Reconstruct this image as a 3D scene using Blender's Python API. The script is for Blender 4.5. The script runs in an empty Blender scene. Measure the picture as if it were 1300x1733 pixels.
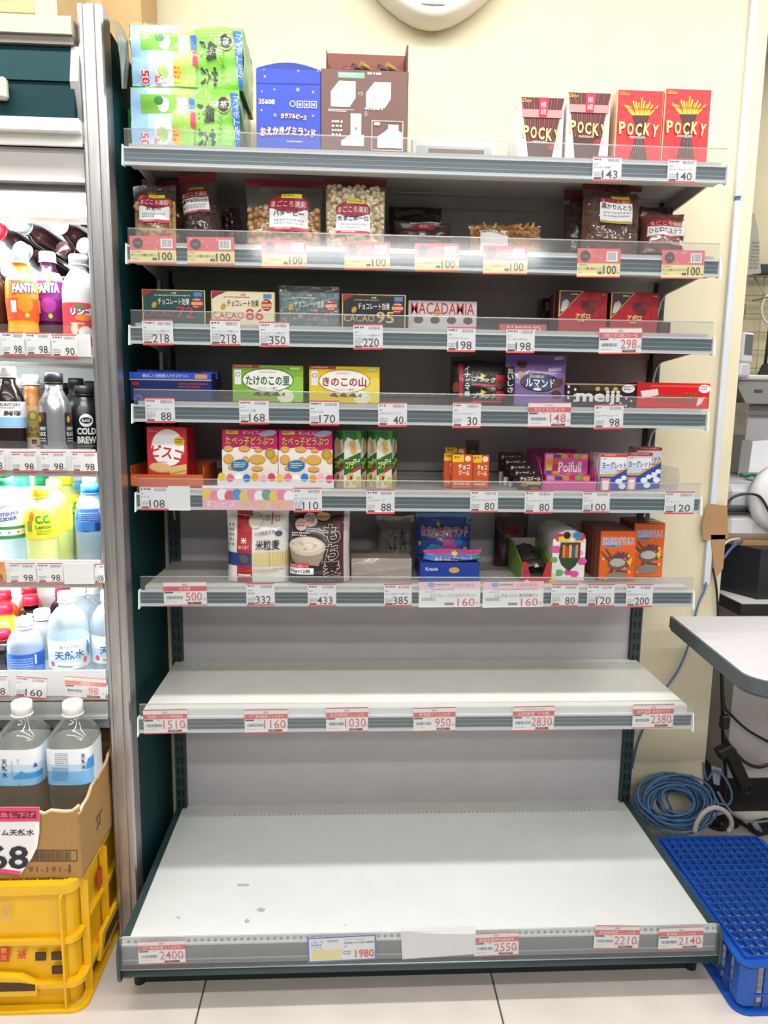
import bpy, math, random
from mathutils import Vector, Matrix
from mathutils.geometry import tessellate_polygon
random.seed(7)
sc = bpy.context.scene
COL = sc.collection
PI = math.pi

# ------------------------------------------------------------------ camera
F, CX, CY, CZ = 1210.76, -.1613, -1.8107, 1.1913
PITCH, YAW, ROLL = .1485, .0513, .0146
_fw = Vector((math.sin(YAW)*math.cos(PITCH), math.cos(YAW)*math.cos(PITCH), -math.sin(PITCH)))
_r = Vector((math.cos(YAW), -math.sin(YAW), 0)); _u = _r.cross(_fw)
_rt = math.cos(ROLL)*_r + math.sin(ROLL)*_u
_up = -math.sin(ROLL)*_r + math.cos(ROLL)*_u
cam = bpy.data.cameras.new('camera'); cam.sensor_fit = 'HORIZONTAL'; cam.sensor_width = 36
cam.lens = 36*F/1300; cam.clip_start = .02
camo = bpy.data.objects.new('camera', cam); COL.objects.link(camo)
camo.matrix_world = Matrix(((_rt.x, _up.x, -_fw.x, CX), (_rt.y, _up.y, -_fw.y, CY), (_rt.z, _up.z, -_fw.z, CZ), (0, 0, 0, 1)))
sc.camera = camo
# ------------------------------------------------------------------ world, lights, exposure
wd = bpy.data.worlds.new('store_surroundings'); sc.world = wd; wd.use_nodes = True
wd.node_tree.nodes['Background'].inputs[0].default_value = (.93, .96, 1, 1)
wd.node_tree.nodes['Background'].inputs[1].default_value = .13
def area(name, loc, sx, sy, power, rot=(0, 0, 0), col=(1, .99, .96)):
    l = bpy.data.lights.new(name, 'AREA'); l.shape = 'RECTANGLE'; l.size = sx; l.size_y = sy; l.energy = power; l.color = col
    o = bpy.data.objects.new(name, l); COL.objects.link(o); o.location = loc; o.rotation_euler = rot
    return o
area('ceiling_tube_light', (.1, -.64, 2.42), 4.2, .11, 50)
area('ceiling_tube_light', (.1, -1.9, 2.58), 4.2, .11, 42)
area('ceiling_tube_light', (.1, -3.1, 2.58), 4.2, .13, 46)
area('ceiling_tube_light', (.2, -4.15, 2.58), 2.1, .3, 46)
area('ceiling_tube_light', (2.2, .65, 2.5), 1.2, .2, 14)
sc.view_settings.view_transform = 'Standard'; sc.view_settings.look = 'None'
sc.view_settings.gamma = 1; sc.view_settings.use_curve_mapping = False
sc.view_settings.exposure = .08
sc.cycles.use_denoising = True
sc.cycles.transparent_max_bounces = 24
sc.cycles.max_bounces = 8
sc.cycles.caustics_reflective = False; sc.cycles.caustics_refractive = False

# ------------------------------------------------------------------ pixel helpers (1300 x 1733 frame)
def _ray(px, py): return _fw + (px-650)/F*_rt - (py-866.5)/F*_up
def at(px, py, Y):
    d = _ray(px, py); return Vector((CX, CY, CZ)) + d*((Y-CY)/d.y)
def atz(px, py, Z):
    d = _ray(px, py); return Vector((CX, CY, CZ)) + d*((Z-CZ)/d.z)
def atx(px, py, X):
    d = _ray(px, py); return Vector((CX, CY, CZ)) + d*((X-CX)/d.x)
def ppm(px, py, Y): return 10/((at(px+5, py, Y)-at(px-5, py, Y)).x)

# ------------------------------------------------------------------ materials
def lin(h):
    h = h.lstrip('#'); h = h if len(h) == 6 else ''.join(x*2 for x in h); c = [int(h[i:i+2], 16)/255 for i in (0, 2, 4)]
    return tuple(x/12.92 if x <= .04045 else ((x+.055)/1.055)**2.4 for x in c)+(1,)
MC = {}
def M(h, rough=.45, metal=0., coat=0., noise=0., bump=0., scale=40., name=None, spec=.5):
    key = (h, rough, metal, coat, noise, bump, scale, spec)
    if key in MC: return MC[key]
    m = bpy.data.materials.new(name or 'paint_'+h.strip('#')); m.use_nodes = True
    nt = m.node_tree; b = nt.nodes['Principled BSDF']
    b.inputs['Base Color'].default_value = lin(h); b.inputs['Roughness'].default_value = rough
    b.inputs['Metallic'].default_value = metal; b.inputs['Coat Weight'].default_value = coat
    b.inputs['Specular IOR Level'].default_value = spec
    if noise or bump:
        tc = nt.nodes.new('ShaderNodeTexCoord'); n = nt.nodes.new('ShaderNodeTexNoise')
        n.inputs['Scale'].default_value = scale; n.inputs['Detail'].default_value = 6
        nt.links.new(tc.outputs['Object'], n.inputs['Vector'])
        if noise:
            r = nt.nodes.new('ShaderNodeValToRGB'); c = lin(h)
            r.color_ramp.elements[0].color = tuple(x*(1-noise) for x in c[:3])+(1,); r.color_ramp.elements[0].position = .3
            r.color_ramp.elements[1].color = tuple(min(1, x*(1+noise*.6)) for x in c[:3])+(1,); r.color_ramp.elements[1].position = .7
            nt.links.new(n.outputs['Fac'], r.inputs['Fac']); nt.links.new(r.outputs['Color'], b.inputs['Base Color'])
        if bump:
            bp = nt.nodes.new('ShaderNodeBump'); bp.inputs['Strength'].default_value = bump; bp.inputs['Distance'].default_value = .004
            nt.links.new(n.outputs['Fac'], bp.inputs['Height']); nt.links.new(bp.outputs['Normal'], b.inputs['Normal'])
    MC[key] = m; return m
def brushed(h, rough=.35, streak=90):
    key = ('br', h, rough)
    if key in MC: return MC[key]
    m = bpy.data.materials.new('brushed_metal'); m.use_nodes = True; nt = m.node_tree; b = nt.nodes['Principled BSDF']
    b.inputs['Metallic'].default_value = .85; b.inputs['Roughness'].default_value = rough
    tc = nt.nodes.new('ShaderNodeTexCoord'); mp = nt.nodes.new('ShaderNodeMapping'); n = nt.nodes.new('ShaderNodeTexNoise')
    mp.inputs['Scale'].default_value = (streak, streak, 3); n.inputs['Scale'].default_value = 3; n.inputs['Detail'].default_value = 4
    r = nt.nodes.new('ShaderNodeValToRGB'); c = lin(h)
    r.color_ramp.elements[0].color = tuple(x*.72 for x in c[:3])+(1,); r.color_ramp.elements[0].position = .3
    r.color_ramp.elements[1].color = c; r.color_ramp.elements[1].position = .7
    nt.links.new(tc.outputs['Object'], mp.inputs[0]); nt.links.new(mp.outputs[0], n.inputs['Vector'])
    nt.links.new(n.outputs['Fac'], r.inputs['Fac']); nt.links.new(r.outputs['Color'], b.inputs['Base Color'])
    MC[key] = m; return m
def clear(tint='#ffffff', haze=.05, gloss=.12, rough=.06, hazecol='#ffffff', bump=0, scale=30):
    """thin clear plastic: see-through, a little milky, shiny at grazing angles"""
    key = ('clear', tint, haze, gloss, rough, hazecol, bump, scale)
    if key in MC: return MC[key]
    m = bpy.data.materials.new('clear_plastic'); m.use_nodes = True; nt = m.node_tree; nt.nodes.clear()
    out = nt.nodes.new('ShaderNodeOutputMaterial'); tr = nt.nodes.new('ShaderNodeBsdfTransparent'); tr.inputs[0].default_value = lin(tint)
    df = nt.nodes.new('ShaderNodeBsdfDiffuse'); df.inputs[0].default_value = lin(hazecol)
    tl = nt.nodes.new('ShaderNodeBsdfTranslucent'); tl.inputs[0].default_value = lin(hazecol)
    gl = nt.nodes.new('ShaderNodeBsdfGlossy'); gl.inputs['Roughness'].default_value = rough; gl.inputs[0].default_value = (1, 1, 1, 1)
    mh = nt.nodes.new('ShaderNodeMixShader'); mh.inputs[0].default_value = .5
    m1 = nt.nodes.new('ShaderNodeMixShader'); m1.inputs[0].default_value = haze
    m2 = nt.nodes.new('ShaderNodeMixShader')
    lw = nt.nodes.new('ShaderNodeLayerWeight'); lw.inputs[0].default_value = .5
    fr = nt.nodes.new('ShaderNodeMath'); fr.operation = 'POWER'; fr.inputs[1].default_value = 4; nt.links.new(lw.outputs['Facing'], fr.inputs[0])
    mu = nt.nodes.new('ShaderNodeMath'); mu.operation = 'MULTIPLY_ADD'; mu.inputs[1].default_value = .9; mu.inputs[2].default_value = gloss*.5; mu.use_clamp = True
    L = nt.links.new
    L(df.outputs[0], mh.inputs[1]); L(tl.outputs[0], mh.inputs[2]); L(tr.outputs[0], m1.inputs[1]); L(mh.outputs[0], m1.inputs[2])
    L(fr.outputs[0], mu.inputs[0]); L(mu.outputs[0], m2.inputs[0]); L(m1.outputs[0], m2.inputs[1]); L(gl.outputs[0], m2.inputs[2]); L(m2.outputs[0], out.inputs[0])
    if bump:
        tc = nt.nodes.new('ShaderNodeTexCoord'); n = nt.nodes.new('ShaderNodeTexNoise'); n.inputs['Scale'].default_value = scale
        bp = nt.nodes.new('ShaderNodeBump'); bp.inputs['Strength'].default_value = bump; bp.inputs['Distance'].default_value = .01
        L(tc.outputs['Object'], n.inputs['Vector']); L(n.outputs['Fac'], bp.inputs['Height']); L(bp.outputs[0], gl.inputs['Normal'])
    MC[key] = m; return m
def glow(h, strength):
    key = ('glow', h, strength)
    if key in MC: return MC[key]
    m = bpy.data.materials.new('lamp_glow'); m.use_nodes = True; b = m.node_tree.nodes['Principled BSDF']
    b.inputs['Base Color'].default_value = lin(h); b.inputs['Emission Color'].default_value = lin(h); b.inputs['Emission Strength'].default_value = strength
    MC[key] = m; return m
def foil(h): return M(h, .28, 0, .5)

# ------------------------------------------------------------------ text
TC = {}
def tmesh(s, bold):
    k = (s, bold)
    if k in TC: return TC[k]
    c = bpy.data.curves.new('lettering', 'FONT'); c.body = s; c.resolution_u = 2; c.offset = bold
    o = bpy.data.objects.new('lettering', c); m = bpy.data.meshes.new_from_object(o)
    vs = [(v.co.x, v.co.y) for v in m.vertices]; fs = [tuple(p.vertices) for p in m.polygons]
    bpy.data.objects.remove(o); bpy.data.curves.remove(c); bpy.data.meshes.remove(m)
    if not vs: vs = [(0, 0), (1, 0), (1, 1)]; fs = []
    bb = (min(v[0] for v in vs), max(v[0] for v in vs), min(v[1] for v in vs), max(v[1] for v in vs))
    TC[k] = (vs, fs, bb); return TC[k]
INK = '#22242a'
class Art:
    """flat print, drawn in photo pixels (y down); laid on a surface by MB.art"""
    def __init__(s): s.o = []
    def add(s, c, vs, fs): s.o.append((c if not isinstance(c, str) else M(c), vs, fs)); return s
    def rect(s, x0, y0, x1, y1, c, n=1, m=1):
        vs = [(x0+(x1-x0)*i/n, y0+(y1-y0)*j/m) for j in range(m+1) for i in range(n+1)]
        fs = [(j*(n+1)+i, (j+1)*(n+1)+i, (j+1)*(n+1)+i+1, j*(n+1)+i+1) for j in range(m) for i in range(n)]
        return s.add(c, vs, fs)
    def poly(s, pts, c):
        t = tessellate_polygon([[Vector((p[0], p[1], 0)) for p in pts]])
        def ok(a, b, d): # wind clockwise on screen
            A, B, D = pts[a], pts[b], pts[d]
            return (a, b, d) if (B[0]-A[0])*(D[1]-A[1])-(B[1]-A[1])*(D[0]-A[0]) < 0 else (a, d, b)
        return s.add(c, list(pts), [ok(*x) for x in t])
    def ell(s, cx, cy, rx, ry, c, n=22, rot=0):
        ca, sa = math.cos(rot), math.sin(rot); vs = [(cx, cy)]
        for i in range(n):
            a = -2*PI*i/n; x, y = rx*math.cos(a), ry*math.sin(a); vs.append((cx+x*ca-y*sa, cy+x*sa+y*ca))
        return s.add(c, vs, [(0, 1+i, 1+(i+1) % n) for i in range(n)])
    def ring(s, cx, cy, rx, ry, t, c, n=26):
        vs = []
        for i in range(n):
            a = -2*PI*i/n; vs += [(cx+rx*math.cos(a), cy+ry*math.sin(a)), (cx+(rx-t)*math.cos(a), cy+(ry-t)*math.sin(a))]
        return s.add(c, vs, [(2*i, 2*((i+1) % n), 2*((i+1) % n)+1, 2*i+1) for i in range(n)])
    def line(s, x0, y0, x1, y1, w, c):
        dx, dy = x1-x0, y1-y0; l = math.hypot(dx, dy) or 1; nx, ny = -dy/l*w/2, dx/l*w/2
        return s.poly([(x0+nx, y0+ny), (x1+nx, y1+ny), (x1-nx, y1-ny), (x0-nx, y0-ny)], c)
    def frame(s, x0, y0, x1, y1, t, c):
        s.rect(x0, y0, x1, y0+t, c, 4); s.rect(x0, y1-t, x1, y1, c, 4); s.rect(x0, y0+t, x0+t, y1-t, c); return s.rect(x1-t, y0+t, x1, y1-t, c)
    def text(s, t, cx, cy, h, c, w=None, rot=0, bold=0., shear=0., left=False, arc=0.):
        vs, fs, bb = tmesh(t, bold); bw, bh = bb[1]-bb[0], bb[3]-bb[2]
        ky = h/bh; kx = (w/bw) if w else ky
        W = bw*kx; ca, sa = math.cos(rot), math.sin(rot); out = []
        for x, y in vs:
            X = (x-bb[0])*kx - (0 if left else W/2); Y = -((y-bb[2])*ky-h/2)
            X += shear*(-Y)
            if arc: Y += arc*(2*X/W)**2
            out.append((cx+X*ca-Y*sa, cy+X*sa+Y*ca))
        return s.add(c, out, [tuple(f) for f in fs])
    def otext(s, t, cx, cy, h, c, oc, ob=.045, **k):
        b = k.pop('bold', 0.); vs, fs, bb = tmesh(t, b); v2, f2, b2 = tmesh(t, b+ob)
        w = k.pop('w', None); kx = w/(bb[1]-bb[0]) if w else h/(bb[3]-bb[2])
        s.text(t, cx, cy, h*(b2[3]-b2[2])/(bb[3]-bb[2]), oc, w=(b2[1]-b2[0])*kx, bold=b+ob, **k)
        return s.text(t, cx, cy, h, c, w=w, bold=b, **k)
    def vtext(s, t, cx, y0, h, c, gap=1.08, bold=0., rot=0, w=None):
        for i, ch in enumerate(t): s.text('|' if ch == 'ー' else ch, cx, y0+h*gap*(i+.5), h*.92, c, w=(w or h*.92) if ch != 'ー' else h*.12, bold=bold)
        return s
    def fine(s, x0, y0, x1, y1, rows, c):
        rh = (y1-y0)/rows
        for j in range(rows):
            x = x0; vs, fs = [], []
            end = x1 if j < rows-1 else x0+(x1-x0)*random.uniform(.5, 1)
            while x < end:
                w = rh*random.uniform(.35, .7); g = rh*random.uniform(.12, .4); y = y0+j*rh; b = len(vs); h = rh*random.uniform(.42, .6)
                xe = min(x+w, x1); vs += [(x, y), (x, y+h), (xe, y+h), (xe, y)]; fs.append((b, b+1, b+2, b+3)); x += w+g
            s.add(c, vs, fs)
        return s
    def bar(s, x0, y0, x1, y1, c='#55565c', n=15):
        x = x0; vs, fs = [], []; u = (x1-x0)/n/2.
        while x < x1-u:
            w = u*random.choice((.6, 1, 1.6)); b = len(vs); vs += [(x, y0), (x, y1), (x+w, y1), (x+w, y0)]; fs.append((b, b+1, b+2, b+3)); x += w+u*random.choice((.6, .9, 1.4))
        return s.add(c, vs, fs)
    def star(s, cx, cy, r, c, k=.45):
        return s.poly([(cx+(r if i % 2 == 0 else r*k)*math.sin(PI*i/5), cy-(r if i % 2 == 0 else r*k)*math.cos(PI*i/5)) for i in range(10)], c)

def finer(vs, fs, L):
    """split triangles until no edge is longer than L (a number, or one per axis) so print can follow a curved surface"""
    lx, ly = L if isinstance(L, tuple) else (L, L)
    vs = list(vs); tri = []
    for f in fs: tri += [(f[0], f[i], f[i+1]) for i in range(1, len(f)-1)]
    mid = {}
    def m(a, b):
        k = (min(a, b), max(a, b))
        if k not in mid: mid[k] = len(vs); vs.append(((vs[a][0]+vs[b][0])/2, (vs[a][1]+vs[b][1])/2))
        return mid[k]
    def ln(a, b): return math.hypot((vs[a][0]-vs[b][0])/lx, (vs[a][1]-vs[b][1])/ly)
    out = []; n = 0
    while tri:
        a, b, c = tri.pop(); e = [(ln(a, b), a, b, c), (ln(b, c), b, c, a), (ln(c, a), c, a, b)]; d, p, q, r = max(e)
        if d <= 1 or n > 60000: out.append((a, b, c)); continue
        n += 1; k = m(p, q); tri += [(p, k, r), (k, q, r)]
    return vs, out

# ------------------------------------------------------------------ mesh builder
class MB:
    def __init__(s): s.v, s.f, s.m, s.sm, s.mats = [], [], [], [], []
    def mi(s, mat):
        if isinstance(mat, str): mat = M(mat)
        if mat not in s.mats: s.mats.append(mat)
        return s.mats.index(mat)
    def add(s, vs, fs, mat, smooth=False):
        b = len(s.v); i = s.mi(mat); s.v += [tuple(v) for v in vs]
        for f in fs: s.f.append(tuple(b+k for k in f)); s.m.append(i); s.sm.append(smooth)
        return s
    def hexa(s, p, mat): # p: 8 corners, bottom 4 ccw then top 4
        return s.add(p, [(3, 2, 1, 0), (4, 5, 6, 7), (0, 1, 5, 4), (1, 2, 6, 5), (2, 3, 7, 6), (3, 0, 4, 7)], mat)
    def box(s, x0, x1, y0, y1, z0, z1, mat):
        return s.hexa([(x0, y0, z0), (x1, y0, z0), (x1, y1, z0), (x0, y1, z0), (x0, y0, z1), (x1, y0, z1), (x1, y1, z1), (x0, y1, z1)], mat)
    def cbox(s, x0, x1, y0, y1, z0, z1, mat, b=.004, smooth=False):
        b = min(b, (x1-x0)/2.01, (y1-y0)/2.01, (z1-z0)/2.01); vs = []; P = {}
        for ix, (xo, xi) in enumerate(((x0, x0+b), (x1, x1-b))):
            for iy, (yo, yi) in enumerate(((y0, y0+b), (y1, y1-b))):
                for iz, (zo, zi) in enumerate(((z0, z0+b), (z1, z1-b))):
                    P[ix, iy, iz] = len(vs); vs += [(xo, yi, zi), (xi, yo, zi), (xi, yi, zo)]
        fs = []
        def q(a): fs.append(a)
        for k, ax in ((0, 0), (1, 1), (2, 2)):
            for e in (0, 1):
                o = [(0, 0), (1, 0), (1, 1), (0, 1)]; ids = []
                for a, c in o:
                    t = [0, 0, 0]; t[ax] = e; r = [i for i in range(3) if i != ax]; t[r[0]] = a; t[r[1]] = c; ids.append(P[tuple(t)]+k)
                flip = (e == 0) != (ax == 1)
                q(tuple(reversed(ids)) if flip else tuple(ids))
        for ax in range(3): # edges along ax
            r = [i for i in range(3) if i != ax]
            for a in (0, 1):
                for c in (0, 1):
                    t0 = [0, 0, 0]; t0[r[0]] = a; t0[r[1]] = c; t1 = list(t0); t1[ax] = 1
                    A, B = P[tuple(t0)], P[tuple(t1)]
                    fs.append((A+r[0], A+r[1], B+r[1], B+r[0]))
        for t, A in P.items(): fs.append((A, A+1, A+2))
        # orient outward
        c = Vector(((x0+x1)/2, (y0+y1)/2, (z0+z1)/2)); out = []
        for f in fs:
            p = [Vector(vs[i]) for i in f]; n = (p[1]-p[0]).cross(p[2]-p[0]); m = sum(p, Vector())/len(p)
            out.append(f if n.dot(m-c) > 0 else tuple(reversed(f)))
        return s.add(vs, out, mat, smooth)
    def prism(s, pts, axis, a0, a1, mat, smooth=False):
        """pts: outline in the two other axes; extruded along axis from a0 to a1"""
        n = len(pts)
        def mk(p, a): return {'x': (a, p[0], p[1]), 'y': (p[0], a, p[1]), 'z': (p[0], p[1], a)}[axis]
        vs = [mk(p, a0) for p in pts]+[mk(p, a1) for p in pts]
        fs = [(i, (i+1) % n, n+(i+1) % n, n+i) for i in range(n)]
        t = tessellate_polygon([[Vector((p[0], p[1], 0)) for p in pts]])
        fs += [tuple(x) for x in t]+[tuple(n+k for k in reversed(x)) for x in t]
        return s.add(vs, fs, mat, smooth)
    def tube(s, pts, r, mat, n=8, closed=False, caps=True):
        pts = [Vector(p) for p in pts]; m = len(pts); vs = []; up = Vector((0, 0, 1)); pn = None
        for i, p in enumerate(pts):
            a = pts[(i-1) % m] if (i or closed) else p; b = pts[(i+1) % m] if (i < m-1 or closed) else p
            t = (b-a).normalized()
            if pn is None: pn = t.cross(up if abs(t.z) < .9 else Vector((1, 0, 0))).normalized()
            else:
                pn = (pn-t*pn.dot(t)).normalized()
            bn = t.cross(pn); rr = r[i] if isinstance(r, (list, tuple)) else r
            vs += [p+rr*(math.cos(2*PI*k/n)*pn+math.sin(2*PI*k/n)*bn) for k in range(n)]
        fs = []
        for i in range(m if closed else m-1):
            j = (i+1) % m
            fs += [(i*n+k, i*n+(k+1) % n, j*n+(k+1) % n, j*n+k) for k in range(n)]
        if caps and not closed: fs += [tuple(reversed(range(n))), tuple((m-1)*n+k for k in range(n))]
        return s.add(vs, fs, mat, True)
    def cyl(s, p0, p1, r, mat, n=14): return s.tube([p0, p1], r, mat, n)
    def loft(s, secs, mat, n=28, smooth=True, caps=(True, True), sq=2., phase=0.):
        """secs: (z, r) or (z, rx, ry, exponent) superellipse sections"""
        vs = []
        for c in secs:
            z, rx = c[0], c[1]; ry = c[2] if len(c) > 2 else rx; e = c[3] if len(c) > 3 else sq
            for k in range(n):
                a = 2*PI*k/n+phase; ca, sa = math.cos(a), math.sin(a)
                vs.append((rx*math.copysign(abs(ca)**(2/e), ca), ry*math.copysign(abs(sa)**(2/e), sa), z))
        m = len(secs); fs = []
        for i in range(m-1): fs += [(i*n+k, i*n+(k+1) % n, (i+1)*n+(k+1) % n, (i+1)*n+k) for k in range(n)]
        if caps[0]: fs.append(tuple(reversed(range(n))))
        if caps[1]: fs.append(tuple((m-1)*n+k for k in range(n)))
        return s.add(vs, fs, mat, smooth)
    def sheet(s, fn, nu, nv, mat, smooth=True, flip=False):
        vs = [fn(i/nu, j/nv) for j in range(nv+1) for i in range(nu+1)]; w = nu+1
        fs = [(j*w+i, j*w+i+1, (j+1)*w+i+1, (j+1)*w+i) for j in range(nv) for i in range(nu)]
        if flip: fs = [tuple(reversed(f)) for f in fs]
        return s.add(vs, fs, mat, smooth)
    def art(s, A, fn, base=.0004, step=.00006, cut=None):
        for k, (mat, vs, fs) in enumerate(A.o):
            if cut: vs, fs = finer(vs, fs, cut)
            off = base+k*step; s.add([fn(x, y, off) for x, y in vs], fs, mat)
        return s
    def obj(s, name, parent=None, loc=(0, 0, 0), rot=(0, 0, 0)):
        me = bpy.data.meshes.new(name); me.from_pydata(s.v, [], s.f)
        for m in s.mats: me.materials.append(m)
        me.polygons.foreach_set('material_index', s.m); me.polygons.foreach_set('use_smooth', s.sm); me.update()
        o = bpy.data.objects.new(name, me); COL.objects.link(o); o.location = loc; o.rotation_euler = rot
        if parent: o.parent = parent
        return o
def tag(o, label, cat, group=None):
    o['label'] = label; o['category'] = cat
    if group: o['group'] = group
    return o
def thing(name, label, cat, loc=(0, 0, 0), rot=(0, 0, 0), group=None):
    o = bpy.data.objects.new(name, None); COL.objects.link(o); o.empty_display_size = .05
    o.location = loc; o.rotation_euler = rot
    return tag(o, label, cat, group)
def struct(name, mb, label=None, parent=None):
    o = mb.obj(name, parent)
    if parent is None: o['kind'] = 'structure'
    if label: o['label'] = label
    return o
def share(src, name, parent, loc=None, rot=None):
    o = src.copy(); o.name = name; COL.objects.link(o); o.parent = parent
    if loc is not None: o.location = loc
    if rot is not None: o.rotation_euler = rot
    return o
def copy_tree(o, parent=None):
    c = o.copy(); COL.objects.link(c); c.parent = parent
    for ch in [x for x in bpy.data.objects if x.parent == o]: copy_tree(ch, c)
    return c

# ================================================================== the room
WALL = M('#e0d6b7', .6, noise=.05, bump=.05, scale=6, name='cream_wall_paint')
b = MB(); b.box(-2.6, .832, 0, .10, 0, 2.7, WALL); struct('wall_back', b, 'cream painted wall behind the snack shelving')
b = MB(); b.box(.4, 3.2, 1.02, 1.1, 0, 2.7, M('#d9cfac', .7, noise=.05, scale=5)); struct('wall_far', b, 'beige wall of the cluttered work corner')
b = MB(); b.box(-2.6, 3.2, -5.6, 1.1, 2.7, 2.76, M('#e9e9e6', .8)); struct('ceiling', b, 'white store ceiling')
fl = MB(); fl.box(-2.6, 3.2, -5.6, 1.1, -.05, -.003, M('#4a4743', .8, name='dark_joint')); floor = struct('floor', fl, 'pale tiled store floor')
TILE = M('#cfc6be', .32, noise=.06, bump=.01, scale=9, name='pale_floor_tile')
t0 = None
for i in range(-4, 5):
    for j in range(-5, 3):
        x0, y0 = -.45+.6*i, -.72+.6*j
        if x0 < -2.6 or x0+.6 > 3.2 or y0 < -3.8 or y0+.6 > 1.1: continue
        if t0 is None:
            b = MB(); b.cbox(.0016, .5984, .0016, .5984, -.012, -.0004, TILE, .0012); t0 = b.obj('floor_tile', floor, (x0, y0, 0))
        else: share(t0, 'floor_tile', floor, (x0, y0, 0))

# ================================================================== snack shelving
TEAL = M('#2c4043', .42, noise=.06, scale=25, name='dark_teal_steel')
SHELFW = M('#dcdcd6', .35, noise=.04, scale=12, name='pale_shelf_steel')
SHELFG = M('#b9b6b0', .4, noise=.04, scale=12, name='grey_shelf_steel')
BACKP = M('#c6c3c6', .5, noise=.04, scale=8, name='grey_back_panel')
RAILD = M('#41555c', .3, name='slate_price_rail')
WHITE = M('#f2f2f0', .4)
LIP = clear('#eef0f2', .13, .10, .09, '#dfe2e4')
HW = .6
ZR = {1: 1.6466, 2: 1.4633, 3: 1.3067, 4: 1.1505, 5: .9684, 6: .7601, 7: .4937, 8: .09}
DR = {1: .3051, 2: .3051, 3: .3051, 4: .3051, 5: .3051, 6: .3051, 7: .3465, 8: .526}
ZS = {k: z+(.05 if k >= 7 else .042) for k, z in ZR.items()}
ZS[8] = .145
gond = thing('snack_shelving', 'dark teal steel store shelving with grey shelves and clear price rails', 'shelving', (0, -.3, 0))
GO = Vector((0, -.3, 0))
def gpart(mb, name, parent=None):
    o = mb.obj(name, parent or gond)
    if parent is None: o.location = -GO
    return o
# back panels
cuts = [.13, .52, .785, 1.03, 1.21, 1.37, 1.53, 1.685]
for z0, z1 in zip(cuts[:-1], cuts[1:]):
    b = MB(); b.cbox(-.575, .575, -.048, -.03, z0+.001, z1-.001, BACKP, .002); gpart(b, 'back_panel')
for s in (-1, 1):
    b = MB(); x = s*.588; b.box(x-.013, x+.013, -.06, -.008, .0, 1.70, TEAL)
    u = gpart(b, 'upright')
    b = MB()
    for k in range(52): b.box(x-.008, x-.003, -.0606, -.0598, .15+k*.03, .168+k*.03, '#0d1416'); b.box(x+.003, x+.008, -.0606, -.0598, .15+k*.03, .168+k*.03, '#0d1416')
    gpart(b, 'slot_row', u)
def comb(mb, y0, y1, z0, z1, mat, pitch=.011, gap=.005):
    n = int(1.15/pitch)
    for k in range(n): x = -.575+k*pitch; mb.box(x, x+pitch-gap, y0, y1, z0, z1, mat)
    mb.box(-.59, -.575, y0, y1, z0, z1, mat); mb.box(-.575+n*pitch, .59, y0, y1, z0, z1, mat)
for k in range(1, 8):
    z, d, t = ZR[k], DR[k], ZS[k]
    sm = SHELFW if k == 7 else SHELFG
    b = MB()
    b.box(-.592, .592, -d+.004, -.086, t-.014, t, sm)          # deck
    if k in (1, 7): comb(b, -.086, -.079, t-.003, t, sm)
    else: b.box(-.592, .592, -.086, -.079, t-.003, t, sm)
    b.box(-.592, .592, -.079, -.050, t-.014, t, sm)
    b.box(-.592, .592, -d+.002, -d+.006, z+.002, t-.0005, sm)           # front fold
    b.box(-.592, .592, -d+.006, -d+.03, z+.002, z+.005, sm)             # return
    b.box(-.592, .592, -.054, -.050, t-.04, t-.014, sm)
    sh = gpart(b, 'shelf')
    # price rail: slate strip between two pale ribs
    b = MB()
    b.box(-HW, HW, -d-.002, -d+.002, z+.007, z+.030, RAILD)
    b.box(-HW, HW, -d-.005, -d+.002, z+.0305, z+.034, '#d6dbde'); b.box(-HW, HW, -d-.006, -d+.002, z, z+.006, '#c9cfd2')
    b.box(-HW, HW, -d-.0026, -d-.002, z+.013, z+.0145, '#8d9aa0'); b.box(-HW, HW, -d-.0026, -d-.002, z+.022, z+.0235, '#7c8a90')
    gpart(b, 'price_rail', sh)
    # clear cover and lip
    b = MB()
    def lipf(u, v, z=z, d=d): return (-HW+.002+(2*HW-.004)*u, -d-.0105+.0025*v, z+.001+.064*v)
    b.sheet(lipf, 1, 2, LIP)
    b.cyl((-HW+.002, -d-.0065, z+.065), (HW-.002, -d-.0065, z+.065), .0012, clear('#f0f4f6', .35, .2, .1), 6)
    lp = gpart(b, 'clear_lip', sh)
    for s in (-1, 1):
        b = MB(); x = s*(HW+.0015)
        b.prism([(-d+.004, z-.002), (-d-.016, z-.004), (-d-.010, z+.036), (-d+.004, z+.036)], 'x', x-.0010, x+.0010, '#eef0ee'); gpart(b, 'end_cap', sh)
        b = MB(); x = s*.583
        b.prism([(-.055, t-.012), (-.055, t-.105), (-.062, t-.105), (-.070, t-.085), (-.082, t-.062), (-.105, t-.048), (-d+.012, t-.036), (-d+.012, t-.012)], 'x', x-.002, x+.002, SHELFG); gpart(b, 'bracket', sh)
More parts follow.
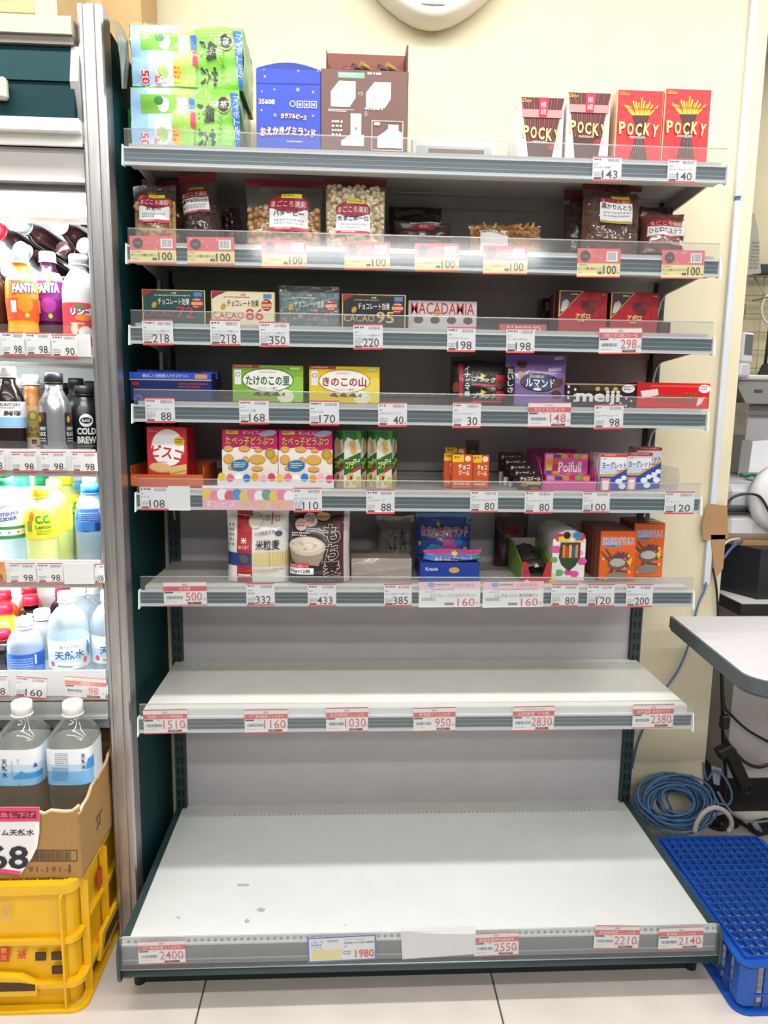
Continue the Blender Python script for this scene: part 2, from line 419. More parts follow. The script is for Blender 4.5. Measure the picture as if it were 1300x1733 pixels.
# base deck
b = MB(); z, d, t = ZR[8], DR[8], ZS[8]
b.box(-.585, .585, -d+.012, -.098, t-.012, t, M('#cfd2d1', .3, noise=.03, scale=14, name='white_base_deck')); comb(b, -.098, -.090, t-.004, t, SHELFW); b.box(-.585, .585, -.090, -.048, t-.012, t, SHELFW)
b.box(-.585, .585, -.1, -.088, t-.013, t-.012, '#101314')
deck = gpart(b, 'base_deck')
b = MB(); b.box(-.6, .6, -d+.002, -d+.012, .066, .13, TEAL); b.box(-.6, -.585, -d+.01, -.01, .055, t+.002, TEAL); b.box(.585, .6, -d+.01, -.01, .055, t+.002, TEAL)
b.cyl((-.6, -d-.001, .080), (.6, -d-.001, .080), .0105, TEAL, 12)
gpart(b, 'base_frame', deck)
b = MB(); b.box(-.575, .575, -.465, -.44, 0, .067, M('#1b2426', .5)); gpart(b, 'kick_plate', deck)
for s in (-1, 1):
    b = MB(); b.cyl((s*.585, -.462, 0), (s*.585, -.462, .066), .012, '#1b2426', 10); gpart(b, 'foot', deck)
b = MB(); b.box(-.597, .597, -d-.002, -d+.001, z+.004, z+.046, M('#767b7d', .35, name='grey_price_strip')); b.box(-.597, .597, -d-.004, -d+.001, z+.046, z+.050, '#c6cacb'); b.box(-.597, .597, -d-.004, -d, z+.014, z+.0165, '#9aa0a2')
rl = gpart(b, 'price_rail', deck)
b = MB()
for k in range(92): x = -.586+k*.0129; b.box(x, x+.005, -d-.0022, -d-.001, z+.0525, z+.0575, '#8b8f90')
b.box(-.597, .597, -d-.001, -d+.004, z+.05, z+.062, '#d9dbd8')
gpart(b, 'hole_strip', deck)
b = MB()
b.sheet(lambda u, v: (-.599+1.198*u, -d-.011+.004*v, z+.001+.067*v), 1, 2, LIP)
b.cyl((-.599, -d-.007, z+.068), (.599, -d-.007, z+.068), .0013, clear('#f0f4f6', .35, .2, .1), 6); b.cyl((-.599, -d-.011, z+.001), (.599, -d-.011, z+.001), .0012, clear('#f0f4f6', .35, .2, .1), 6)
gpart(b, 'clear_lip', deck)
for s in (-1, 1):
    b = MB(); b.prism([(-d+.012, .062), (-d-.008, .062), (-d-.014, .075), (-d-.014, .13), (-d-.004, .15), (-d+.012, .15)], 'x', s*.602-.003, s*.602+.003, TEAL); gpart(b, 'end_cap', deck)
for (px, py, w, h, r) in ((412, 1498, .026, .009, -.1), (442, 1540, .016, .012, -.5), (302, 1553, .010, .004, -.8), (418, 1559, .009, .012, .4), (585, 1566, .004, .004, 0)):
    p = atz(px, py, t); b = MB(); ca, sa = math.cos(r), math.sin(r)
    pts = [(-w/2, -h/2), (w*.2, -h/2*.8), (w/2, -h*.35), (w*.42, h/2), (-w*.1, h*.42), (-w/2, h*.3)]
    b.prism([(p.x+x*ca-y*sa, p.y+x*sa+y*ca) for x, y in pts], 'z', t+.0001, t+.0006, '#a9a29c'); gpart(b, 'tape_residue', deck)
for k in ZS: ZS[k] += .0005   # goods stand a hair above the decks

# ================================================================== price tags
TAGW = '#f4f4f4'; RED = '#e0505c'; REDD = '#e2544f'
def tag_place(x0, y0, x1, y1, Y):
    c = at((x0+x1)/2, (y0+y1)/2, Y); s = ppm((x0+x1)/2, (y0+y1)/2, Y)
    return c, s
def make_tag(x0, y0, x1, y1, k, draw, label, tilt=0, name='price_tag', cat='price tag', Y=None, base=TAGW, group=None):
    Y = Y if Y is not None else -DR[k]-.0062
    c, s = tag_place(x0, y0, x1, y1, Y); w, h = (x1-x0)/s, (y1-y0)/s
    A = Art(); draw(A, x0, y0, x1, y1)
    b = MB(); b.box(-w/2, w/2, -.0002, .0004, -h/2, h/2, base)
    xm, ym = (x0+x1)/2, (y0+y1)/2
    b.art(A, lambda x, y, o: ((x-xm)/s, -.0002-o, -(y-ym)/s), base=.00004, step=.00003)
    o = b.obj(name, None, c, (0, tilt, 0)); tag(o, label, cat, group); return o
def std(price, nm=('',), ncol=INK):
    def d(A, x0, y0, x1, y1):
        w, h = x1-x0, y1-y0
        A.rect(x0, y0, x1, y0+h*.06, RED); A.rect(x0, y1-h*.075, x1, y1, RED)
        A.fine(x0+w*.05, y0+h*.10, x0+w*.4, y0+h*.22, 1, INK); A.bar(x0+w*.52, y0+h*.10, x0+w*.92, y0+h*.22, '#8a8a90')
        A.fine(x0+w*.05, y0+h*.30, x0+w*.20, y0+h*.37, 1, '#666a70')
        for i, t in enumerate(nm):
            if t: A.text(t, x0+w*.05, y0+h*(.45+.12*i), h*.085, '#33353c', w=min(w*.88, len(t)*h*.10), left=True)
        A.fine(x0+w*.05, y0+h*.64, x0+w*.34, y0+h*.84, 3, '#8a8a90'); A.rect(x0+w*.05, y1-h*.15, x0+w*.30, y1-h*.085, '#3a3a40')
        A.text(price, x0+w*(.9-.1*len(price)), y0+h*.735, h*.33, ncol, w=w*.18*len(price), bold=.006)
        A.fine(x0+w*.92, y0+h*.84, x0+w*.97, y0+h*.90, 1, INK)
    return d
def sale(price, head='精米', nm='', col=REDD):
    def d(A, x0, y0, x1, y1):
        w, h = x1-x0, y1-y0
        A.rect(x0, y0, x1, y0+h*.045, col); A.rect(x0, y1-h*.05, x1, y1, col)
        A.text(head, x0+w*.5, y0+h*.13, h*.09, INK)
        A.rect(x0, y0+h*.20, x1, y0+h*.40, col); A.text(nm, x0+w*.5, y0+h*.30, h*.14, '#ffe9dc', w=min(w*.8, len(nm)*h*.15), bold=.005)
        A.rect(x0+w*.02, y0+h*.42, x0+w*.22, y0+h*.48, INK); A.fine(x0+w*.32, y0+h*.43, x0+w*.42, y0+h*.48, 1, '#777')
        A.bar(x0+w*.07, y0+h*.6, x0+w*.43, y0+h*.72, '#444', 18); A.fine(x0+w*.05, y0+h*.82, x0+w*.35, y0+h*.87, 1, '#aaa')
        A.text(price, x0+w*.70, y0+h*.63, h*.35, col, w=w*.125*len(price), bold=.004); A.text('円', x0+w*.95, y0+h*.74, h*.10, INK)
        A.rect(x0+w*.55, y1-h*.15, x0+w*.87, y1-h*.065, '#2a2a2c'); A.fine(x0+w*.6, y1-h*.13, x0+w*.82, y1-h*.08, 1, '#ccc')
    return d
def hundred(nm):
    def d(A, x0, y0, x1, y1):
        w, h = x1-x0, y1-y0
        A.rect(x0, y0, x1, y0+h*.52, '#ea6f74'); A.rect(x0, y1-h*.05, x1, y1, '#ea6f74')
        for _ in range(9): A.ell(x0+w*random.uniform(.05, .65), y0+h*random.uniform(.05, .48), 1.6, 1.2, '#f7c0a8', 8)
        A.ell(x0+w*.18, y0+h*.27, w*.115, h*.2, '#57484a'); A.text('日替', x0+w*.18, y0+h*.27, h*.09, '#b9a8a0')
        A.otext('100円', x0+w*.46, y0+h*.26, h*.2, '#f3a2a0', '#d85860', w=w*.24)
        A.rect(x0+w*.67, y0+h*.1, x0+w*.93, y0+h*.45, '#f6f6f6'); A.bar(x0+w*.7, y0+h*.13, x0+w*.9, y0+h*.4, '#777', 12)
        A.fine(x0+w*.04, y0+h*.56, x0+w*.25, y0+h*.61, 1, '#554'); A.text('まごころ満彩 '+nm, x0+w*.02, y0+h*.70, h*.10, '#3a352c', w=w*.58, left=True, bold=.004)
        A.fine(x0+w*.04, y0+h*.82, x0+w*.18, y0+h*.88, 1, '#998'); A.rect(x0+w*.48, y0+h*.8, x0+w*.58, y0+h*.88, '#555')
        A.text('100', x0+w*.76, y0+h*.74, h*.30, INK, w=w*.30, bold=.008); A.fine(x0+w*.93, y0+h*.83, x0+w*.98, y0+h*.9, 1, '#c44')
    return d
def wide(price, nm):
    def d(A, x0, y0, x1, y1):
        w, h = x1-x0, y1-y0
        A.rect(x0, y0, x1, y0+h*.30, '#f6d3d8'); A.ell(x0+w*.2, y0+h*.12, w*.06, h*.1, '#8fb3e6'); A.fine(x0+w*.28, y0+h*.08, x0+w*.5, y0+h*.2, 1, '#888')
        A.text('ご紹介商品', x0+w*.72, y0+h*.14, h*.13, '#e0647a', w=w*.34); A.fine(x0+w*.18, y0+h*.28, x0+w*.92, y0+h*.36, 1, '#e58a98')
        A.fine(x0+w*.1, y0+h*.38, x0+w*.3, y0+h*.43, 1, '#888'); A.text(nm, x0+w*.55, y0+h*.54, h*.14, '#333', w=w*.72)
        A.bar(x0+w*.05, y0+h*.62, x0+w*.28, y0+h*.74, '#999', 16); A.rect(x0+w*.42, y1-h*.18, x0+w*.57, y1-h*.08, '#888')
        A.text(price, x0+w*.77, y0+h*.81, h*.30, '#e0505c', w=w*.28); A.text('円', x0+w*.95, y0+h*.87, h*.12, '#e0505c')
    return d
P = [ # x0,y0,x1,y1,shelf,draw,label
 (1003, 266, 1052, 305, 1, std('143', ('ポッキー 極細',)), 'white price tag reading 143 under the slim brown stick boxes'),
 (1130, 270, 1178, 308, 1, std('140', ('ポッキーチョコレート',)), 'white price tag reading 140 under the red stick boxes'),
 (241, 541, 293, 584, 3, std('218', ('チョコレート効果カカ', 'オ72%CACAO')), 'price tag reading 218 under the dark teal chocolate box, leftmost on its rail'),
 (356, 541, 407, 585, 3, std('218', ('チョコレート効果カカ', 'オ86%CACAO')), 'price tag reading 218 under the cream chocolate box'),
 (439, 545, 490, 587, 3, std('350', ('チョコレート効果カカ', 'オ72%26枚入り')), 'price tag reading 350 below the film-wrapped chocolate box'),
 (598, 549, 648, 591, 3, std('220', ('チョコレート効果カカ', 'オ95%CACAO')), 'price tag reading 220 under the black gold-edged chocolate box'),
 (757, 554, 805, 595, 3, std('198', ('マカダミアチョコ',)), 'price tag reading 198 under the macadamia chocolate box'),
 (857, 556, 905, 597, 3, std('198', ('アーモンドチョコ',)), 'price tag reading 198 with nothing tall above, next right of the macadamia tag'),
 (1014, 555, 1086, 598, 3, sale('298', '明治', '大粒アポロ極上の一粒'), 'red and white sale tag reading 298 under the red chocolate boxes'),
 (246, 673, 296, 716, 4, std('88', ('アルフォート ミニ', 'チョコ')), 'price tag reading 88 below the blue biscuit boxes'),
 (405, 676, 455, 718, 4, std('168', ('たけのこの里',)), 'price tag reading 168 below the green snack box'),
 (524, 678, 574, 720, 4, std('170', ('きのこの山',)), 'price tag reading 170 below the yellow snack box'),
 (640, 681, 689, 722, 4, std('40', ('チロルチョコ ミニ',)), 'price tag reading 40 below an empty stretch of shelf'),
 (766, 681, 814, 724, 4, std('30', ('ブラックサンダー',)), 'price tag reading 30 below the black chocolate bar bag'),
 (894, 681, 966, 723, 4, sale('148', 'ブルボン', 'ひとくちルマンド'), 'red and white sale tag reading 148 below the purple pouch'),
 (1006, 685, 1055, 726, 4, std('98', ('ミルクチョコレート',)), 'price tag reading 98 below the black chocolate bars'),
 (497, 825, 545, 867, 5, std('110', ('たべっ子どうぶつバ', 'ター味')), 'price tag reading 110 beside the pink shelf banner'),
 (620, 828, 668, 870, 5, std('88', ('コアラのマーチ',)), 'price tag reading 88 below the green hexagonal boxes'),
 (796, 829, 843, 867, 5, std('80', ('チョコボールキャラメル',)), 'price tag reading 80 below the orange choco ball boxes'),
 (888, 830, 936, 869, 5, std('80', ('チョコボールピーナッ', 'ツ')), 'price tag reading 80 between the dark choco ball packs and the pink tray'),
 (986, 831, 1032, 868, 5, std('100', ('ポイフル',)), 'price tag reading 100 on the rail under the pink jelly tray'),
 (1125, 832, 1175, 870, 5, std('120', ('ヨーグレット',)), 'price tag reading 120 at the right end of its rail'),
 (277, 983, 350, 1026, 6, sale('500', '精米', 'もち麦'), 'red and white sale tag reading 500 at the left end of its rail'),
 (417, 986, 465, 1026, 6, std('332', ('米粒麦',)), 'price tag reading 332 below the white, red and blue grain bag'),
 (521, 987, 569, 1027, 6, std('433', ('はくばく もち麦',)), 'price tag reading 433 below the brown barley bag'),
 (650, 987, 697, 1027, 6, std('385', ('おいしさ味わう十六穀ごはん',)), 'price tag reading 385 below the grey grain packs'),
 (709, 984, 813, 1028, 6, wide('160', 'カラフルピース おえかきグミランド'), 'wide pink card reading 160 below the blue gummy bag'),
 (817, 984, 920, 1028, 6, wide('160', 'ふしぎはっけん 復活恐竜グミ'), 'wide pink card reading 160 below the open red and green carton'),
 (933, 988, 979, 1027, 6, std('80', ('アンパンマンペロペロ', 'チョコ')), 'price tag reading 80 next right of the wide pink cards'),
 (994, 988, 1040, 1027, 6, std('120', ('チョコえらんで べビ', 'ドうぐん量タくル')), 'price tag reading 120 below the white figure box'),
 (1060, 988, 1105, 1028, 6, std('200', ('ほねほねザウルス',)), 'price tag reading 200 below the orange toy snack boxes'),
 (243, 1199, 317, 1243, 7, sale('1510', '精米', '新潟県こしひかり特別栽培'), 'red and white rice tag reading 1510, leftmost on the empty shelf rail'),
 (414, 1199, 487, 1242, 7, sale('1160', '精米', 'モア 新潟県産 こしひかり'), 'red and white rice tag reading 1160, second from left on the empty shelf rail'),
 (552, 1196, 623, 1240, 7, sale('1030', '精米', '魚沼米新潟こしいぶき'), 'red and white rice tag reading 1030, third from left on the empty shelf rail'),
 (700, 1196, 771, 1239, 7, sale('950', '精米', '新潟産こしいぶき'), 'red and white rice tag reading 950, third from right on the empty shelf rail'),
 (868, 1194, 938, 1238, 7, sale('2830', 'ユアサフナショク', '山形県産 つや姫'), 'red and white rice tag reading 2830, second from right on the empty shelf rail'),
 (1071, 1191, 1140, 1233, 7, sale('2380', '精米', '北海道産 ゆめぴりか'), 'red and white rice tag reading 2380, rightmost on the empty shelf rail'),
 (234, 1589, 314, 1634, 8, sale('2400', '精米', 'モア 新潟県産 こしひかり'), 'red and white rice tag reading 2400 on the bottom rail'),
 (803, 1576, 878, 1620, 8, sale('2550', '精米', '新潟県産特別栽培米'), 'red and white rice tag reading 2550 beside the blank paper on the bottom rail'),
 (1006, 1564, 1082, 1608, 8, sale('2210', '精米', '新潟産銘柄こしいぶき'), 'slightly tilted red and white rice tag reading 2210 on the bottom rail'),
 (1115, 1567, 1190, 1608, 8, sale('2140', '精米', '新潟県こしいぶき'), 'red and white rice tag reading 2140 at the right end of the bottom rail'),
]
for (x0, y0, x1, y1, k, d, lb) in P:
    make_tag(x0, y0, x1, y1, k, d, lb, tilt=-.0146+random.uniform(-.006, .006)+(.04 if '2210' in lb else 0))
for (x0, y0, x1, y1, nm, lb) in (
    (220, 400, 298, 445, '柿ピー', 'red and cream tag reading 100, leftmost on the nut bag rail'), (317, 402, 397, 447, '麦チョコ', 'red and cream tag reading 100 below the chocolate puff bag'),
    (443, 407, 519, 452, 'バターピー', 'red and cream tag reading 100 below the butter peanut bag'), (583, 411, 660, 455, 'たまごボーロ', 'red and cream tag reading 100 below the bag of round cream biscuits'),
    (702, 413, 777, 458, '黒ごま', 'red and cream tag reading 100 below the dark bags in shadow'), (818, 417, 893, 463, '細切りポテト', 'red and cream tag reading 100 below the low pretzel bag'),
    (977, 422, 1050, 468, '黒かりんとう', 'red and cream tag reading 100 below the brown fried dough bag'), (1120, 425, 1192, 470, 'ひとロカステラ', 'red and cream tag reading 100, rightmost on its rail')):
    make_tag(x0, y0, x1, y1, 2, hundred(nm), lb, tilt=-.0146, base='#f3e6a4')
# biscuit tag on a wider white card
def bisco(A, x0, y0, x1, y1): std('108', ('ビスコ',))(A, x0, y0, x0+48, y1)
make_tag(237, 822, 322, 864, 5, bisco, 'white card with price tag reading 108 under the red biscuit box')
def banner(A, x0, y0, x1, y1):
    A.rect(x0, y0, x1, y1, '#f7b7cc'); A.rect(x0, y0, x1, y0+4, '#ffffff')
    cols = ['#f2d24a', '#f08aa8', '#ffffff', '#e0506a', '#4a8fd8', '#f2d24a', '#f0a0b4', '#ffffff', '#6aa890']
    for i in range(12): A.ell(x0+8+i*12.6, y0+15+3*(i % 2), 9, 10, cols[i % 9], 14)
    A.rect(x0, y0+24, x1, y1, '#f7b7cc')
    A.otext('ギンビス', x0+30, y1-10, 12, '#ffffff', '#e0507a', w=50, bold=.02); A.otext('たべっ子どうぶつ', x0+106, y1-10, 13, '#f4ef8a', '#e08a3a', w=82, bold=.02)
make_tag(343, 822, 497, 863, 5, banner, 'pink banner card with white and yellow lettering on the shelf rail', name='shelf_banner', cat='banner')
def blue_tag(A, x0, y0, x1, y1):
    A.frame(x0, y0, x1, y1, 2.6, '#3a66c0'); A.text('お買い得', x0+16, y0+9, 5, '#5a86d8'); A.fine(x0+6, y0+13, x0+24, y0+19, 1, '#5a86d8')
    A.ell(x0+17, y0+22, 8, 3, '#8fb3e6'); A.ell(x0+17, y0+26, 1.4, 1.4, '#e06060')
    A.rect(x0+6, y0+24, x0+57, y1-4, '#f2eaa2'); A.ell(x0+17, y0+22, 7, 2, TAGW)
    A.bar(x0+32, y0+6, x0+52, y0+10, '#999'); A.text('ユアサ・フナショク', x0+62, y0+7, 3.4, INK, left=True); A.text('新潟県産 みずほの輝き 有機栽培', x0+62, y0+13, 4.4, INK, w=50, left=True, bold=.004)
    A.text('米', x0+64, y0+19, 4, INK); A.rect(x0+60, y0+28, x0+72, y0+34, '#444'); A.rect(x0+61, y0+29, x0+71, y0+33, '#ddd')
    A.text('1980', x0+96, y0+34, 15, '#dd3640', w=32, bold=.02); A.text('円', x1-5, y1-8, 4, '#dd3640')
make_tag(521, 1582, 637, 1629, 8, blue_tag, 'blue framed tag reading 1980 with yellow patch on the bottom rail', tilt=-.03)
# blank paper sticking up out of the bottom rail
b = MB(); Y = -DR[8]-.0068; c, s = tag_place(678, 1567, 805, 1620, Y)
def pf(u, v):
    x = (678-741.5+127*u)/s+.004*(1-v)*(u < .02); z = (26.5-53*(1-v)-4*(1-v)*(1-u) + (2 if v > .9 else 0)*u)/s
    return (x, -.002*max(0, v-.6)*3*u, z)
b.sheet(pf, 8, 8, '#f0eef0')
o = b.obj('paper_slip', None, c, (0, -.02, 0)); tag(o, 'blank white paper slip tucked in the bottom price rail', 'paper')

# ================================================================== boxed goods
def carton(x0, y0, x1, k, Y, dep, cols, draw, label, name='snack_box', cat='box', rot=0, behind=0, blabel=None, group=None, bev=.0015, zb=None, sidedraw=None, topdraw=None, coat=.3):
    a, c = at(x0, y0, Y), at(x1, y0, Y); s = (x1-x0)/(c.x-a.x); xm = (x0+x1)/2
    zb = ZS[k] if zb is None else zb; h = (a.z+c.z)/2-zb; w = c.x-a.x
    fr, sd, tp = [M(q, .35, 0, coat) if isinstance(q, str) else q for q in cols]
    b = MB(); W = w/2
    b.cbox(-W, W, 0, dep, 0, h, sd, bev)
    b.add([(-W+bev, -.0001, bev), (W-bev, -.0001, bev), (W-bev, -.0001, h-bev), (-W+bev, -.0001, h-bev)], [(0, 1, 2, 3)], fr)
    b.add([(-W+bev, bev, h+.0001), (W-bev, bev, h+.0001), (W-bev, dep-bev, h+.0001), (-W+bev, dep-bev, h+.0001)], [(0, 1, 2, 3)], tp)
    if draw:
        A = Art(); draw(A, x0, y0, x1, y0+h*s)
        b.art(A, lambda x, y, o: (max(-W, min(W, (x-xm)/s)), -.0001-o, max(.0005, min(h-.0005, h-(y-y0)/s))))
    if sidedraw: # left face, coords in metres: (depth, height) from the front bottom edge
        A = Art(); sidedraw(A, dep, h); b.art(A, lambda x, y, o: (-W-.0001-o, dep-x, y))
    if topdraw:
        A = Art(); topdraw(A, w, dep); b.art(A, lambda x, y, o: (x-W, y, h+.0002+o))
    loc = ((a.x+c.x)/2, Y, zb)
    o = b.obj(name, None, loc, (0, 0, rot)); tag(o, label, cat, group)
    for n in range(1, behind+1):
        q = share(o, name, None, (loc[0], Y+(dep+.004)*n, zb)); tag(q, (blabel or label)+', '+('second', 'third', 'fourth', 'fifth', 'sixth')[n-1]+' from the front', cat, group)
    return o
CHOC = '#4a2a22'
# ---- red and brown stick snacks on the top shelf
def pocky_red(A, x0, y0, x1, y1):
    w = x1-x0; h = 150*w/98
    cx = x0+w*.52
    for i in range(13):
        u = (i-6)/6; tx = cx+u*w*.36; ty = y0+h*(.10+.10*abs(u)+.05*((i*7) % 3)/2)
        mx = cx+u*w*.17; my = y0+h*.33
        A.line(tx, ty, mx, my, 2.6, ('#f0b02c', '#f6c94a', '#e59a20')[i % 3]); A.line(mx, my, cx+u*w*.02, y0+h*.56, 3, ('#3a2020', '#5a3430')[i % 2])
    A.poly([(cx-w*.06, y0+h*.55), (cx+w*.06, y0+h*.55), (cx+w*.24, y1), (cx-w*.24, y1)], '#3d2522')
    for i in range(6): A.line(cx+(i-2.5)*w*.015, y0+h*.56, cx+(i-2.5)*w*.08, y1, .7, '#8a7470')
    A.poly([(x0+2, y0+h*.205), (x0+w*.1, y0+h*.245), (x0+w*.9, y0+h*.245), (x1-2, y0+h*.205), (x1-2, y0+h*.212), (x0+w*.9, y0+h*.253), (x0+w*.1, y0+h*.253), (x0+2, y0+h*.212)], '#9a1a1e')
    A.text('Glico', x0+w*.14, y0+h*.06, h*.045, '#e8b54a', shear=.2)
    for i, (ch, dy) in enumerate(zip('POCKY', (0, .015, .02, .01, .03))):
        A.otext(ch, x0+w*(.13+.178*i), y0+h*(.50+dy), h*.16, '#f7e789', '#7a2418', w=w*.135, bold=.03, ob=.03, rot=-.05+.04*i)
    A.text('CHOCOLATE', x0+w*.46, y0+h*.62, h*.028, '#ffffff', w=w*.34)
def pocky_slim(A, x0, y0, x1, y1):
    w = x1-x0; h = 150*w/98; cx = x0+w*.5
    A.poly([(x0, y0), (x1, y0), (x0+w*.86, y0+h*.45), (x0+w*.74, y1), (x0+w*.24, y1), (x0+w*.12, y0+h*.45)], '#4e2420')
    for i in range(15):
        u = (i-7)/7; A.line(cx+u*w*.48, y0, cx+u*w*.28, min(y1, y0+h*.62), 1., ('#a8504c', '#8a3c38')[i % 2])
    A.poly([(x0+w*.02, y0+h*.17), (x1-w*.02, y0+h*.17), (x0+w*.95, y0+h*.28), (x0+w*.05, y0+h*.28)], '#b58a8a')
    A.poly([(x0+w*.4, y0), (x0+w*.64, y0), (x0+w*.6, y0+h*.29), (x0+w*.42, y0+h*.29)], '#d6223a'); A.text('極', x0+w*.52, y0+h*.1, h*.08, '#f6c8cc'); A.text('細', x0+w*.515, y0+h*.20, h*.08, '#f6c8cc')
    A.line(x0+w*.05, y0+h*.285, x0+w*.95, y0+h*.285, .9, '#2a1412'); A.text('Glico', x0+w*.12, y0+h*.05, h*.05, '#e8c54a', shear=.2)
    for i, ch in enumerate('POCKY'):
        A.otext(ch, x0+w*(.14+.178*i), y0+h*(.48+.012*i), h*.17, '#f7e789', '#6a2a1a', w=w*.14, bold=.03, ob=.025)
    A.text('CHOCOLATE', x0+w*.46, y0+h*.62, h*.028, '#ffffff', w=w*.34); A.text('史上', x0+w*.82, y0+h*.68, h*.08, '#e0304a', rot=-.2); A.text('も!', x0+w*.7, y0+h*.70, h*.06, '#e0304a', rot=-.2)
RB = ('#e3222c', '#d8b48c', '#d83038')
carton(1046, 152, 1125, 1, -.25, .022, RB, pocky_red, 'red chocolate stick box, left one of the front pair', 'stick_snack_box', behind=5, blabel='red chocolate stick box in the row behind the left front one', group='red stick boxes')
carton(1127, 150, 1206, 1, -.25, .022, RB, pocky_red, 'red chocolate stick box, rightmost on the top shelf', 'stick_snack_box', behind=5, blabel='red chocolate stick box in the row behind the rightmost one', group='red stick boxes')
WB = ('#f4f2f2', '#e8e2dc', '#6a3530')
carton(882, 165, 956, 1, -.25, .020, WB, pocky_slim, 'slim white and brown stick box, left one of its pair', 'stick_snack_box', behind=4, blabel='slim stick box in the row behind the left slim box', group='slim stick boxes')
carton(962, 157, 1035, 1, -.25, .020, WB, pocky_slim, 'slim white and brown stick box beside the red boxes', 'stick_snack_box', behind=4, blabel='slim stick box in the row behind the right slim box', group='slim stick boxes')
# ---- white frame leaning on the wall behind the top shelf
b = MB(); b.cbox(-.10, .10, 0, .014, 0, .115, '#dedfe0', .003); b.box(-.088, .088, -.001, 0, .012, .100, '#b8babc'); b.box(-.06, .07, -.0016, -.001, .085, .094, '#7a5a58')
p = at(770, 226, -.05); o = b.obj('picture_frame', None, (p.x, -.045, ZS[1])); tag(o, 'flat white frame standing behind the brown box', 'frame')
# ---- blue gummy carton
def bluebox(A, x0, y0, x1, y1):
    for (x, y, c, r) in ((448, 130, '#f2c84a', 2.4), (505, 119, '#f2b04a', 2.6), (530, 152, '#f2b04a', 3), (464, 150, '#e8b04a', 2.4), (504, 149, '#9ab4f2', 4.5), (443, 154, '#7a98ea', 3), (538, 118, '#7a98ea', 3), (465, 191, '#7a98ea', 4.5), (530, 190, '#f2b04a', 2.6), (442, 184, '#f2b04a', 2.6), (447, 120, '#7a98ea', 2.4)): A.star(x, y, r, c)
    A.line(x0, 141, x1, 139, .8, '#16308a'); A.text('35608', 451, 170, 8, '#ffffff', w=27, bold=.02)
    A.ring(495, 172, 5, 5, 1.2, '#ffffff')
    for i in range(3): A.frame(502+12*i, 167, 512+12*i, 178, 1, '#ffffff'); A.rect(505+12*i, 171, 509+12*i, 175, '#ffffff')
    A.otext('カラフルピース', 497, 192, 8, '#f6e4a0', '#f09a50', w=44, bold=.02, arc=1.5, rot=.05); A.otext('おえかきグミランド', 487, 216, 14, '#f2f4ff', '#f2a040', w=94, bold=.015, arc=3, ob=.035)
    A.fine(485, 232, 512, 236, 1, '#cfd8ff')
def bluetop(A, w, d): A.rect(w*.05, d*.1, w*.95, d*.5, '#2a4cc0')
o = carton(433, 117, 543, 1, -.27, .15, ('#2443b8', '#2040ae', '#1c3796'), bluebox, 'blue star-printed carton with 35608 on its front', 'snack_carton')
b = MB(); W = .0625; h = .156
b.sheet(lambda u, v: (-W+2*W*u, .002+.14*v, .012*math.sin(PI*u)*(1-.3*v)+.001), 12, 2, M('#223fae', .4)); b.add([(-W+2*W*i/12, .0015, .012*math.sin(PI*i/12)+.001) for i in range(13)]+[(W, .0015, -.001), (-W, .0015, -.001)], [tuple(range(15))], M('#1c3796', .4))
b.obj('bulged_lid', o, (0, 0, (at(433, 117, -.27).z+at(543, 117, -.27).z)/2-ZS[1]))
# ---- brown display carton with open lid
def brownbox(A, x0, y0, x1, y1):
    L = '#e9e0d8'; G = '#7fae98'
    A.rect(572, 123, 617, 132, G); A.fine(576, 125, 613, 130, 1, L); A.fine(622, 122, 655, 128, 1, L)
    for (x, y) in ((560, 137), (620, 137)): A.poly([(x, y+17), (x+14, y), (x+42, y), (x+42, y+26), (x+32, y+41), (x, y+41)], L); A.line(x+12, y+26, x+20, y+26, 2, G)
    A.text('⇨', 611, 156, 7, L); A.text('⇩', 620, 188, 8, L); A.fine(556, 182, 600, 187, 2, L); A.fine(618, 178, 652, 184, 1, L)
    A.poly([(594, 188), (612, 188), (612, 222), (617, 222), (617, 240), (578, 240), (578, 232), (594, 222)], '#dfe6e2'); A.ell(603, 212, 2, 3, '#4f9a80'); A.fine(562, 200, 580, 228, 4, L)
    A.frame(630, 198, 684, 246, 1, L); A.rect(634, 201, 644, 206, L); A.poly([(640, 224), (658, 212), (658, 204), (676, 204), (676, 214), (682, 216), (682, 242), (640, 242)], '#dfe6e2'); A.rect(655, 212, 660, 242, '#b8c8c0')
BR = '#6b4a42'
o = carton(543, 118, 692, 1, -.27, .13, (BR, '#5c3f38', '#2a1a16'), brownbox, 'brown display carton printed with white folding diagrams, lid flap raised', 'display_carton')
hh = (at(543, 118, -.27).z+at(692, 118, -.27).z)/2-ZS[1]
b = MB(); zf = at(620, 93, -.150).z-ZS[1]; b.box(-.079, .090, .118, .121, hh-.01, zf, M('#7a3f2c', .5)); b.box(-.079, -.077, .06, .118, hh-.01, zf-.02, M('#5c3428', .5)); b.box(.086, .090, .05, .118, hh-.01, zf-.01, M('#5c3428', .5)); b.obj('lid_flap', o)
b = MB()
for i in range(7):
    x = -.05+.018*i; b.tube([(x, .06+.01*(i % 3), hh+.012), (x+.012, .07, hh+.026+.006*(i % 3)), (x+.03, .06, hh+.024)], [.004, .011, .004], ('#6a1c22', '#3a1a18', '#8a6a2a')[i % 3], 7)
b.obj('wrapped_sweets', o)
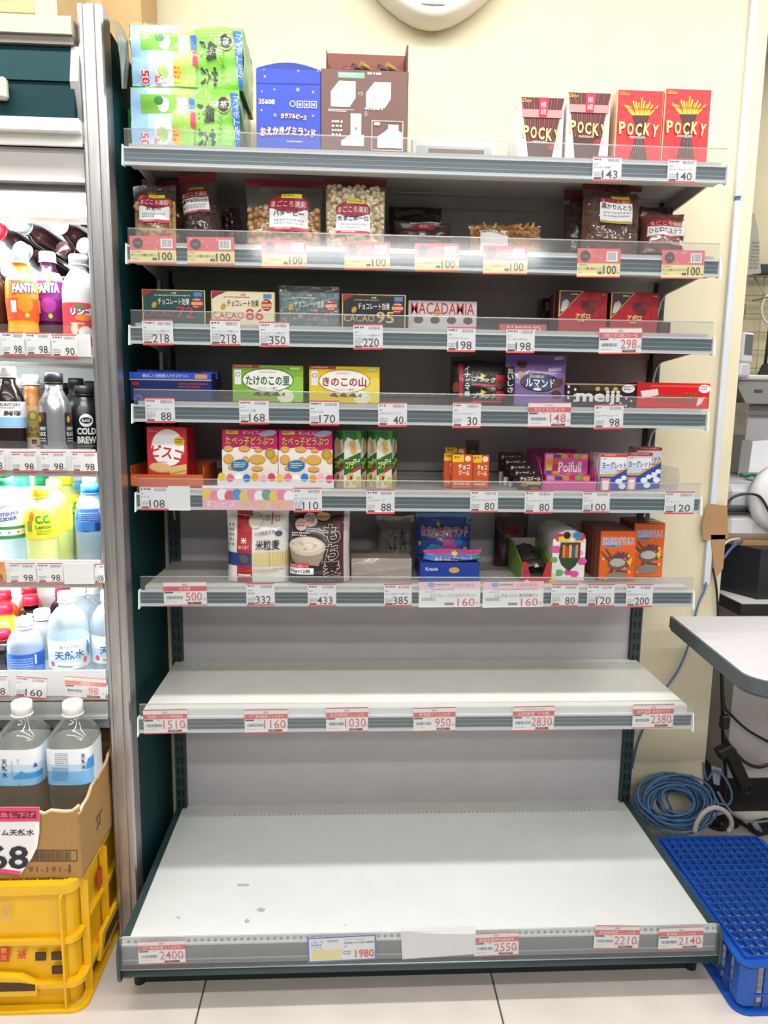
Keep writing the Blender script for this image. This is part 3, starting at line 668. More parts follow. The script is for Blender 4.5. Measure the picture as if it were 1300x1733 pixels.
# ---- green tea packs lying on their sides
def tea(y0, flip):
    def d(A, x0, yy, x1, y1):
        k = (x1-x0)/190.
        X = lambda x: x0+(x-220)*k
        Yq = lambda y: yy+(y-42)*1.0
        A.rect(X(221), Yq(44), X(250), Yq(140), '#9cc8f0', 3, 6); A.rect(X(250), Yq(44), X(292), Yq(140), '#c0dcf6', 3, 6)
        A.rect(X(292), Yq(44), X(330), Yq(140), '#a6d860', 3, 6)
        A.rect(X(238), Yq(54), X(300), Yq(84), '#7cc040', 3, 3); A.ell(X(278), Yq(70), 10, 12, '#eaf6e0'); A.ell(X(270), Yq(64), 8, 7, '#2f8a3c'); A.rect(X(302), Yq(58), X(318), Yq(86), '#d8e4e8')
        A.ell(X(276), Yq(112), 16, 22, '#f2f8f6'); A.ell(X(274), Yq(118), 10, 12, '#c2e28a'); A.rect(X(292), Yq(106), X(306), Yq(134), '#f0c030'); A.fine(X(294), Yq(110), X(304), Yq(130), 3, '#d8602a')
        A.rect(X(322), Yq(58), X(332), Yq(80), '#3a6cc8'); A.rect(X(325), Yq(82), X(334), Yq(106), '#e0405a')
        A.text('ティーパック', X(332), Yq(124), 8, '#3a5a2a', w=34, rot=PI/2)
        A.text('緑', X(352), Yq(82), 31, '#20301c', rot=PI/2, bold=.035); A.text('茶', X(352), Yq(122), 31, '#20301c', rot=PI/2, bold=.035)
        A.text('ワンポット', X(376), Yq(105), 9, '#2c5426', w=46, rot=PI/2); A.ell(X(382), Yq(66), 12, 14, '#d8b84a'); A.ell(X(382), Yq(66), 10.5, 12.5, '#1f2a20'); A.text('抹茶入', X(382), Yq(66), 12, '#c8d8c0')
        A.poly([(X(394), Yq(48)), (X(408), Yq(48)), (X(418), Yq(140)), (X(404), Yq(140))], '#2a6ad0'); A.vtext('マイボトルに', X(405), Yq(52), 11, '#d8ecff')
        A.otext('50', X(244), Yq(127), 14, '#e0203a', '#ffffff', rot=PI/2, w=22, bold=.03); A.otext('徳用', X(266), Yq(134), 12, '#e0203a', '#ffffff', w=26, bold=.03, rot=PI/2)
    return d
def soft_block(name, label, x0, y0, x1, zb, h, Y, dep, front, side, draw, cat, film=True, wob=.003, seed=1, tp=None):
    """pack with softly bulged faces, film-wrapped"""
    a, c = at(x0, y0, Y), at(x1, y0, Y); s = (x1-x0)/(c.x-a.x); W = (c.x-a.x)/2; xm = (x0+x1)/2
    rnd = random.Random(seed); ph = [rnd.uniform(0, 6) for _ in range(6)]
    def bul(u, v): return wob*(1.2*math.sin(PI*u)*math.sin(PI*v)+.5*math.sin(9*u+ph[0]+4*v)+.35*math.sin(14*v+ph[1]-5*u))
    def fpt(u, v, o=0): return (-W+2*W*u, -bul(u, v)-o, h*v)
    b = MB(); SM = M(side, .3, 0, .4)
    b.sheet(lambda u, v: fpt(u, v), 26, 20, M(front, .3, 0, .4))
    b.sheet(lambda u, v: (W+bul(v, u)*.8, dep*u-bul(1, v)*(1-u), h*v), 8, 10, SM); b.sheet(lambda u, v: (-W-bul(u, v)*.8, dep*u-bul(0, v)*(1-u), h*v), 8, 10, SM, flip=True)
    b.sheet(lambda u, v: (-W+2*W*u, dep*v-bul(u, 1)*(1-v), h+bul(v, u)*math.sin(PI*v)), 12, 6, M(tp or side, .3, 0, .4)); b.sheet(lambda u, v: (-W+2*W*u, dep*v, 0), 4, 2, SM, flip=True); b.sheet(lambda u, v: (-W+2*W*u, dep, h*v), 4, 4, SM, flip=True)
    A = Art(); draw(A, x0, y0, x1, y0+h*s)
    b.art(A, lambda x, y, o: fpt(max(0, min(1, ((x-xm)/s+W)/(2*W))), max(.01, min(.99, 1-(y-y0)/s/h)), o), base=.0009, step=.0001, cut=7)
    o = b.obj(name, None, ((a.x+c.x)/2, Y, zb)); tag(o, label, cat)
    if film:
        f = MB(); f.sheet(lambda u, v: (-W*1.01+2.02*W*u, -bul(u, v)-.0045-.003*abs(math.sin(7*u+9*v+ph[2]))*abs(math.sin(13*v-6*u+ph[3])), h*v), 26, 22, clear('#ffffff', .0, .05, .08, bump=.5, scale=60)); f.obj('clear_film', o)
    return o
zt = at(315, 150, -.26).z
soft_block('tea_pack', 'green and blue tea bag pack, lower of the two stacked', 220, 150, 405, ZS[1], zt-ZS[1], -.26, .16, '#86cc4a', '#138a3a', tea(150, 0), 'pack', seed=3, wob=.0035)
z2 = at(315, 44, -.25).z
soft_block('tea_pack', 'green and blue tea bag pack lying on top of another', 220, 44, 410, zt+.004, z2-zt-.004, -.25, .15, '#86cc4a', '#138a3a', tea(44, 0), 'pack', seed=5, wob=.004)
soft_block('tea_pack', 'green foil tea pack squeezed between the cooler and stacked packs', 214, 152, 221, ZS[1], .10, -.20, .14, '#1f9a44', '#178a3c', lambda A, *k: None, 'pack', film=False, seed=8, wob=.003)

# ---- boxed chocolate, third shelf
def kakao(bg, tc, sub, num, numcol, foiled=False):
    def d(A, x0, y0, x1, y1):
        w = x1-x0; gold = '#d9c06a'
        if not foiled: A.frame(x0, y0, x1, y1, 1.8, gold); A.poly([(x0+1, y0+1), (x0+w*.2, y0+1), (x0+1, y0+14)], '#a02030'); A.poly([(x0+w*.14, y0+1), (x0+w*.24, y0+1), (x0+w*.12, y0+7)], '#8a1a28')
        A.text('meiji', x0+w*.5, y0+6, 4, '#d8404a' if bg == 'c' else '#e8e0c0', bold=.02); A.fine(x0+w*.2, y0+9, x0+w*.8, y0+12.5, 1, sub)
        A.text('チョコレート効果', x0+w*.5, y0+20, 11.5, tc, w=w*.5, bold=.008)
        A.ell(x0+w*.19, y0+26, 4, 5.6, '#c8a030', rot=.5)
        if not foiled: A.rect(x1-w*.18, y0+4, x1-w*.05, y0+11, '#4a8ad0')
        A.ell(x1-w*.13, y0+22, 9, 10, '#b02838'); A.rect(x1-w*.22, y0+20, x1-w*.04, y0+25, '#e0b070'); A.fine(x1-w*.19, y0+15, x1-w*.07, y0+19, 1, '#f0d8d0'); A.fine(x1-w*.19, y0+27, x1-w*.07, y0+30, 1, '#f0d8d0')
        A.text('CACAO', x0+w*.27, y0+40, 11, numcol, w=w*.48); A.text(num, x0+w*.68, y0+38, 19, numcol, w=w*.28, bold=.01)
    return d
carton(240, 490, 347, 3, -.262, .02, ('#1f4f50', '#173c3e', '#b8a860'), kakao('t', '#f2f2ea', '#c8d0c8', '72', '#c83440'), 'dark teal cacao 72 chocolate box with gold edge, leftmost on its shelf', 'chocolate_box', group=None)
carton(357, 493, 465, 3, -.262, .02, ('#efe6c6', '#d8c898', '#c8b468'), kakao('c', '#4a4030', '#b07060', '86', '#d03a40'), 'cream cacao 86 chocolate box', 'chocolate_box')
o = carton(473, 494, 574, 3, -.262, .03, ('#4a6a6c', '#33494c', '#c8c090'), kakao('t', '#dfe6e2', '#c8d0c8', '72', '#a85a60', True), 'teal chocolate box in crinkled shiny film', 'chocolate_box', coat=.6)
f = MB(); hW = .063
f.sheet(lambda u, v: (-hW+2*hW*u, -.0045-.003*abs(math.sin(11*u+5*v))*abs(math.sin(17*v-9*u+1)), .084*v), 24, 16, clear('#ffffff', .06, .10, .1, bump=.6, scale=70)); f.obj('crinkled_film', o)
carton(579, 498, 687, 3, -.262, .02, ('#1d1d20', '#151517', '#c8b468'), kakao('b', '#f2f2ea', '#b8a8a0', '95', '#d9c06a'), 'black cacao 95 chocolate box with gold edge', 'chocolate_box')
def maca(A, x0, y0, x1, y1):
    A.text('MACADAMIA', (x0+x1)/2, y0+13, 19, '#c82a3c', w=(x1-x0)*.92, bold=.006)
    A.text('meiji', x0+12, y0+27, 6, '#c82a3c', bold=.02)
    for i in range(4): A.ell(x0+18+i*28, y0+32, 8, 6, '#5a3020')
    A.ell(x0+50, y0+20, 4, 4, '#d8a040')
carton(691, 509, 808, 3, -.235, .10, ('#dad6d8', '#c8c4c6', '#b8b4b8'), maca, 'white nut chocolate box with big red capitals', 'chocolate_box')
carton(845, 548, 926, 3, -.255, .06, ('#d2586a', '#b8404c', '#c0505c'), lambda A, x0, y0, x1, y1: A.text('ALMOND', (x0+x1)/2, y0+8, 9, '#f0e0d8', w=60, bold=.02), 'low red chocolate box lying flat behind the clear lip', 'chocolate_box')
def apollo(A, x0, y0, x1, y1):
    w = x1-x0
    for i in range(4):
        for j in range(4):
            if (i+j) % 2: A.rect(x0+w*(.45+.13*i), y0+3+13*j, x0+w*(.58+.13*i), y0+16+13*j, '#a01420')
    A.poly([(x0, y0), (x0+w*.5, y0), (x0, y0+44)], '#d8b060'); A.poly([(x0+2, y0+2), (x0+w*.46, y0+2), (x0+2, y0+40)], '#4a3438')
    A.poly([(x0+3, y0+34), (x0+6, y0+18), (x0+13, y0+14), (x0+18, y0+20), (x0+10, y0+34)], '#c8c4c8')
    A.fine(x0+w*.24, y0+5, x0+w*.42, y0+9, 1, '#e8dcd0'); A.ell(x0+w*.58, y0+24, 10, 7, '#5a2028'); A.ell(x0+w*.72, y0+20, 9, 7, '#8a2a34'); A.ell(x0+w*.66, y0+32, 8, 6, '#6a1c26')
    A.text('アポロ', x0+w*.5, y0+41, 9, '#f0d880', w=w*.3, bold=.03); A.fine(x0+w*.4, y0+48, x0+w*.6, y0+52, 1, '#f0d880'); A.text('meiji', x1-w*.1, y0+6, 3.6, '#f0c0b0')
AP = ('#b81a28', '#5a1018', '#7a141c')
carton(947, 492, 1030, 3, -.24, .035, AP, apollo, 'dark red chocolate box with diagonal corner, left of the front pair', 'chocolate_box', behind=1, blabel='dark red chocolate box behind the left of the pair', group='dark red chocolate boxes')
carton(1035, 495, 1117, 3, -.24, .035, AP, apollo, 'dark red chocolate box with diagonal corner, right of the front pair', 'chocolate_box', behind=1, blabel='dark red chocolate box behind the right of the pair', group='dark red chocolate boxes')
carton(918, 505, 948, 3, -.14, .04, ('#2a1418', '#20080c', '#2a0c10'), lambda A, x0, y0, x1, y1: A.rect(x0+6, y0+6, x1-8, y0+20, '#8a8488'), 'dark red chocolate box set back, coloured darker for the shelf shadow', 'chocolate_box')  # another of the red boxes, with shelf shade put into its near-black colours
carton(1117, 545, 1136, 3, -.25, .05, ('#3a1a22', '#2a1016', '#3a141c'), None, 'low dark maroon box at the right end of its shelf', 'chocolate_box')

# ---- fourth shelf
def alfort(A, x0, y0, x1, y1):
    w = x1-x0
    A.rect(x0, y0, x1, y0+14, '#2a55c8'); A.text('香ばしい全粒粉入りビスケット', x0+w*.44, y0+6, 6, '#e8eef8', w=w*.56, bold=.005); A.rect(x0+w*.8, y0+3, x0+w*.95, y0+10, '#d89a60')
    A.rect(x0, y0+12, x1, y0+13.6, '#d8c070'); A.rect(x0+4, y0+17, x0+16, y0+23, '#b02030'); A.fine(x0+w*.6, y0+18, x0+w*.95, y0+28, 2, '#b03a4a'); A.ell(x0+14, y0+46, 7, 7, '#8aa4e8'); A.ell(x0+14, y0+46, 6, 6, '#1a3a9a')
carton(218, 630, 358, 4, -.262, .045, ('#152a6a', '#152a7a', '#1c3aa8'), alfort, 'dark blue biscuit box with pale lettering, front one of two', 'biscuit_box', rot=-.03)
carton(232, 626, 368, 4, -.20, .045, ('#14245a', '#152a7a', '#1c3490'), alfort, 'dark blue biscuit box standing behind the front one', 'biscuit_box')
def takenoko(A, x0, y0, x1, y1, col='#2f6a3a', t='たけのこの里', bg2='#9ad04a', e='#2f7a3a'):
    w = x1-x0
    A.rect(x0, y0, x0+w*.38, y0+5, '#a82838'); A.fine(x0+4, y0+1.4, x0+w*.34, y0+4.4, 1, '#f0c8a0')
    A.ell(x1-8, y0+40, 16, 22, bg2); A.ell(x1-30, y0+52, 14, 12, '#f2f6c8')
    A.ell(x0+w*.5, y0+25, w*.37, 20, e); A.ell(x0+w*.5, y0+25, w*.355, 18.5, '#fbfaf4')
    A.rect(x0+4, y0+8, x0+15, y0+33, '#f2f2f2'); A.ring(x0+9.5, y0+16, 4, 4, 1, '#3a4a8a')
    A.fine(x0+w*.38, y0+11, x0+w*.62, y0+15, 1, '#e09a98'); A.text(t, x0+w*.5, y0+26, 16, col, w=w*.62, bold=.03); A.text('（チョコレート菓子）', x0+w*.5, y0+39, 4.5, '#555', w=w*.28)
    for i in range(4): A.poly([(x0+34+i*16, y0+50), (x0+44+i*16, y0+43), (x0+50+i*16, y0+52)], '#6a2a1a')
    A.ell(x0+w*.78, y0+48, 5, 5, '#f6f6f6'); A.rect(x1-22, y0+3, x1-6, y0+7, '#d8e89a')
carton(393, 618, 513, 4, -.255, .03, ('#86b832', '#a8c850', '#5c8a28'), takenoko, 'green snack box with white oval title panel', 'snack_box', behind=1, blabel='green snack box behind the front one')
carton(523, 620, 643, 4, -.255, .03, ('#f0d020', '#e0c838', '#b89a20'), lambda A, *k: takenoko(A, *k, col='#a82a34', t='きのこの山', bg2='#f6e060', e='#b8982a'), 'yellow snack box with white oval title panel', 'snack_box', behind=1, blabel='yellow snack box behind the front one')
def meijib(A, x0, y0, x1, y1):
    w = x1-x0
    A.rect(x0, y0, x1, y0+3, '#a8986a'); A.rect(x0+24, y0+4, x0+w*.86, y0+12, '#3a3420')
    for i in range(6): A.ell(x0+5+(i % 2)*11, y0+6+i*4.6, 2, 2.4, '#e8e4e0')
    A.text('meiji', x0+w*.46, y0+24, 25, '#f4f4f4', w=w*.62, bold=.03)
    for i in range(3): A.ell(x0+w*.45+i*15, y0+9, 4, 3.6, '#d8a868')
    A.ell(x1-14, y0+8, 11, 7, '#f2f2f2'); A.fine(x1-22, y0+4, x1-6, y0+12, 2, '#444')
    for i in range(8): A.ell(x1-26+(i % 3)*9, y0+20+i*4, 1.8, 1.8, '#e8e4e0')
carton(958, 649, 1078, 4, -.25, .012, ('#2a1a1c', '#1c1012', '#4a3a30'), meijib, 'black chocolate bar pack with big white lettering', 'chocolate_bar', behind=4, blabel='black chocolate bar pack in the row behind the front one', group='black chocolate bars')
def meijir(A, x0, y0, x1, y1):
    w = x1-x0
    A.rect(x0, y0, x0+20, y0+22, '#c01828'); A.poly([(x0+5, y0+14), (x0+34, y0+10), (x0+36, y0+20), (x0+9, y0+26)], '#f4e4e4'); A.rect(x0+22, y0+4, x0+w*.84, y0+7, '#f05038')
    A.text('meiji', x0+w*.55, y0+27, 24, '#8a5a20', w=w*.55, bold=.03); A.ell(x1-10, y0+9, 10, 7, '#f6eaea'); A.fine(x1-17, y0+5, x1-4, y0+13, 2, '#d04050')
    A.poly([(x1-20, y0+24), (x1-8, y0+22), (x1-14, y0+34), (x1-22, y0+38)], '#f0d0d0')
carton(1080, 648, 1203, 4, -.258, .10, ('#e0121e', '#c01018', '#c82028'), meijir, 'bright red chocolate bar box at the right end of its shelf', 'chocolate_bar')

# ---- fifth shelf
def biscoart(A, x0, y0, x1, y1):
    A.ell(283, 758, 28, 32, '#f4eeee'); A.ell(283, 758, 27, 31, '#ffffff')
    A.text('ビスコ', 282, 766, 22, '#d8202e', w=54, bold=.03, rot=.16, arc=2); A.ell(303, 747, 9, 8, '#e8c83a'); A.fine(296, 743, 310, 751, 2, '#a83020')
    A.text('Glico', 258, 729, 5, '#f6c0c0', shear=.2); A.fine(263, 782, 300, 785, 1, '#c05050')
    A.ell(270, 793, 20, 9, '#c89448', rot=.1); A.ell(270, 792, 19, 8, '#ecc47e', rot=.1); A.poly([(284, 800), (290, 790), (314, 786), (314, 803), (288, 808)], '#ecc884'); A.line(286, 803, 314, 797, 2, '#c89448')
carton(247, 722, 316, 5, -.258, .045, ('#d8303a', '#b81c28', '#c02830'), biscoart, 'red cream biscuit box with white circle', 'biscuit_box', zb=ZS[5]+.0018, behind=1, blabel='red cream biscuit box behind the front one')
b = MB(); w, dp, h = .155, .05, .045
p = at(222, 803, -.262); OR = M('#d8622a', .5)
b.box(0, w, 0, .0015, 0, h*.6, OR); b.box(0, .0015, 0, dp*3, 0, h, OR); b.box(w-.0015, w, 0, dp*3, 0, h, OR); b.box(0, w, dp*3-.0015, dp*3, 0, h, OR); b.box(0, w, 0, dp*3, 0, .001, OR); b.box(.0, .012, -.0006, 0, .004, h*.6-.002, '#e87a40')
o = b.obj('display_tray', None, (p.x, -.2675, ZS[5])); tag(o, 'open orange card tray under the red biscuit box', 'tray')
def tabekko(A, x0, y0, x1, y1):
    w = x1-x0
    A.poly([(x0, y0+36), (x0+w*.35, y0+30), (x0+w*.7, y0+36), (x1, y0+34), (x1, y1), (x0, y1)], '#f4efe6')
    A.rect(x0+7, y0+3, x0+28, y0+9, '#e8d838'); A.fine(x0+9, y0+4.6, x0+26, y0+8, 1, '#8a3020'); A.text('ギンビス', x0+w*.52, y0+6, 6.5, '#f8e8f0', w=28, bold=.02); A.ell(x0+w*.82, y0+7, 15, 5, '#b8c0e8', rot=-.15)
    A.otext('たべっ子どうぶつ', x0+w*.5, y0+20, 14, '#f4e93a', '#7a2a5a', w=w*.86, bold=.012, ob=.03); A.fine(x0+w*.52, y0+30, x0+w*.72, y0+33, 1, '#f8d8e8')
    for (cx, cy, rx, ry) in ((11, 34, 8, 6), (38, 34, 10, 6), (11, 52, 9, 9), (60, 52, 14, 9), (88, 50, 7, 9), (40, 54, 6, 8), (62, 36, 7, 4), (20, 66, 10, 5), (60, 68, 10, 5)): A.ell(x0+cx, y0+cy, rx, ry, '#b87a30', 12); A.ell(x0+cx, y0+cy-.6, rx-.9, ry-.9, '#e2ae58', 12)
    A.ell(x0+82, y0+42, 9, 10, '#c8a83a'); A.ring(x0+82, y0+42, 7, 8, 1, '#8a7020'); A.ell(x0+30, y0+62, 15, 10, '#2f74b8', rot=-.1); A.fine(x0+20, y0+57, x0+40, y0+67, 3, '#e8f0a0')
TK = ('#d8287a', '#c01c68', '#b01c60')
carton(375, 726, 470, 5, -.255, .045, TK, tabekko, 'pink biscuit box with yellow lettering, left of the pair', 'biscuit_box', behind=1, blabel='pink biscuit box behind the left of the pair', group='pink biscuit boxes')
carton(471, 727, 563, 5, -.255, .045, TK, tabekko, 'pink biscuit box with yellow lettering, beside the green hexagonal boxes', 'biscuit_box', behind=1, blabel='pink biscuit box behind the right of the pair', group='pink biscuit boxes')
# scalloped die-cut card strip in front of the pink boxes
b = MB(); x0, x1, Y = 369, 566, -.2625; s = ppm(467, 810, Y); c = at(467, 830, Y); W = (x1-x0)/2/s
pts = [(-W, 0), (W, 0)]
for i in range(57): u = 1-i/56; pts.append((-W+2*W*u, .019+.009*abs(math.sin(PI*7*u))+.003*math.sin(30*u)))
b.prism(pts, 'y', -.0006, .0004, '#f6f4f4')
A = Art()
for i in range(14): A.ell(376+i*14, 812+2*(i % 2), 6.4, 7, ('#f2c83a', '#f0708a', '#ffffff', '#2f7ad0', '#f2a03a', '#f4b8c8', '#d84060')[i % 7], 16)
b.art(A, lambda x, y, o: ((x-467)/s, -.0007-o, (830-y)/s))
o = b.obj('die_cut_card', None, (c.x, Y, ZS[5])); tag(o, 'scalloped card strip with coloured dots below the pink biscuit boxes', 'card')
# hexagonal snack boxes
def hexbox(x0, y0, x1, Y, label):
    a, c = at(x0, y0, Y), at(x1, y0, Y); r = (c.x-a.x)/2; h = a.z-ZS[5]; s = (x1-x0)/(2*r)
    b = MB(); G = M('#e6e8dc', .3, 0, .4); hx = [(r*math.cos(PI/3*i+.12), r*math.sin(PI/3*i+.12)) for i in range(6)]
    b.prism(hx, 'z', 0, h, G); b.prism([(x*1.01, y*1.01) for x, y in hx], 'z', h-.002, h+.0004, '#c8ccb8')
    def face(i):
        p, q = Vector(hx[i]), Vector(hx[(i+1) % 6]); n = Vector(((q-p).y, -(q-p).x)).normalized()
        return lambda x, y, o: tuple((p+(q-p)*x+n*o))+(h*(1-y),)
    for i in range(6):
        A = Art()
        A.poly([(0, 0), (1, 0), (1, .10), (.6, .16), (.2, .1), (0, .2)], '#2f7a3a'); A.poly([(.7, 0), (1, 0), (1, .3)], '#4a9a4a')
        A.poly([(0, .50), (1, .36), (1, .66), (0, .78)], '#1f6a34'); A.text('コアラ', .32, .60, .13, '#f6e24a', w=.46, rot=0, bold=.04); A.text('のマーチ', .74, .53, .11, '#f6f2c0', w=.4, rot=0, bold=.03); A.text('LOTTE', .2, .47, .04, '#f6f6f0')
        A.poly([(.5, .68), (1, .60), (1, .66), (.5, .74)], '#c8303a')
        A.ell(.35, .80, .2, .07, '#b07830'); A.ell(.33, .79, .18, .06, '#e2b060'); A.ell(.42, .82, .07, .035, '#5a2a1a')
        for (cx, cy) in ((.2, .93), (.6, .9), (.85, .95), (.85, .84)): A.ell(cx, cy, .13, .05, '#d8bc50', 12)
        for (cx, cy) in ((.5, .22), (.55, .34)): A.ell(cx, cy, .2, .06, '#dcae58', 14)
        b.art(A, face(i))
    o = b.obj('hexagonal_snack_box', None, ((a.x+c.x)/2, Y, ZS[5])); tag(o, label, 'box', 'green hexagonal boxes')
hexbox(566, 729, 622, -.22, 'hexagonal green and white snack box beside the pink boxes')
hexbox(622, 729, 673, -.22, 'hexagonal green and white snack box, right of its pair')
# small choco ball boxes
def ball_o(A, x0, y0, x1, y1):
    w = x1-x0; A.rect(x0, y0, x0+w*.55, y0+13, '#f0c828'); A.ell(x0+w*.75, y0+7, 5, 5, '#f6e0c0'); A.fine(x0+w*.1, y0+3, x0+w*.5, y0+9, 1, '#c04a20')
    A.text('チョコ', x0+w*.58, y0+21, 9, '#f6f0e0', w=w*.56, bold=.04); A.text('ボール', x0+w*.58, y0+31, 9, '#f6f0e0', w=w*.56, bold=.04); A.ell(x0+w*.35, y0+44, 8, 4, '#c86a28'); A.fine(x0+w*.1, y0+48, x0+w*.9, y0+54, 1, '#f0d0a8')
BO = ('#d8582a', '#c84a20', '#b85020')
for (x0, y0, x1, Y, lb) in ((752, 767, 784, -.235, 'small orange choco ball box, leftmost of the cluster'), (766, 769, 801, -.255, 'small orange choco ball box, front middle of the cluster'), (800, 770, 829, -.245, 'small orange choco ball box, rightmost of the cluster'), (754, 757, 790, -.20, 'small orange choco ball box peeking up at the back of the cluster')):
    carton(x0, y0, x1, 5, Y, .018, BO, ball_o, lb, 'candy_box')
def ball_d(A, x0, y0, x1, y1):
    w = x1-x0; A.text('チョコボール', x0+w*.5, y0+8, 7, '#e8e0d0', w=w*.85, bold=.04); A.ell(x0+w*.25, y0+18, 6, 4, '#a8602a'); A.rect(x0+w*.35, y0+14, x0+w*.95, y0+18, '#c8a838'); A.ell(x0+w*.7, y0+26, 8, 5, '#8a4a28')
    A.rect(x0, y0+32, x1, y1, '#e8dcdc'); A.ell(x0+w*.7, y0+42, 10, 9, '#d84a2a')
for i in range(5):
    carton(846+i*8, 766+i*9, 886+i*8, 5, -.16-.026*i, .015, ('#2a1a1a', '#1c1012', '#3a2420'), ball_d, ['dark brown choco ball pack at the back of the slanting row', 'dark brown choco ball pack, second from the back of the slanting row', 'dark brown choco ball pack in the middle of the slanting row', 'dark brown choco ball pack, second from the front of the slanting row', 'dark brown choco ball pack at the front of the slanting row'][i], 'candy_box')
# pink jelly tray and packs
p = at(912, 762, -.205); q = at(1000, 762, -.205)
b = MB(); w = q.x-p.x; PK = M('#d85aa0', .4, 0, .2); PD = M('#c84a94', .4)
b.prism([(-.25, 0), (-.10, 0), (-.10, .075), (-.19, .07), (-.235, .045), (-.25, .02)], 'x', -.0015, .0, PK); b.prism([(-.25, 0), (-.10, 0), (-.10, .075), (-.19, .07), (-.235, .045), (-.25, .02)], 'x', w, w+.0015, PK)
b.box(0, w, -.102, -.10, 0, .082, PK); b.box(0, w, -.25, -.10, 0, .0012, PD); b.box(0, w, -.2508, -.2492, 0, .02, PK); b.cyl((.01, -.1, .082), (w*.6, -.1, .084), .004, '#a8a0a8', 6)
o = b.obj('display_tray', None, (p.x, 0, ZS[5])); tag(o, 'pink open display tray holding jelly bean packs', 'tray')
def poif(A, x0, y0, x1, y1):
    w = x1-x0
    for i, (u, v, c) in enumerate(((.35, .08, '#a8c838'), (.45, .14, '#e89a38'), (.6, .1, '#d82a6a'), (.72, .12, '#8ac040'), (.9, .15, '#f0b040'), (.85, .9, '#a8c838'), (.3, .92, '#f0b040'), (.55, .95, '#d8e060'))): A.ell(x0+w*u, y0+40*v*1.0, 6, 4, c, 12)
    A.rect(x0+2, y0+2, x0+14, y0+26, '#e8a8c8'); A.rect(x0+16, y0+2, x0+28, y0+8, '#5a4a98')
    for i, c in enumerate(('#f0a030', '#e86030', '#f0d030', '#c83a50', '#4a60b8', '#e0b030')): A.rect(x0+3+(i % 2)*12, y0+10+(i//2)*10, x0+13+(i % 2)*12, y0+19+(i//2)*10, c)
    A.text('Poifull', x0+w*.58, y0+23, 18, '#fbf4f8', w=w*.52, bold=.03)
o = carton(922, 767, 997, 5, -.205, .02, ('#e060a8', '#d04a98', '#c84a90'), poif, 'pink jelly bean pack standing at the back of the pink tray', 'candy_box', zb=ZS[5]+.002)
o = carton(924, 804, 1000, 5, -.235, .02, ('#e060a8', '#d04a98', '#c84a90'), poif, 'pink jelly bean pack lying low at the front of the pink tray', 'candy_box', zb=ZS[5]+.002)
def yog(A, x0, y0, x1, y1):
    w = x1-x0; A.rect(x0, y0, x1, y0+5.5, '#d83a40'); A.fine(x0+w*.15, y0+1.4, x0+w*.85, y0+4.6, 1, '#f8d8d8'); A.text('meiji', x0+7, y0+9, 3, '#d83a40')
    A.ell(x0+w*.35, y0+28, w*.33, 6, '#c8dcee'); A.poly([(x0, y0+36), (x0+w*.4, y0+36), (x1, y0+24), (x1, y1), (x0, y1)], '#2a50a8'); A.poly([(x0, y0+34), (x0+w*.5, y0+34), (x1, y0+22), (x1, y0+25), (x0+w*.5, y0+38), (x0, y0+38)], '#e8a850')
    A.otext('ヨーグレット', x0+w*.52, y0+19, 11, '#2440a0', '#f6f6fa', w=w*.9, bold=.025); A.fine(x0+w*.62, y0+27, x0+w*.95, y0+31, 1, '#d83a40')
    for (u, v, r) in ((.72, 46, 6), (.9, 40, 5), (.85, 54, 6)): A.ell(x0+w*u, y0+v, r, r*.8, '#eef2f8')
    A.rect(x0+w*.05, y0+41, x0+w*.4, y1, '#e8909a'); A.rect(x0+w*.12, y0+45, x0+w*.34, y1, '#fbf6f6')
YG = ('#f4f6fa', '#e8e8ee', '#d83a40')
carton(1017, 768, 1063, 5, -.255, .016, YG, yog, 'white and blue yogurt tablet box, leftmost of three', 'candy_box', behind=3, blabel='yogurt tablet box in the row behind the leftmost of three')
carton(1062, 766, 1105, 5, -.236, .016, YG, yog, 'white and blue yogurt tablet box, middle of three', 'candy_box')
carton(1079, 757, 1121, 5, -.213, .016, YG, yog, 'white and blue yogurt tablet box set highest at the right', 'candy_box', behind=2, blabel='yogurt tablet box in the row behind the rightmost')
b = MB(); p = at(1122, 780, -.16)
b.sheet(lambda u, v: (.006*math.sin(PI*v), -.08+.12*u, .05*v), 4, 6, clear('#ececec', .18, .1, .1)); o = b.obj('plastic_divider', None, (p.x, -.16, ZS[5])); tag(o, 'small clear plastic divider beside the yogurt tablet boxes', 'divider')

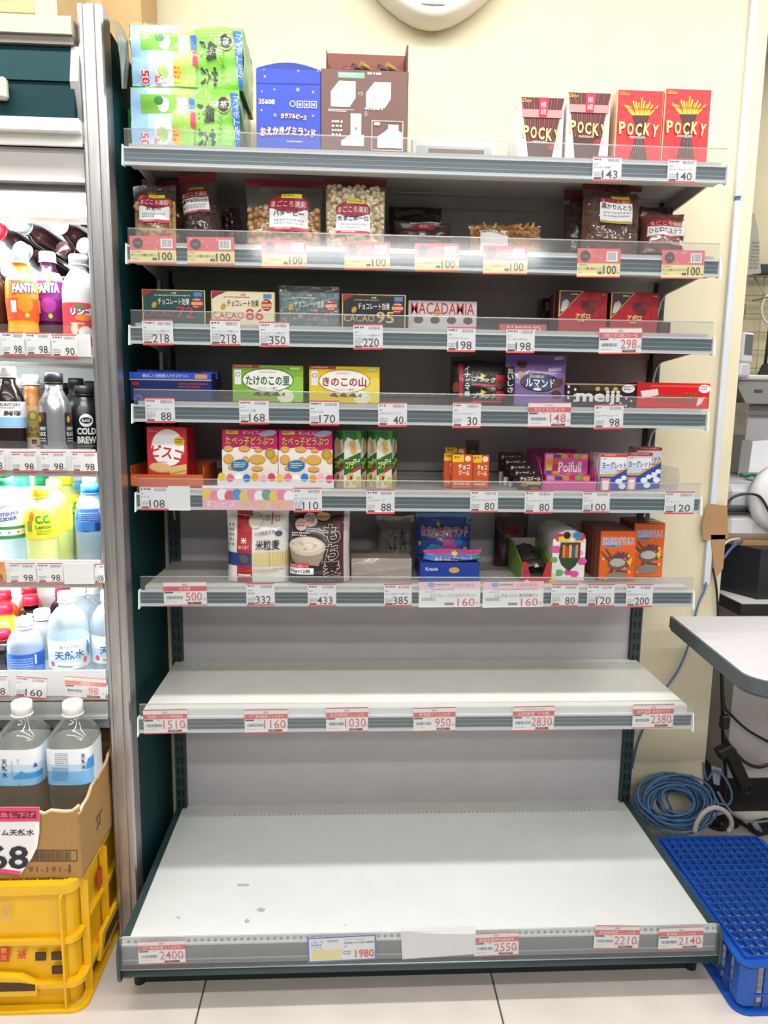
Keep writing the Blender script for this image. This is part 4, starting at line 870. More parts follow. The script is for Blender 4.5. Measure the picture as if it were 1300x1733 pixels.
# ================================================================== bags and pouches
FILM = clear('#f6f2ee', .05, .10, .07, '#f0ece8', bump=.35, scale=45)
def pouch(x0, y0, x1, zb, Y, t, mat, draw, label, name='snack_bag', cat='bag', seal=None, sealh=.12, lean=0., fill=None, film=False, seed=1, rotz=0., crink=.0028, roll=0., wtop=1., flat=.0):
    a, c = at(x0, y0, Y), at(x1, y0, Y); s = (x1-x0)/(c.x-a.x); W = (c.x-a.x)/2; xm = (x0+x1)/2; h = max(.02, (a.z+c.z)/2-zb)
    lim = [ZS[k-1]-.018 for k in range(2, 8) if abs(zb-ZS[k]) < .04 and zb >= ZS[k]-.001]
    if lim: h = min(h, lim[0]-zb-.006)
    rnd = random.Random(seed); p = [rnd.uniform(0, 6.28) for _ in range(8)]
    def th(u, v):
        e = (1-min(1, abs(2*u-1))**3.2)**.6; vv = min(1, v/(1-sealh)); g = (1-vv**3)**.7*(.72+.28*min(1, v*6))
        wr = crink*(.5*math.sin(8*u+6*v+p[0])*math.sin(11*v-5*u+p[1])+.4*abs(math.sin(10*u+3*v+p[2]))*math.sin(5*v+p[3])+.3*math.sin(12*v+7*u+p[4]))
        return .0008+t/2*e*g+wr*(.25+.75*e)*(.4 if v > 1-sealh else 1)
    def X(u, v): return (-W+2*W*u)*(1-(1-wtop)*v+.03*math.sin(PI*v)*-1)
    def fr(u, v, o=0): return (X(u, v), -th(u, v)-o, h*v+.0015*math.sin(9*u+p[5])*v)
    def bk(u, v): return (X(u, v), th(1-u, v)*.8, h*v+.0015*math.sin(9*u+p[5])*v)
    root = thing(name, label, cat, ((a.x+c.x)/2, Y, zb+.4*t*math.sin(abs(lean))+W*math.sin(abs(roll))*.9+.0005), (-lean, roll, rotz))
    b = MB(); b.sheet(fr, 28, 30, mat); b.sheet(bk, 10, 12, mat, flip=True); b.sheet(lambda u, v: (X(u, 0), -th(u, 0)*(1-v)+th(1-u, 0)*.8*v, .0), 10, 2, mat, flip=True)
    A = Art()
    if draw: draw(A, x0, y0, x1, y0+h*s)
    b.art(A, lambda x, y, o: fr(max(0, min(1, ((x-xm)/s/(1-(1-wtop)*.5)+W)/(2*W))), max(0.005, min(1, 1-(y-y0)/s/h)), o), base=.0009, step=.00012, cut=4.)
    b.obj('bag_film' if film else 'pouch', root)
    if seal:
        q = MB(); q.sheet(lambda u, v: (X(u, 1-sealh*(1-v)), -th(u, 1-sealh*(1-v))-.0009, h*(1-sealh*(1-v))), 14, 4, M(seal, .35, 0, .3)); q.sheet(lambda u, v: (X(u, 1-sealh*(1-v)), th(1-u, 1-sealh*(1-v))*.8+.0009, h*(1-sealh*(1-v))), 8, 3, M(seal, .35, 0, .3), flip=True); q.obj('top_band', root)
    if film and fill: fill(root, W, h, t, rnd, th)
    if not film:
        q = MB(); q.sheet(lambda u, v: fr(u, v, .004), 18, 20, clear('#ffffff', 0, .03, .1, bump=.5, scale=50)); q.obj('gloss_film', root)
    return root
def nuggets(cols, r, n, stretch=1., name='snack_piece', fillto=.72, shape='ball'):
    def f(root, W, h, t, rnd, th):
        protos = []
        for cc in cols:
            b = MB()
            if shape == 'ball': b.loft([(-r, r*.15), (-r*.75, r*.66), (-r*.2, r*.97), (r*.35, r*.93), (r*.8, r*.58), (r, r*.12)], M(cc, .7, noise=.15, scale=120), n=9)
            elif shape == 'stick': b.tube([(-r*2.6, 0, 0), (-r*.8, r*.3, r*.2), (r*.9, -r*.1, -r*.1), (r*2.6, r*.2, r*.2)], [r*.6, r, r*.95, r*.55], M(cc, .55, noise=.3, scale=90), 7)
            else: b.tube([(r*2*math.cos(k*.62), 0, r*1.4*math.sin(k*.62)) for k in range(-2, 3)], [r*.35, r*.75, r*.9, r*.75, r*.35], M(cc, .45, noise=.15, scale=100), 6)
            protos.append(b)
        objs = []
        for i in range(n):
            for _ in range(20):
                e_ = min(.42, (r*(2.7 if shape == 'stick' else 2.4 if shape != 'ball' else 1.2)+.002)/(2*W)); u, v = rnd.uniform(e_, 1-e_), rnd.uniform(.02+(r*2/h if shape != 'ball' else 0), fillto)
                x = (-W+2*W*u); z = h*v+r*1.02; y = -max(0, th(u, v)-r*(2.4 if shape == 'stick' else 1.9 if shape != 'ball' else 1.25))
                if all((x-q[0])**2+(z-q[1])**2 > (r*1.55)**2 for q in objs): break
            objs.append((x, z)); k = i % len(protos)
            rot = (rnd.uniform(-.3, .3), rnd.uniform(0, 6.28), rnd.uniform(-.25, .25))
            if isinstance(protos[k], MB): protos[k] = protos[k].obj(name, root, (x, y, z), rot)
            else: share(protos[k], name, root, (x, y, z), rot)
        # the mass deeper in the bag
        b = MB(); b.sheet(lambda u, v: ((-W+2*W*u)*.94, -max(0, th(u, v*fillto)-r*1.3)*.9+.001, h*v*fillto+.001), 10, 10, M(cols[-1], .8, noise=.45, scale=110)); b.obj('deep_filling', root)
    return f
def magokoro(cx, y0, w, nm, oval=True, fade=0):
    """red-topped white label; y0 = label top, w = label width"""
    def d(A, *k):
        h = w*.95; x0, x1 = cx-w/2, cx+w/2
        A.rect(x0, y0+h*.42, x1, y0+h*1.0, '#eef0f2', 6, 6)
        if oval: A.ell(cx, y0+h*.34, w*.52, h*.26, '#9e1f35'); A.rect(x0, y0+h*.36, x1, y0+h*.5, '#9e1f35', 6, 1); A.ell(cx, y0+h*.50, w*.35, h*.03, '#9e1f35')
        else: A.rect(x0, y0+h*.12, x1, y0+h*.5, '#9e1f35', 6, 2)
        A.rect(cx-w*.2, y0+h*.06, cx+w*.34, y0+h*.18, '#d8cf3a', 4, 1); A.fine(cx-w*.16, y0+h*.09, cx+w*.3, y0+h*.15, 1, '#6a7020')
        A.text('まごころ満彩', cx, y0+h*.36, h*.20, '#f2dfe0', w=w*.92, bold=.01)
        A.rect(x0, y0+h*1.0, x1, y0+h*1.1, '#a82438', 6, 1); A.fine(x0+w*.15, y0+h*1.02, x1-w*.15, y0+h*1.07, 1, '#f0c8c8')
        A.text(nm, cx, y0+h*.62, h*.15, '#20242c', w=min(w*.9, len(nm)*h*.17), bold=.02); A.fine(x0+w*.12, y0+h*.78, x1-w*.1, y0+h*.95, 2, '#9aa0a8')
    return d
z2 = ZS[2]
pouch(224, 313, 298, z2, -.255, .05, FILM, magokoro(264, 330, 52, '柿ピー'), 'clear bag of orange rice crackers and nuts, leftmost of the nut bags', film=True, fill=nuggets(['#c8743a', '#b8562a', '#e0c080'], .0075, 40, shape='crescent', name='cracker'), seed=2, lean=.12, roll=-.03)
pouch(240, 294, 320, z2, -.15, .05, FILM, None, 'clear bag with red top band behind the rice cracker bag', seal='#7a1c2a', film=True, sealh=.2, fill=nuggets(['#8a5a34', '#7a4a2a'], .008, 20, shape='crescent', name='cracker'), seed=4)
pouch(314, 296, 378, z2, -.225, .05, FILM, magokoro(340, 318, 48, '麦チョコレート', False), 'clear bag of chocolate puffs with red band and tilted label', seal='#8a2430', sealh=.12, film=True, fill=nuggets(['#3a2420', '#4a2c24'], .005, 70, name='chocolate_puff', fillto=.62), seed=6, lean=.12, roll=-.13)
pouch(382, 352, 416, z2, -.19, .05, M('#2c1c1c', .2, 0, .6), None, 'small crumpled dark brown bag lying beside the chocolate puffs', seed=7, lean=.3, roll=-.2, crink=.012)
pouch(414, 303, 546, z2, -.25, .06, FILM, magokoro(490, 329, 66, 'バターピー'), 'clear bag of butter peanuts with large white and red label', seal='#93303a', sealh=.1, film=True, fill=nuggets(['#d8b070', '#c89a58'], .006, 80, name='peanut', fillto=.5), seed=9, lean=.1, crink=.006)
pouch(549, 302, 655, z2, -.25, .06, FILM, magokoro(598, 340, 58, 'たまごボーロ'), 'clear bag packed with round cream biscuits', seal='#7a3a40', sealh=.1, film=True, fill=nuggets(['#efe4c4', '#e6d8b4'], .0062, 190, name='round_biscuit', fillto=.84), seed=11, lean=.06)
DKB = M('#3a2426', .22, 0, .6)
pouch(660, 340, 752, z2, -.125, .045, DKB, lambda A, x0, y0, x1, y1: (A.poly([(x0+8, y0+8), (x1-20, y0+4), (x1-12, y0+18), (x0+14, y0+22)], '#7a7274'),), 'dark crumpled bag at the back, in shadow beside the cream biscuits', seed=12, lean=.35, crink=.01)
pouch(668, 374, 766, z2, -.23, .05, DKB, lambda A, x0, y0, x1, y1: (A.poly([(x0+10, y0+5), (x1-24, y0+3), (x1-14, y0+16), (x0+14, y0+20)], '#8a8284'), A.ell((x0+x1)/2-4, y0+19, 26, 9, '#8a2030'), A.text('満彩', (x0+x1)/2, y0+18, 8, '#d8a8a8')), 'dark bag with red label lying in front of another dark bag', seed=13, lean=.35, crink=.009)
pouch(795, 381, 920, z2, -.23, .05, FILM, lambda A, x0, y0, x1, y1: (A.rect(x0+16, y0+13, x0+62, y1, '#e8e4e0', 4, 3), A.text('芋けんぴ', x0+39, y0+20, 8, INK, w=40, bold=.02)), 'low slumped bag of brown pretzel sticks', film=True, fill=nuggets(['#b07838', '#96602c', '#caa058'], .004, 60, shape='stick', name='pretzel_stick', fillto=.95), seed=15, lean=.3, crink=.008)
pouch(956, 306, 1040, z2, -.17, .06, FILM, None, 'clear bag of brown fried dough set back behind a similar bag', seal='#6a1c26', film=True, fill=nuggets(['#4a2a24', '#3a201c'], .009, 24, shape='stick', name='fried_dough_stick', fillto=.8), seed=17, sealh=.14)
def karinto(A, x0, y0, x1, y1):
    A.rect(1010, 340, 1066, 352, '#a82438', 5, 1); A.rect(1030, 336, 1062, 342, '#d8cf3a', 4, 1); A.text('まごころ満彩', 1038, 347, 8, '#f0c0c0', w=50)
    A.rect(1010, 350, 1066, 380, '#eef0f2', 6, 4); A.text('黒かりんとう', 1038, 357, 9.5, '#20242c', w=52, bold=.025, rot=.05); A.fine(1016, 365, 1062, 376, 2, '#9aa0a8'); A.rect(1010, 380, 1066, 384, '#b89a3a', 5, 1)
pouch(986, 314, 1087, z2, -.25, .065, FILM, karinto, 'clear bag of dark brown fried dough sticks with a tilted white label', seal='#7a2c34', film=True, fill=nuggets(['#5a3028', '#482420', '#6a3a30'], .0095, 36, shape='stick', name='fried_dough_stick', fillto=.86), seed=19, sealh=.07, lean=.08, roll=.03)
def castella(A, x0, y0, x1, y1):
    A.ell(1124, 394, 33, 18, '#9e2438'); A.text('まごころ満彩', 1126, 386, 9, '#f0d0d0', w=56, bold=.01, rot=-.05); A.poly([(1092, 394), (1157, 391), (1156, 406), (1092, 410)], '#ece8e8'); A.text('ひとロカステラ', 1122, 400, 9, '#20242c', w=56, bold=.025, rot=-.04)
pouch(1086, 362, 1161, z2, -.25, .06, M('#6a3a30', .22, 0, .6), castella, 'reddish brown sponge cake bag at the right end of its shelf', seed=21, lean=.2, crink=.008, roll=.05)
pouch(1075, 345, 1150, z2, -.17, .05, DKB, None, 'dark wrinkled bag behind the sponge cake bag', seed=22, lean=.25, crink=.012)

# ---- fourth shelf pouches
def thunder(A, x0, y0, x1, y1):
    A.rect(x0, y0, x1, y0+30, '#1a1416', 4, 3); A.rect(775, 616, 783, 672, '#b82a34', 1, 4); A.poly([(782, 616), (796, 616), (796, 680), (782, 680)], '#18181a'); A.vtext('イナズマ級', 789, 620, 9.5, '#f4f4f4', bold=.03)
    for yy in (634, 661): A.rect(798, yy, 855, yy+18, '#221a1a', 4, 2); A.poly([(812, yy-2), (822, yy+2), (816, yy+5), (822, yy+12), (806, yy+6), (812, yy+3)], '#e8d838'); A.rect(838, yy, 855, yy+14, '#c8242e', 2, 2); A.text('ブラック', 818, yy+8, 9, '#e8e0d0', w=40, bold=.04, shear=.15); A.rect(798, yy+16, 852, yy+19, '#c83a28', 4, 1)
    A.ell(770, 655, 5, 9, '#7a4a2c'); A.ell(846, 650, 8, 8, '#6a3028')
pouch(763, 604, 856, ZS[4], -.24, .05, M('#241a1c', .22, 0, .6), thunder, 'black and red chocolate bar bag with yellow bolts', name='chocolate_bag', seed=25, sealh=.1)
def lumonde(A, x0, y0, x1, y1):
    A.rect(856, 621, 869, 690, '#1a181c', 1, 5); A.vtext('おいしさ', 862.5, 623, 9.6, '#f2f2f2', bold=.03); A.ell(883, 617, 8, 7, '#5a3a30'); A.rect(938, 604, 954, 609, '#b0a0c8', 3, 1)
    A.ell(911, 647, 36, 17, '#b8a050'); A.ell(911, 647, 35, 16, '#1c2458'); A.text('ルマンド', 912, 648, 14, '#e8ecf4', w=52, bold=.02); A.text('BOURBON', 906, 637, 4.5, '#d8dce8', w=24); A.ell(906, 658, 7, 2.4, '#e8ecf4')
    A.ell(944, 647, 10, 7, '#6a4030', rot=-.2); A.ell(940, 666, 10, 7, '#5c382c', rot=.3); A.ell(878, 634, 5, 5, '#c89040'); A.rect(926, 622, 950, 628, '#c8b8d8', 3, 1)
pouch(856, 601, 960, ZS[4], -.25, .05, M('#8a6ab4', .25, 0, .5), lumonde, 'purple stand-up pouch with dark blue oval title', name='snack_pouch', seed=27, sealh=.16, seal='#6a4690')

# ---- fifth shelf: small dark pouch behind the choco ball boxes
pouch(788, 745, 812, ZS[5], -.14, .03, M('#4a4638', .3, 0, .5), None, 'small dark pouch standing behind the orange choco ball boxes', seed=28)

# ---- sixth shelf
def noodles(A, x0, y0, x1, y1):
    A.rect(402, y0, 428, y1, '#b0202e', 3, 8); A.rect(384, 934, 428, 956, '#26407e', 4, 3); A.rect(428, 932, 490, 956, '#e6d69c', 5, 3); A.line(458, 932, 458, 956, 1, '#b8a468')
    for i in range(14): A.line(430+i*4.2, 933, 431+i*4.2, 955, .6, '#c8b478')
    A.text('米', 414, 913, 10, '#f2e6e4', bold=.03); A.text('はくばく', 414, 924, 6, '#f2e6e4', w=18, bold=.02)
    A.text('米粒麦', 455, 920, 17, '#1f2024', w=42, bold=.012); A.text('十分精麦蒸煮', 450, 900, 7, '#5a5a5e', w=36, rot=-.12); A.ell(474, 901, 6.5, 4.5, '#3a5a78'); A.ell(434, 880, 12, 12, '#c8bc9a'); A.ell(434, 880, 11, 11, '#e8e2d2'); A.rect(461, 868, 463, 886, '#c04048'); A.ring(454, 876, 3, 4, 1, '#c04048'); A.ring(471, 877, 4, 5, 1, '#c04048')
    A.fine(430, 960, 484, 967, 2, '#c0908c'); A.ell(415, 943, 8, 8, '#5a5448'); A.rect(404, 970, 426, 973, '#f2f2f2'); A.fine(388, 885, 397, 925, 5, '#8a8a8a')
pouch(384, 862, 490, ZS[6], -.25, .06, M('#ecebe6', .25, 0, .5), noodles, 'white, red and blue barley grain bag standing on the shelf', name='grain_bag', seed=31, sealh=.08, crink=.003)
def mochi(A, x0, y0, x1, y1):
    A.rect(564, y0, 583, y1, '#5a2026', 3, 8); A.rect(583, y0, 593, y1, '#cfcac6', 2, 8)
    for i in range(12): A.line(492+i*5.6, 930+4*abs(i-5.5)*.2, 496+i*5, 950, 2.2, '#8a7a70')
    A.poly([(489, 930), (500, 952), (540, 955), (553, 925)], '#a89486'); A.ell(520, 922, 32, 16, '#d8c8b4'); A.ell(518, 920, 28, 12, '#e8dcc8')
    for i in range(22): A.ell(496+random.uniform(0, 46), 914+random.uniform(0, 13), 3, 2, random.choice(('#f0e8d8', '#d0bca4')), 8)
    A.ell(510, 887, 10, 10, '#d8b8b4'); A.ell(526, 879, 12, 11, '#d8c0bc'); A.text('4倍', 526, 880, 9, '#b84a54', bold=.02); A.fine(503, 882, 517, 892, 2, '#b84a54'); A.fine(494, 899, 525, 907, 2, '#e8e0dc')
    for ch, y, hh in (('も', 900, 30), ('ち', 930, 25), ('麦', 958, 27)): A.otext(ch, 563, y, hh, '#1c1416', '#d8c8b8', bold=.03, ob=.03)
    A.rect(491, 951, 524, 958, '#c02838', 4, 1); A.text('お米と主食に一つ', 507, 954.5, 5, '#f8e8e8', w=30); A.rect(491, 958, 532, 969, '#ece8e4', 4, 1); A.text('50g×12袋', 509, 963.5, 7, INK, w=34, bold=.02)
    A.ell(548, 872, 12, 7, '#b8a060')
pouch(488, 862, 594, ZS[6], -.25, .065, M('#3c3236', .22, 0, .5), mochi, 'dark brown barley bag with a bowl picture and large characters', name='grain_bag', seed=33, sealh=.08, crink=.003)
soft_block('grain_pack', 'flat grey grain pack lying at the front of the shelf', 595, 945, 697, ZS[6], at(646, 945, -.25).z-ZS[6], -.25, .10, '#a89c94', '#948880', lambda A, x0, y0, x1, y1: A.fine(x0+10, y0+6, x1-60, y0+12, 1, '#c8bcb4'), 'pack', seed=35, wob=.002)
pouch(636, 872, 700, ZS[6]+.0, -.105, .035, M('#7c7472', .25, 0, .6), lambda A, x0, y0, x1, y1: (A.text('十', 680, 900, 17, '#2a2426', bold=.03), A.text('六', 682, 921, 15, '#2a2426', bold=.03), A.text('ごは', 665, 912, 30, '#2a2426', w=13, bold=.03)), 'grey upright grain pouch leaning behind the flat pack', name='grain_pouch', seed=36, crink=.006, lean=-.1)
def gummy(A, x0, y0, x1, y1):
    for _ in range(34): A.ell(random.uniform(x0+4, x1-4), random.uniform(y0+3, y0+80), random.uniform(2, 6), random.uniform(2, 5), random.choice(('#4a78c8', '#58a0d8', '#78b848', '#d8c848', '#2f58b0', '#8ac8e0', '#e8a050')), 10)
    A.ell(735, 930, 16, 12, '#38a0c0'); A.ell(760, 920, 13, 15, '#c850a0'); A.ell(775, 912, 8, 9, '#3a78d0'); A.otext('おえかきグミランド', 752, 899, 17, '#d84a6a', '#f4f0f8', w=80, bold=.03, arc=-3, ob=.05)
pouch(704, 868, 798, ZS[6], -.13, .05, M('#3a5cb0', .25, 0, .5), gummy, 'blue gummy candy bag with coloured spots standing upright', name='candy_bag', seed=38, seal='#5a98d0', sealh=.08)
gb = carton(711, 952, 812, 6, -.262, .10, ('#1f3fa0', '#1c3890', '#16286a'), lambda A, x0, y0, x1, y1: (A.text('Kracie', x0+20, y0+11, 6, '#d8e0f4', bold=.02), A.ell(x0+58, y0+13, 9, 5, '#d8a850')), 'blue open carton at the foot of the gummy bag', 'display_carton')
def gum2(A, x0, y0, x1, y1):
    A.rect(x0, y0, x1, y0+7, '#d84a90', 6, 1); A.rect(x0, y0+7, x1, y1, '#4a90d8', 6, 3); A.otext('おえかきグミランド', (x0+x1)/2, y0+14, 9, '#f0f0f8', '#c84a8a', w=64, bold=.03)
    A.ell(x0+52, y0+5, 5, 4, '#f0d848'); A.ell(x1-10, y0+12, 5, 5, '#48a058')
pouch(716, 930, 815, at(760, 952, -.262).z+.0015, -.235, .04, M('#3f8ad0', .22, 0, .5), gum2, 'blue and pink gummy bag slumped on top of the blue carton', name='candy_bag', seed=40, crink=.006)
pouch(838, 868, 895, ZS[6], -.09, .04, M('#3c1c26', .3, 0, .4), lambda A, x0, y0, x1, y1: A.ell((x0+x1)/2, y0+30, 16, 12, '#7a2438'), 'dark maroon pouch at the back, in shadow', seed=42)
# open red and green display carton
a, c = at(885, 950, -.26), at(932, 950, -.26); w = c.x-a.x; b = MB(); RD = M('#c82a3c', .4); GR = M('#7a9a3a', .45); LG = M('#c8c8c0', .6)
h1 = .075
b.prism([(0, 0), (w, 0), (w, .046), (w*.88, .046), (w*.72, .012), (w*.3, .012), (w*.14, .046), (0, .046)], 'y', -.001, 0, RD)
b.prism([(0, 0), (.14, 0), (.14, h1), (.09, h1), (.0, .04)], 'x', -.0015, 0, GR); b.prism([(0, 0), (.14, 0), (.14, h1), (.09, h1), (.0, .04)], 'x', w, w+.0015, GR); b.box(0, w, .1385, .14, 0, h1, LG); b.box(0, w, 0, .14, 0, .001, LG)
o = b.obj('display_carton', None, (a.x, -.26, ZS[6])); tag(o, 'open display carton with red front and green sides', 'carton')
for i in range(2): A = Art(); 
b = MB(); A = Art(); A.ell(8, 34, 4, 3, '#f2f2f2'); A.ell(52, 33, 7, 4, '#e8c040'); A.ell(6, 18, 3, 3, '#3a4aa8'); A.ell(54, 18, 3, 3, '#f0e0e0')
s_ = ppm(912, 950, -.26); b.art(A, lambda x, y, o: (x/s_, -.0012-o, .046-y/s_)); b.obj('front_print', o)
for i in range(4):
    b = MB(); DB = M('#2a2220', .25, 0, .6)
    b.sheet(lambda u, v: (.004+(w-.008)*u, .0+.028*v+.003*math.sin(7*u+i), .03+.016*math.sin(PI*v)*(.4+.6*math.sin(PI*u))+.006*i+.0015*math.sin(20*u+9*v)), 14, 8, DB); b.sheet(lambda u, v: (.004+(w-.008)*u, .028*v, .028+.006*i), 2, 2, DB, flip=True)
    q = b.obj('sweet_packet', None, (a.x, -.245+.03*i, ZS[6]+.001-.022*0)); tag(q, ['dark shiny sweet packet at the front of the red and green carton', 'dark shiny sweet packet, second in the red and green carton', 'dark shiny sweet packet, third in the red and green carton', 'dark shiny sweet packet at the back of the red and green carton'][i], 'packet')
# white figure box with rounded top and window
a, c = at(937, 897, -.245), at(993, 897, -.245); W = (c.x-a.x)/2; h = (a.z+c.z)/2-ZS[6]; s_ = 56/(2*W); b = MB()
pts = [(-W, 0), (W, 0), (W, h*.62)]+[(W*math.cos(t_)*1.04, h*.72+h*.28*math.sin(t_)) for t_ in [PI*k/10 for k in range(1, 10)]]+[(-W, h*.62)]
b.prism(pts, 'y', 0, .05, M('#efeaea', .35, 0, .3)); A = Art()
for (x, y, r, q) in ((943, 930, 9, '#d858a0'), (940, 948, 7, '#6ab060'), (988, 950, 9, '#d858a0'), (984, 936, 6, '#e8a0c0'), (950, 970, 8, '#6ab060'), (976, 972, 8, '#d858a0'), (965, 969, 7, '#d04a90'), (948, 910, 9, '#d8404a'), (982, 908, 10, '#d8404a')): A.ell(x, y, r, r*.8, q, 6)
A.poly([(950, 918), (984, 918), (984, 944), (977, 958), (966, 967), (953, 956), (948, 944)], '#4a3a34'); A.poly([(952, 946), (982, 944), (976, 957), (966, 964), (955, 956)], '#2a4a28')
for i, q in enumerate(('#d88a30', '#c83a3a', '#e0c040', '#2f5ab0', '#d88a30')): A.rect(954+i*5.4, 922+3*(i % 2), 958.5+i*5.4, 944, q)
A.rect(946, 908, 966, 916, '#e8c838'); A.ell(960, 906, 6, 6, '#3a2418'); A.ell(952, 911, 4, 4, '#f0d040'); A.ell(978, 906, 8, 6, '#3a98d8'); A.fine(972, 914, 990, 919, 1, '#e8c838')
xm = 965; b.art(A, lambda x, y, o: ((x-xm)/s_, -.0001-o, min(h, max(.001, h-(y-897)/s_))))
o = b.obj('novelty_candy_box', None, ((a.x+c.x)/2, -.245, ZS[6])); tag(o, 'white rounded candy box with dark window and pink and green hexagons', 'box')
q = MB(); q.add([(x*.98, .0505+.01, z*.98+.002) for x, z in pts], [tuple(range(len(pts)))], '#5a4640'); 
for n in (1, 2):
    k = share(o, 'novelty_candy_box', None, (o.location.x+.003*n, -.245+.053*n, ZS[6])); tag(k, ['', 'white rounded candy box, second in its row', 'white rounded candy box, third in its row'][n], 'box')
def dino(A, x0, y0, x1, y1):
    w = x1-x0; A.otext('ほねほねザウルス', x0+w*.5, y0+18, 13, '#4a88c8', '#f2f4f8', w=w*.86, bold=.02, ob=.04); A.rect(x0+8, y0+25, x0+w*.6, y0+29, '#6a98b0'); A.fine(x0+12, y0+25.5, x0+w*.55, y0+28.5, 1, '#203040')
    rn = random.Random(5)
    for _ in range(12): # generic bony toy pieces
        x, y, a_ = x0+w*rn.uniform(.18, .85), y0+rn.uniform(38, 72), rn.uniform(0, 3); l = rn.uniform(7, 14)
        A.line(x-l*math.cos(a_), y-l*math.sin(a_), x+l*math.cos(a_), y+l*math.sin(a_), 2.4, '#5a4a3c'); A.ell(x+l*math.cos(a_), y+l*math.sin(a_), 2.6, 2.6, '#c8bcae', 8)
    A.ell(x0+w*.5, y0+56, 16, 10, '#6a5e56'); A.ell(x0+w*.5, y0+54, 13, 7, '#b8b0a8'); A.ell(x0+w*.5, y0+78, 18, 8, '#8a8078'); A.poly([(x0+w*.4, y0+40), (x0+w*.7, y0+36), (x0+w*.62, y0+46)], '#5a3a78'); A.poly([(x0+w*.75, y0+52), (x0+w*.9, y0+44), (x0+w*.86, y0+62)], '#e8c030')
DI = ('#e8641e', '#8a4a34', '#5a4038')
carton(1017, 898, 1079, 6, -.25, .02, DI, dino, 'orange toy snack box, left of the front pair', 'toy_snack_box', behind=5, blabel='orange toy snack box in the row behind the left one', group='orange toy snack boxes')
carton(1074, 885, 1127, 6, -.215, .02, DI, dino, 'orange toy snack box, rightmost on its shelf', 'toy_snack_box', behind=3, blabel='orange toy snack box in the row behind the rightmost', group='orange toy snack boxes')

# ================================================================== drink cooler
GREEN = M('#123a3e', .55, noise=.05, scale=20, spec=.12, name='dark_green_panel')
ALU = brushed('#c9c6c6', .32)
ALUD = brushed('#a8a29c', .4)
WH = M('#f1f2f0', .4)
XL = -1.75; YP = -.333
cool = thing('drink_cooler', 'open drinks cooler with steel corner post and white shelves', 'cooler', (-1.1, -.2, 0)); CO = Vector((-1.1, -.2, 0))
def cpart(mb, name, parent=None):
    o = mb.obj(name, parent or cool)
    if parent is None: o.location = -CO
    return o
b = MB(); b.box(-.6320, -.6235, YP+.035, -.002, 0, 1.8926, GREEN); b.cyl((-0.6231, -.12, .42), (-0.6241, -.12, .42), .008, '#9aa09a', 12); cpart(b, 'side_panel')
b = MB()  # ribbed steel corner post
prof = [(-0.6682, YP+.04), (-0.6682, YP-.002), (-0.6646, YP-.004), (-0.6600, YP-.004), (-0.6590, YP-.001), (-0.6528, YP-.001), (-0.6518, YP-.005), (-0.6385, YP-.005), (-0.6374, YP-.001), (-0.6344, YP-.001), (-0.6333, YP-.004), (-0.6256, YP-.004), (-0.6226, YP), (-0.6226, YP+.04)]
b.prism(prof, 'z', 0, 1.9182, ALU); cpart(b, 'corner_post')
b = MB(); b.box(XL, -.6330, -.03, -.005, 0, 1.8772, M('#e2e6e4', 0.4822)); cpart(b, 'back_wall')
b = MB(); b.box(XL, -0.6677, YP+.06, -.03, 1.8362, 1.8772, WH); b.box(XL, -0.6779, YP-.01, YP+.03, 1.8618, 1.8926, M('#b9b3a8', .4)); b.box(XL, -0.6779, YP-.004, YP+.03, 1.8464, 1.8618, M('#7d766c', .4)); cpart(b, 'top_trim')
# hood: two green plates and the pale curve below, lamp behind
b = MB(); b.prism([(YP+.004, 1.8464), (YP-.012, 1.7797), (YP+.004, 1.7797), (YP+.02, 1.8464)], 'x', XL, -0.6851, GREEN); b.prism([(YP-.008, 1.7787), (YP-.018, 1.7131), (YP, 1.7131), (YP+.01, 1.7787)], 'x', XL, -0.6779, M('#0f3338', .55, spec=.12)); cpart(b, 'hood_panel')
b = MB(); b.prism([(YP+.002, 1.8464), (YP-.014, 1.7797), (YP+.01, 1.7131), (YP+.03, 1.8464)], 'x', -0.6841, -0.6687, M('#bfc0be', .4)); cpart(b, 'hood_end_trim')
p = at(8, 152, YP-.02); b = MB(); b.cbox(p.x-.03, p.x+.006, YP-.03, YP-.014, p.z-.018, p.z+.020, M('#c9c2b2', .45), .004); b.box(p.x-.008, p.x-.007, YP-.0306, YP-.03, p.z-.016, p.z+.018, '#9a9284'); cpart(b, 'hood_catch')
b = MB(); b.box(XL, -0.6687, YP-.022, YP+.03, 1.6905, 1.7120, WH); b.box(XL, -0.6687, YP-.004, YP+.03, 1.6669, 1.6905, M('#dcdad4', .4)); b.box(XL, -0.6687, YP+.004, YP+.03, 1.6105, 1.6669, M('#c8c6c2', .45)); b.box(XL, -0.6687, YP-.012, YP+.004, 1.6669, 1.6731, WH); b.box(XL, -0.6687, YP+.0, YP+.03, 1.6054, 1.6105, WH); b.box(XL, -0.6687, YP+.02, YP+.035, 1.5849, 1.6054, M('#8f8b88', 0.4822)); cpart(b, 'hood_lower_rail')
b = MB(); b.box(XL+.02, -0.6697, YP+.006, YP+.045, 1.5428, 1.5869, glow('#fbfdff', 4.5)); lampp = cpart(b, 'lamp_diffuser')
b = MB(); b.box(XL, -0.6687, YP+.004, YP+.047, 1.5864, 1.5890, '#9a9a98'); b.box(XL, -0.6687, YP+.0035, YP+.006, 1.5649, 1.5659, '#c8c8c8'); b.box(XL, -0.6687, YP+.004, YP+.047, 1.5387, 1.5428, '#d8cfc8'); cpart(b, 'lamp_housing', lampp)
def fr_light(x, z, pw, sx=0.8925): area('cooler_lamp_and_fill', (x, YP+.035, z), sx, .03, pw, (.35, 0, 0), (.96, .99, 1))
fr_light(-1.12, 1.5356, 6.5)
RL = []
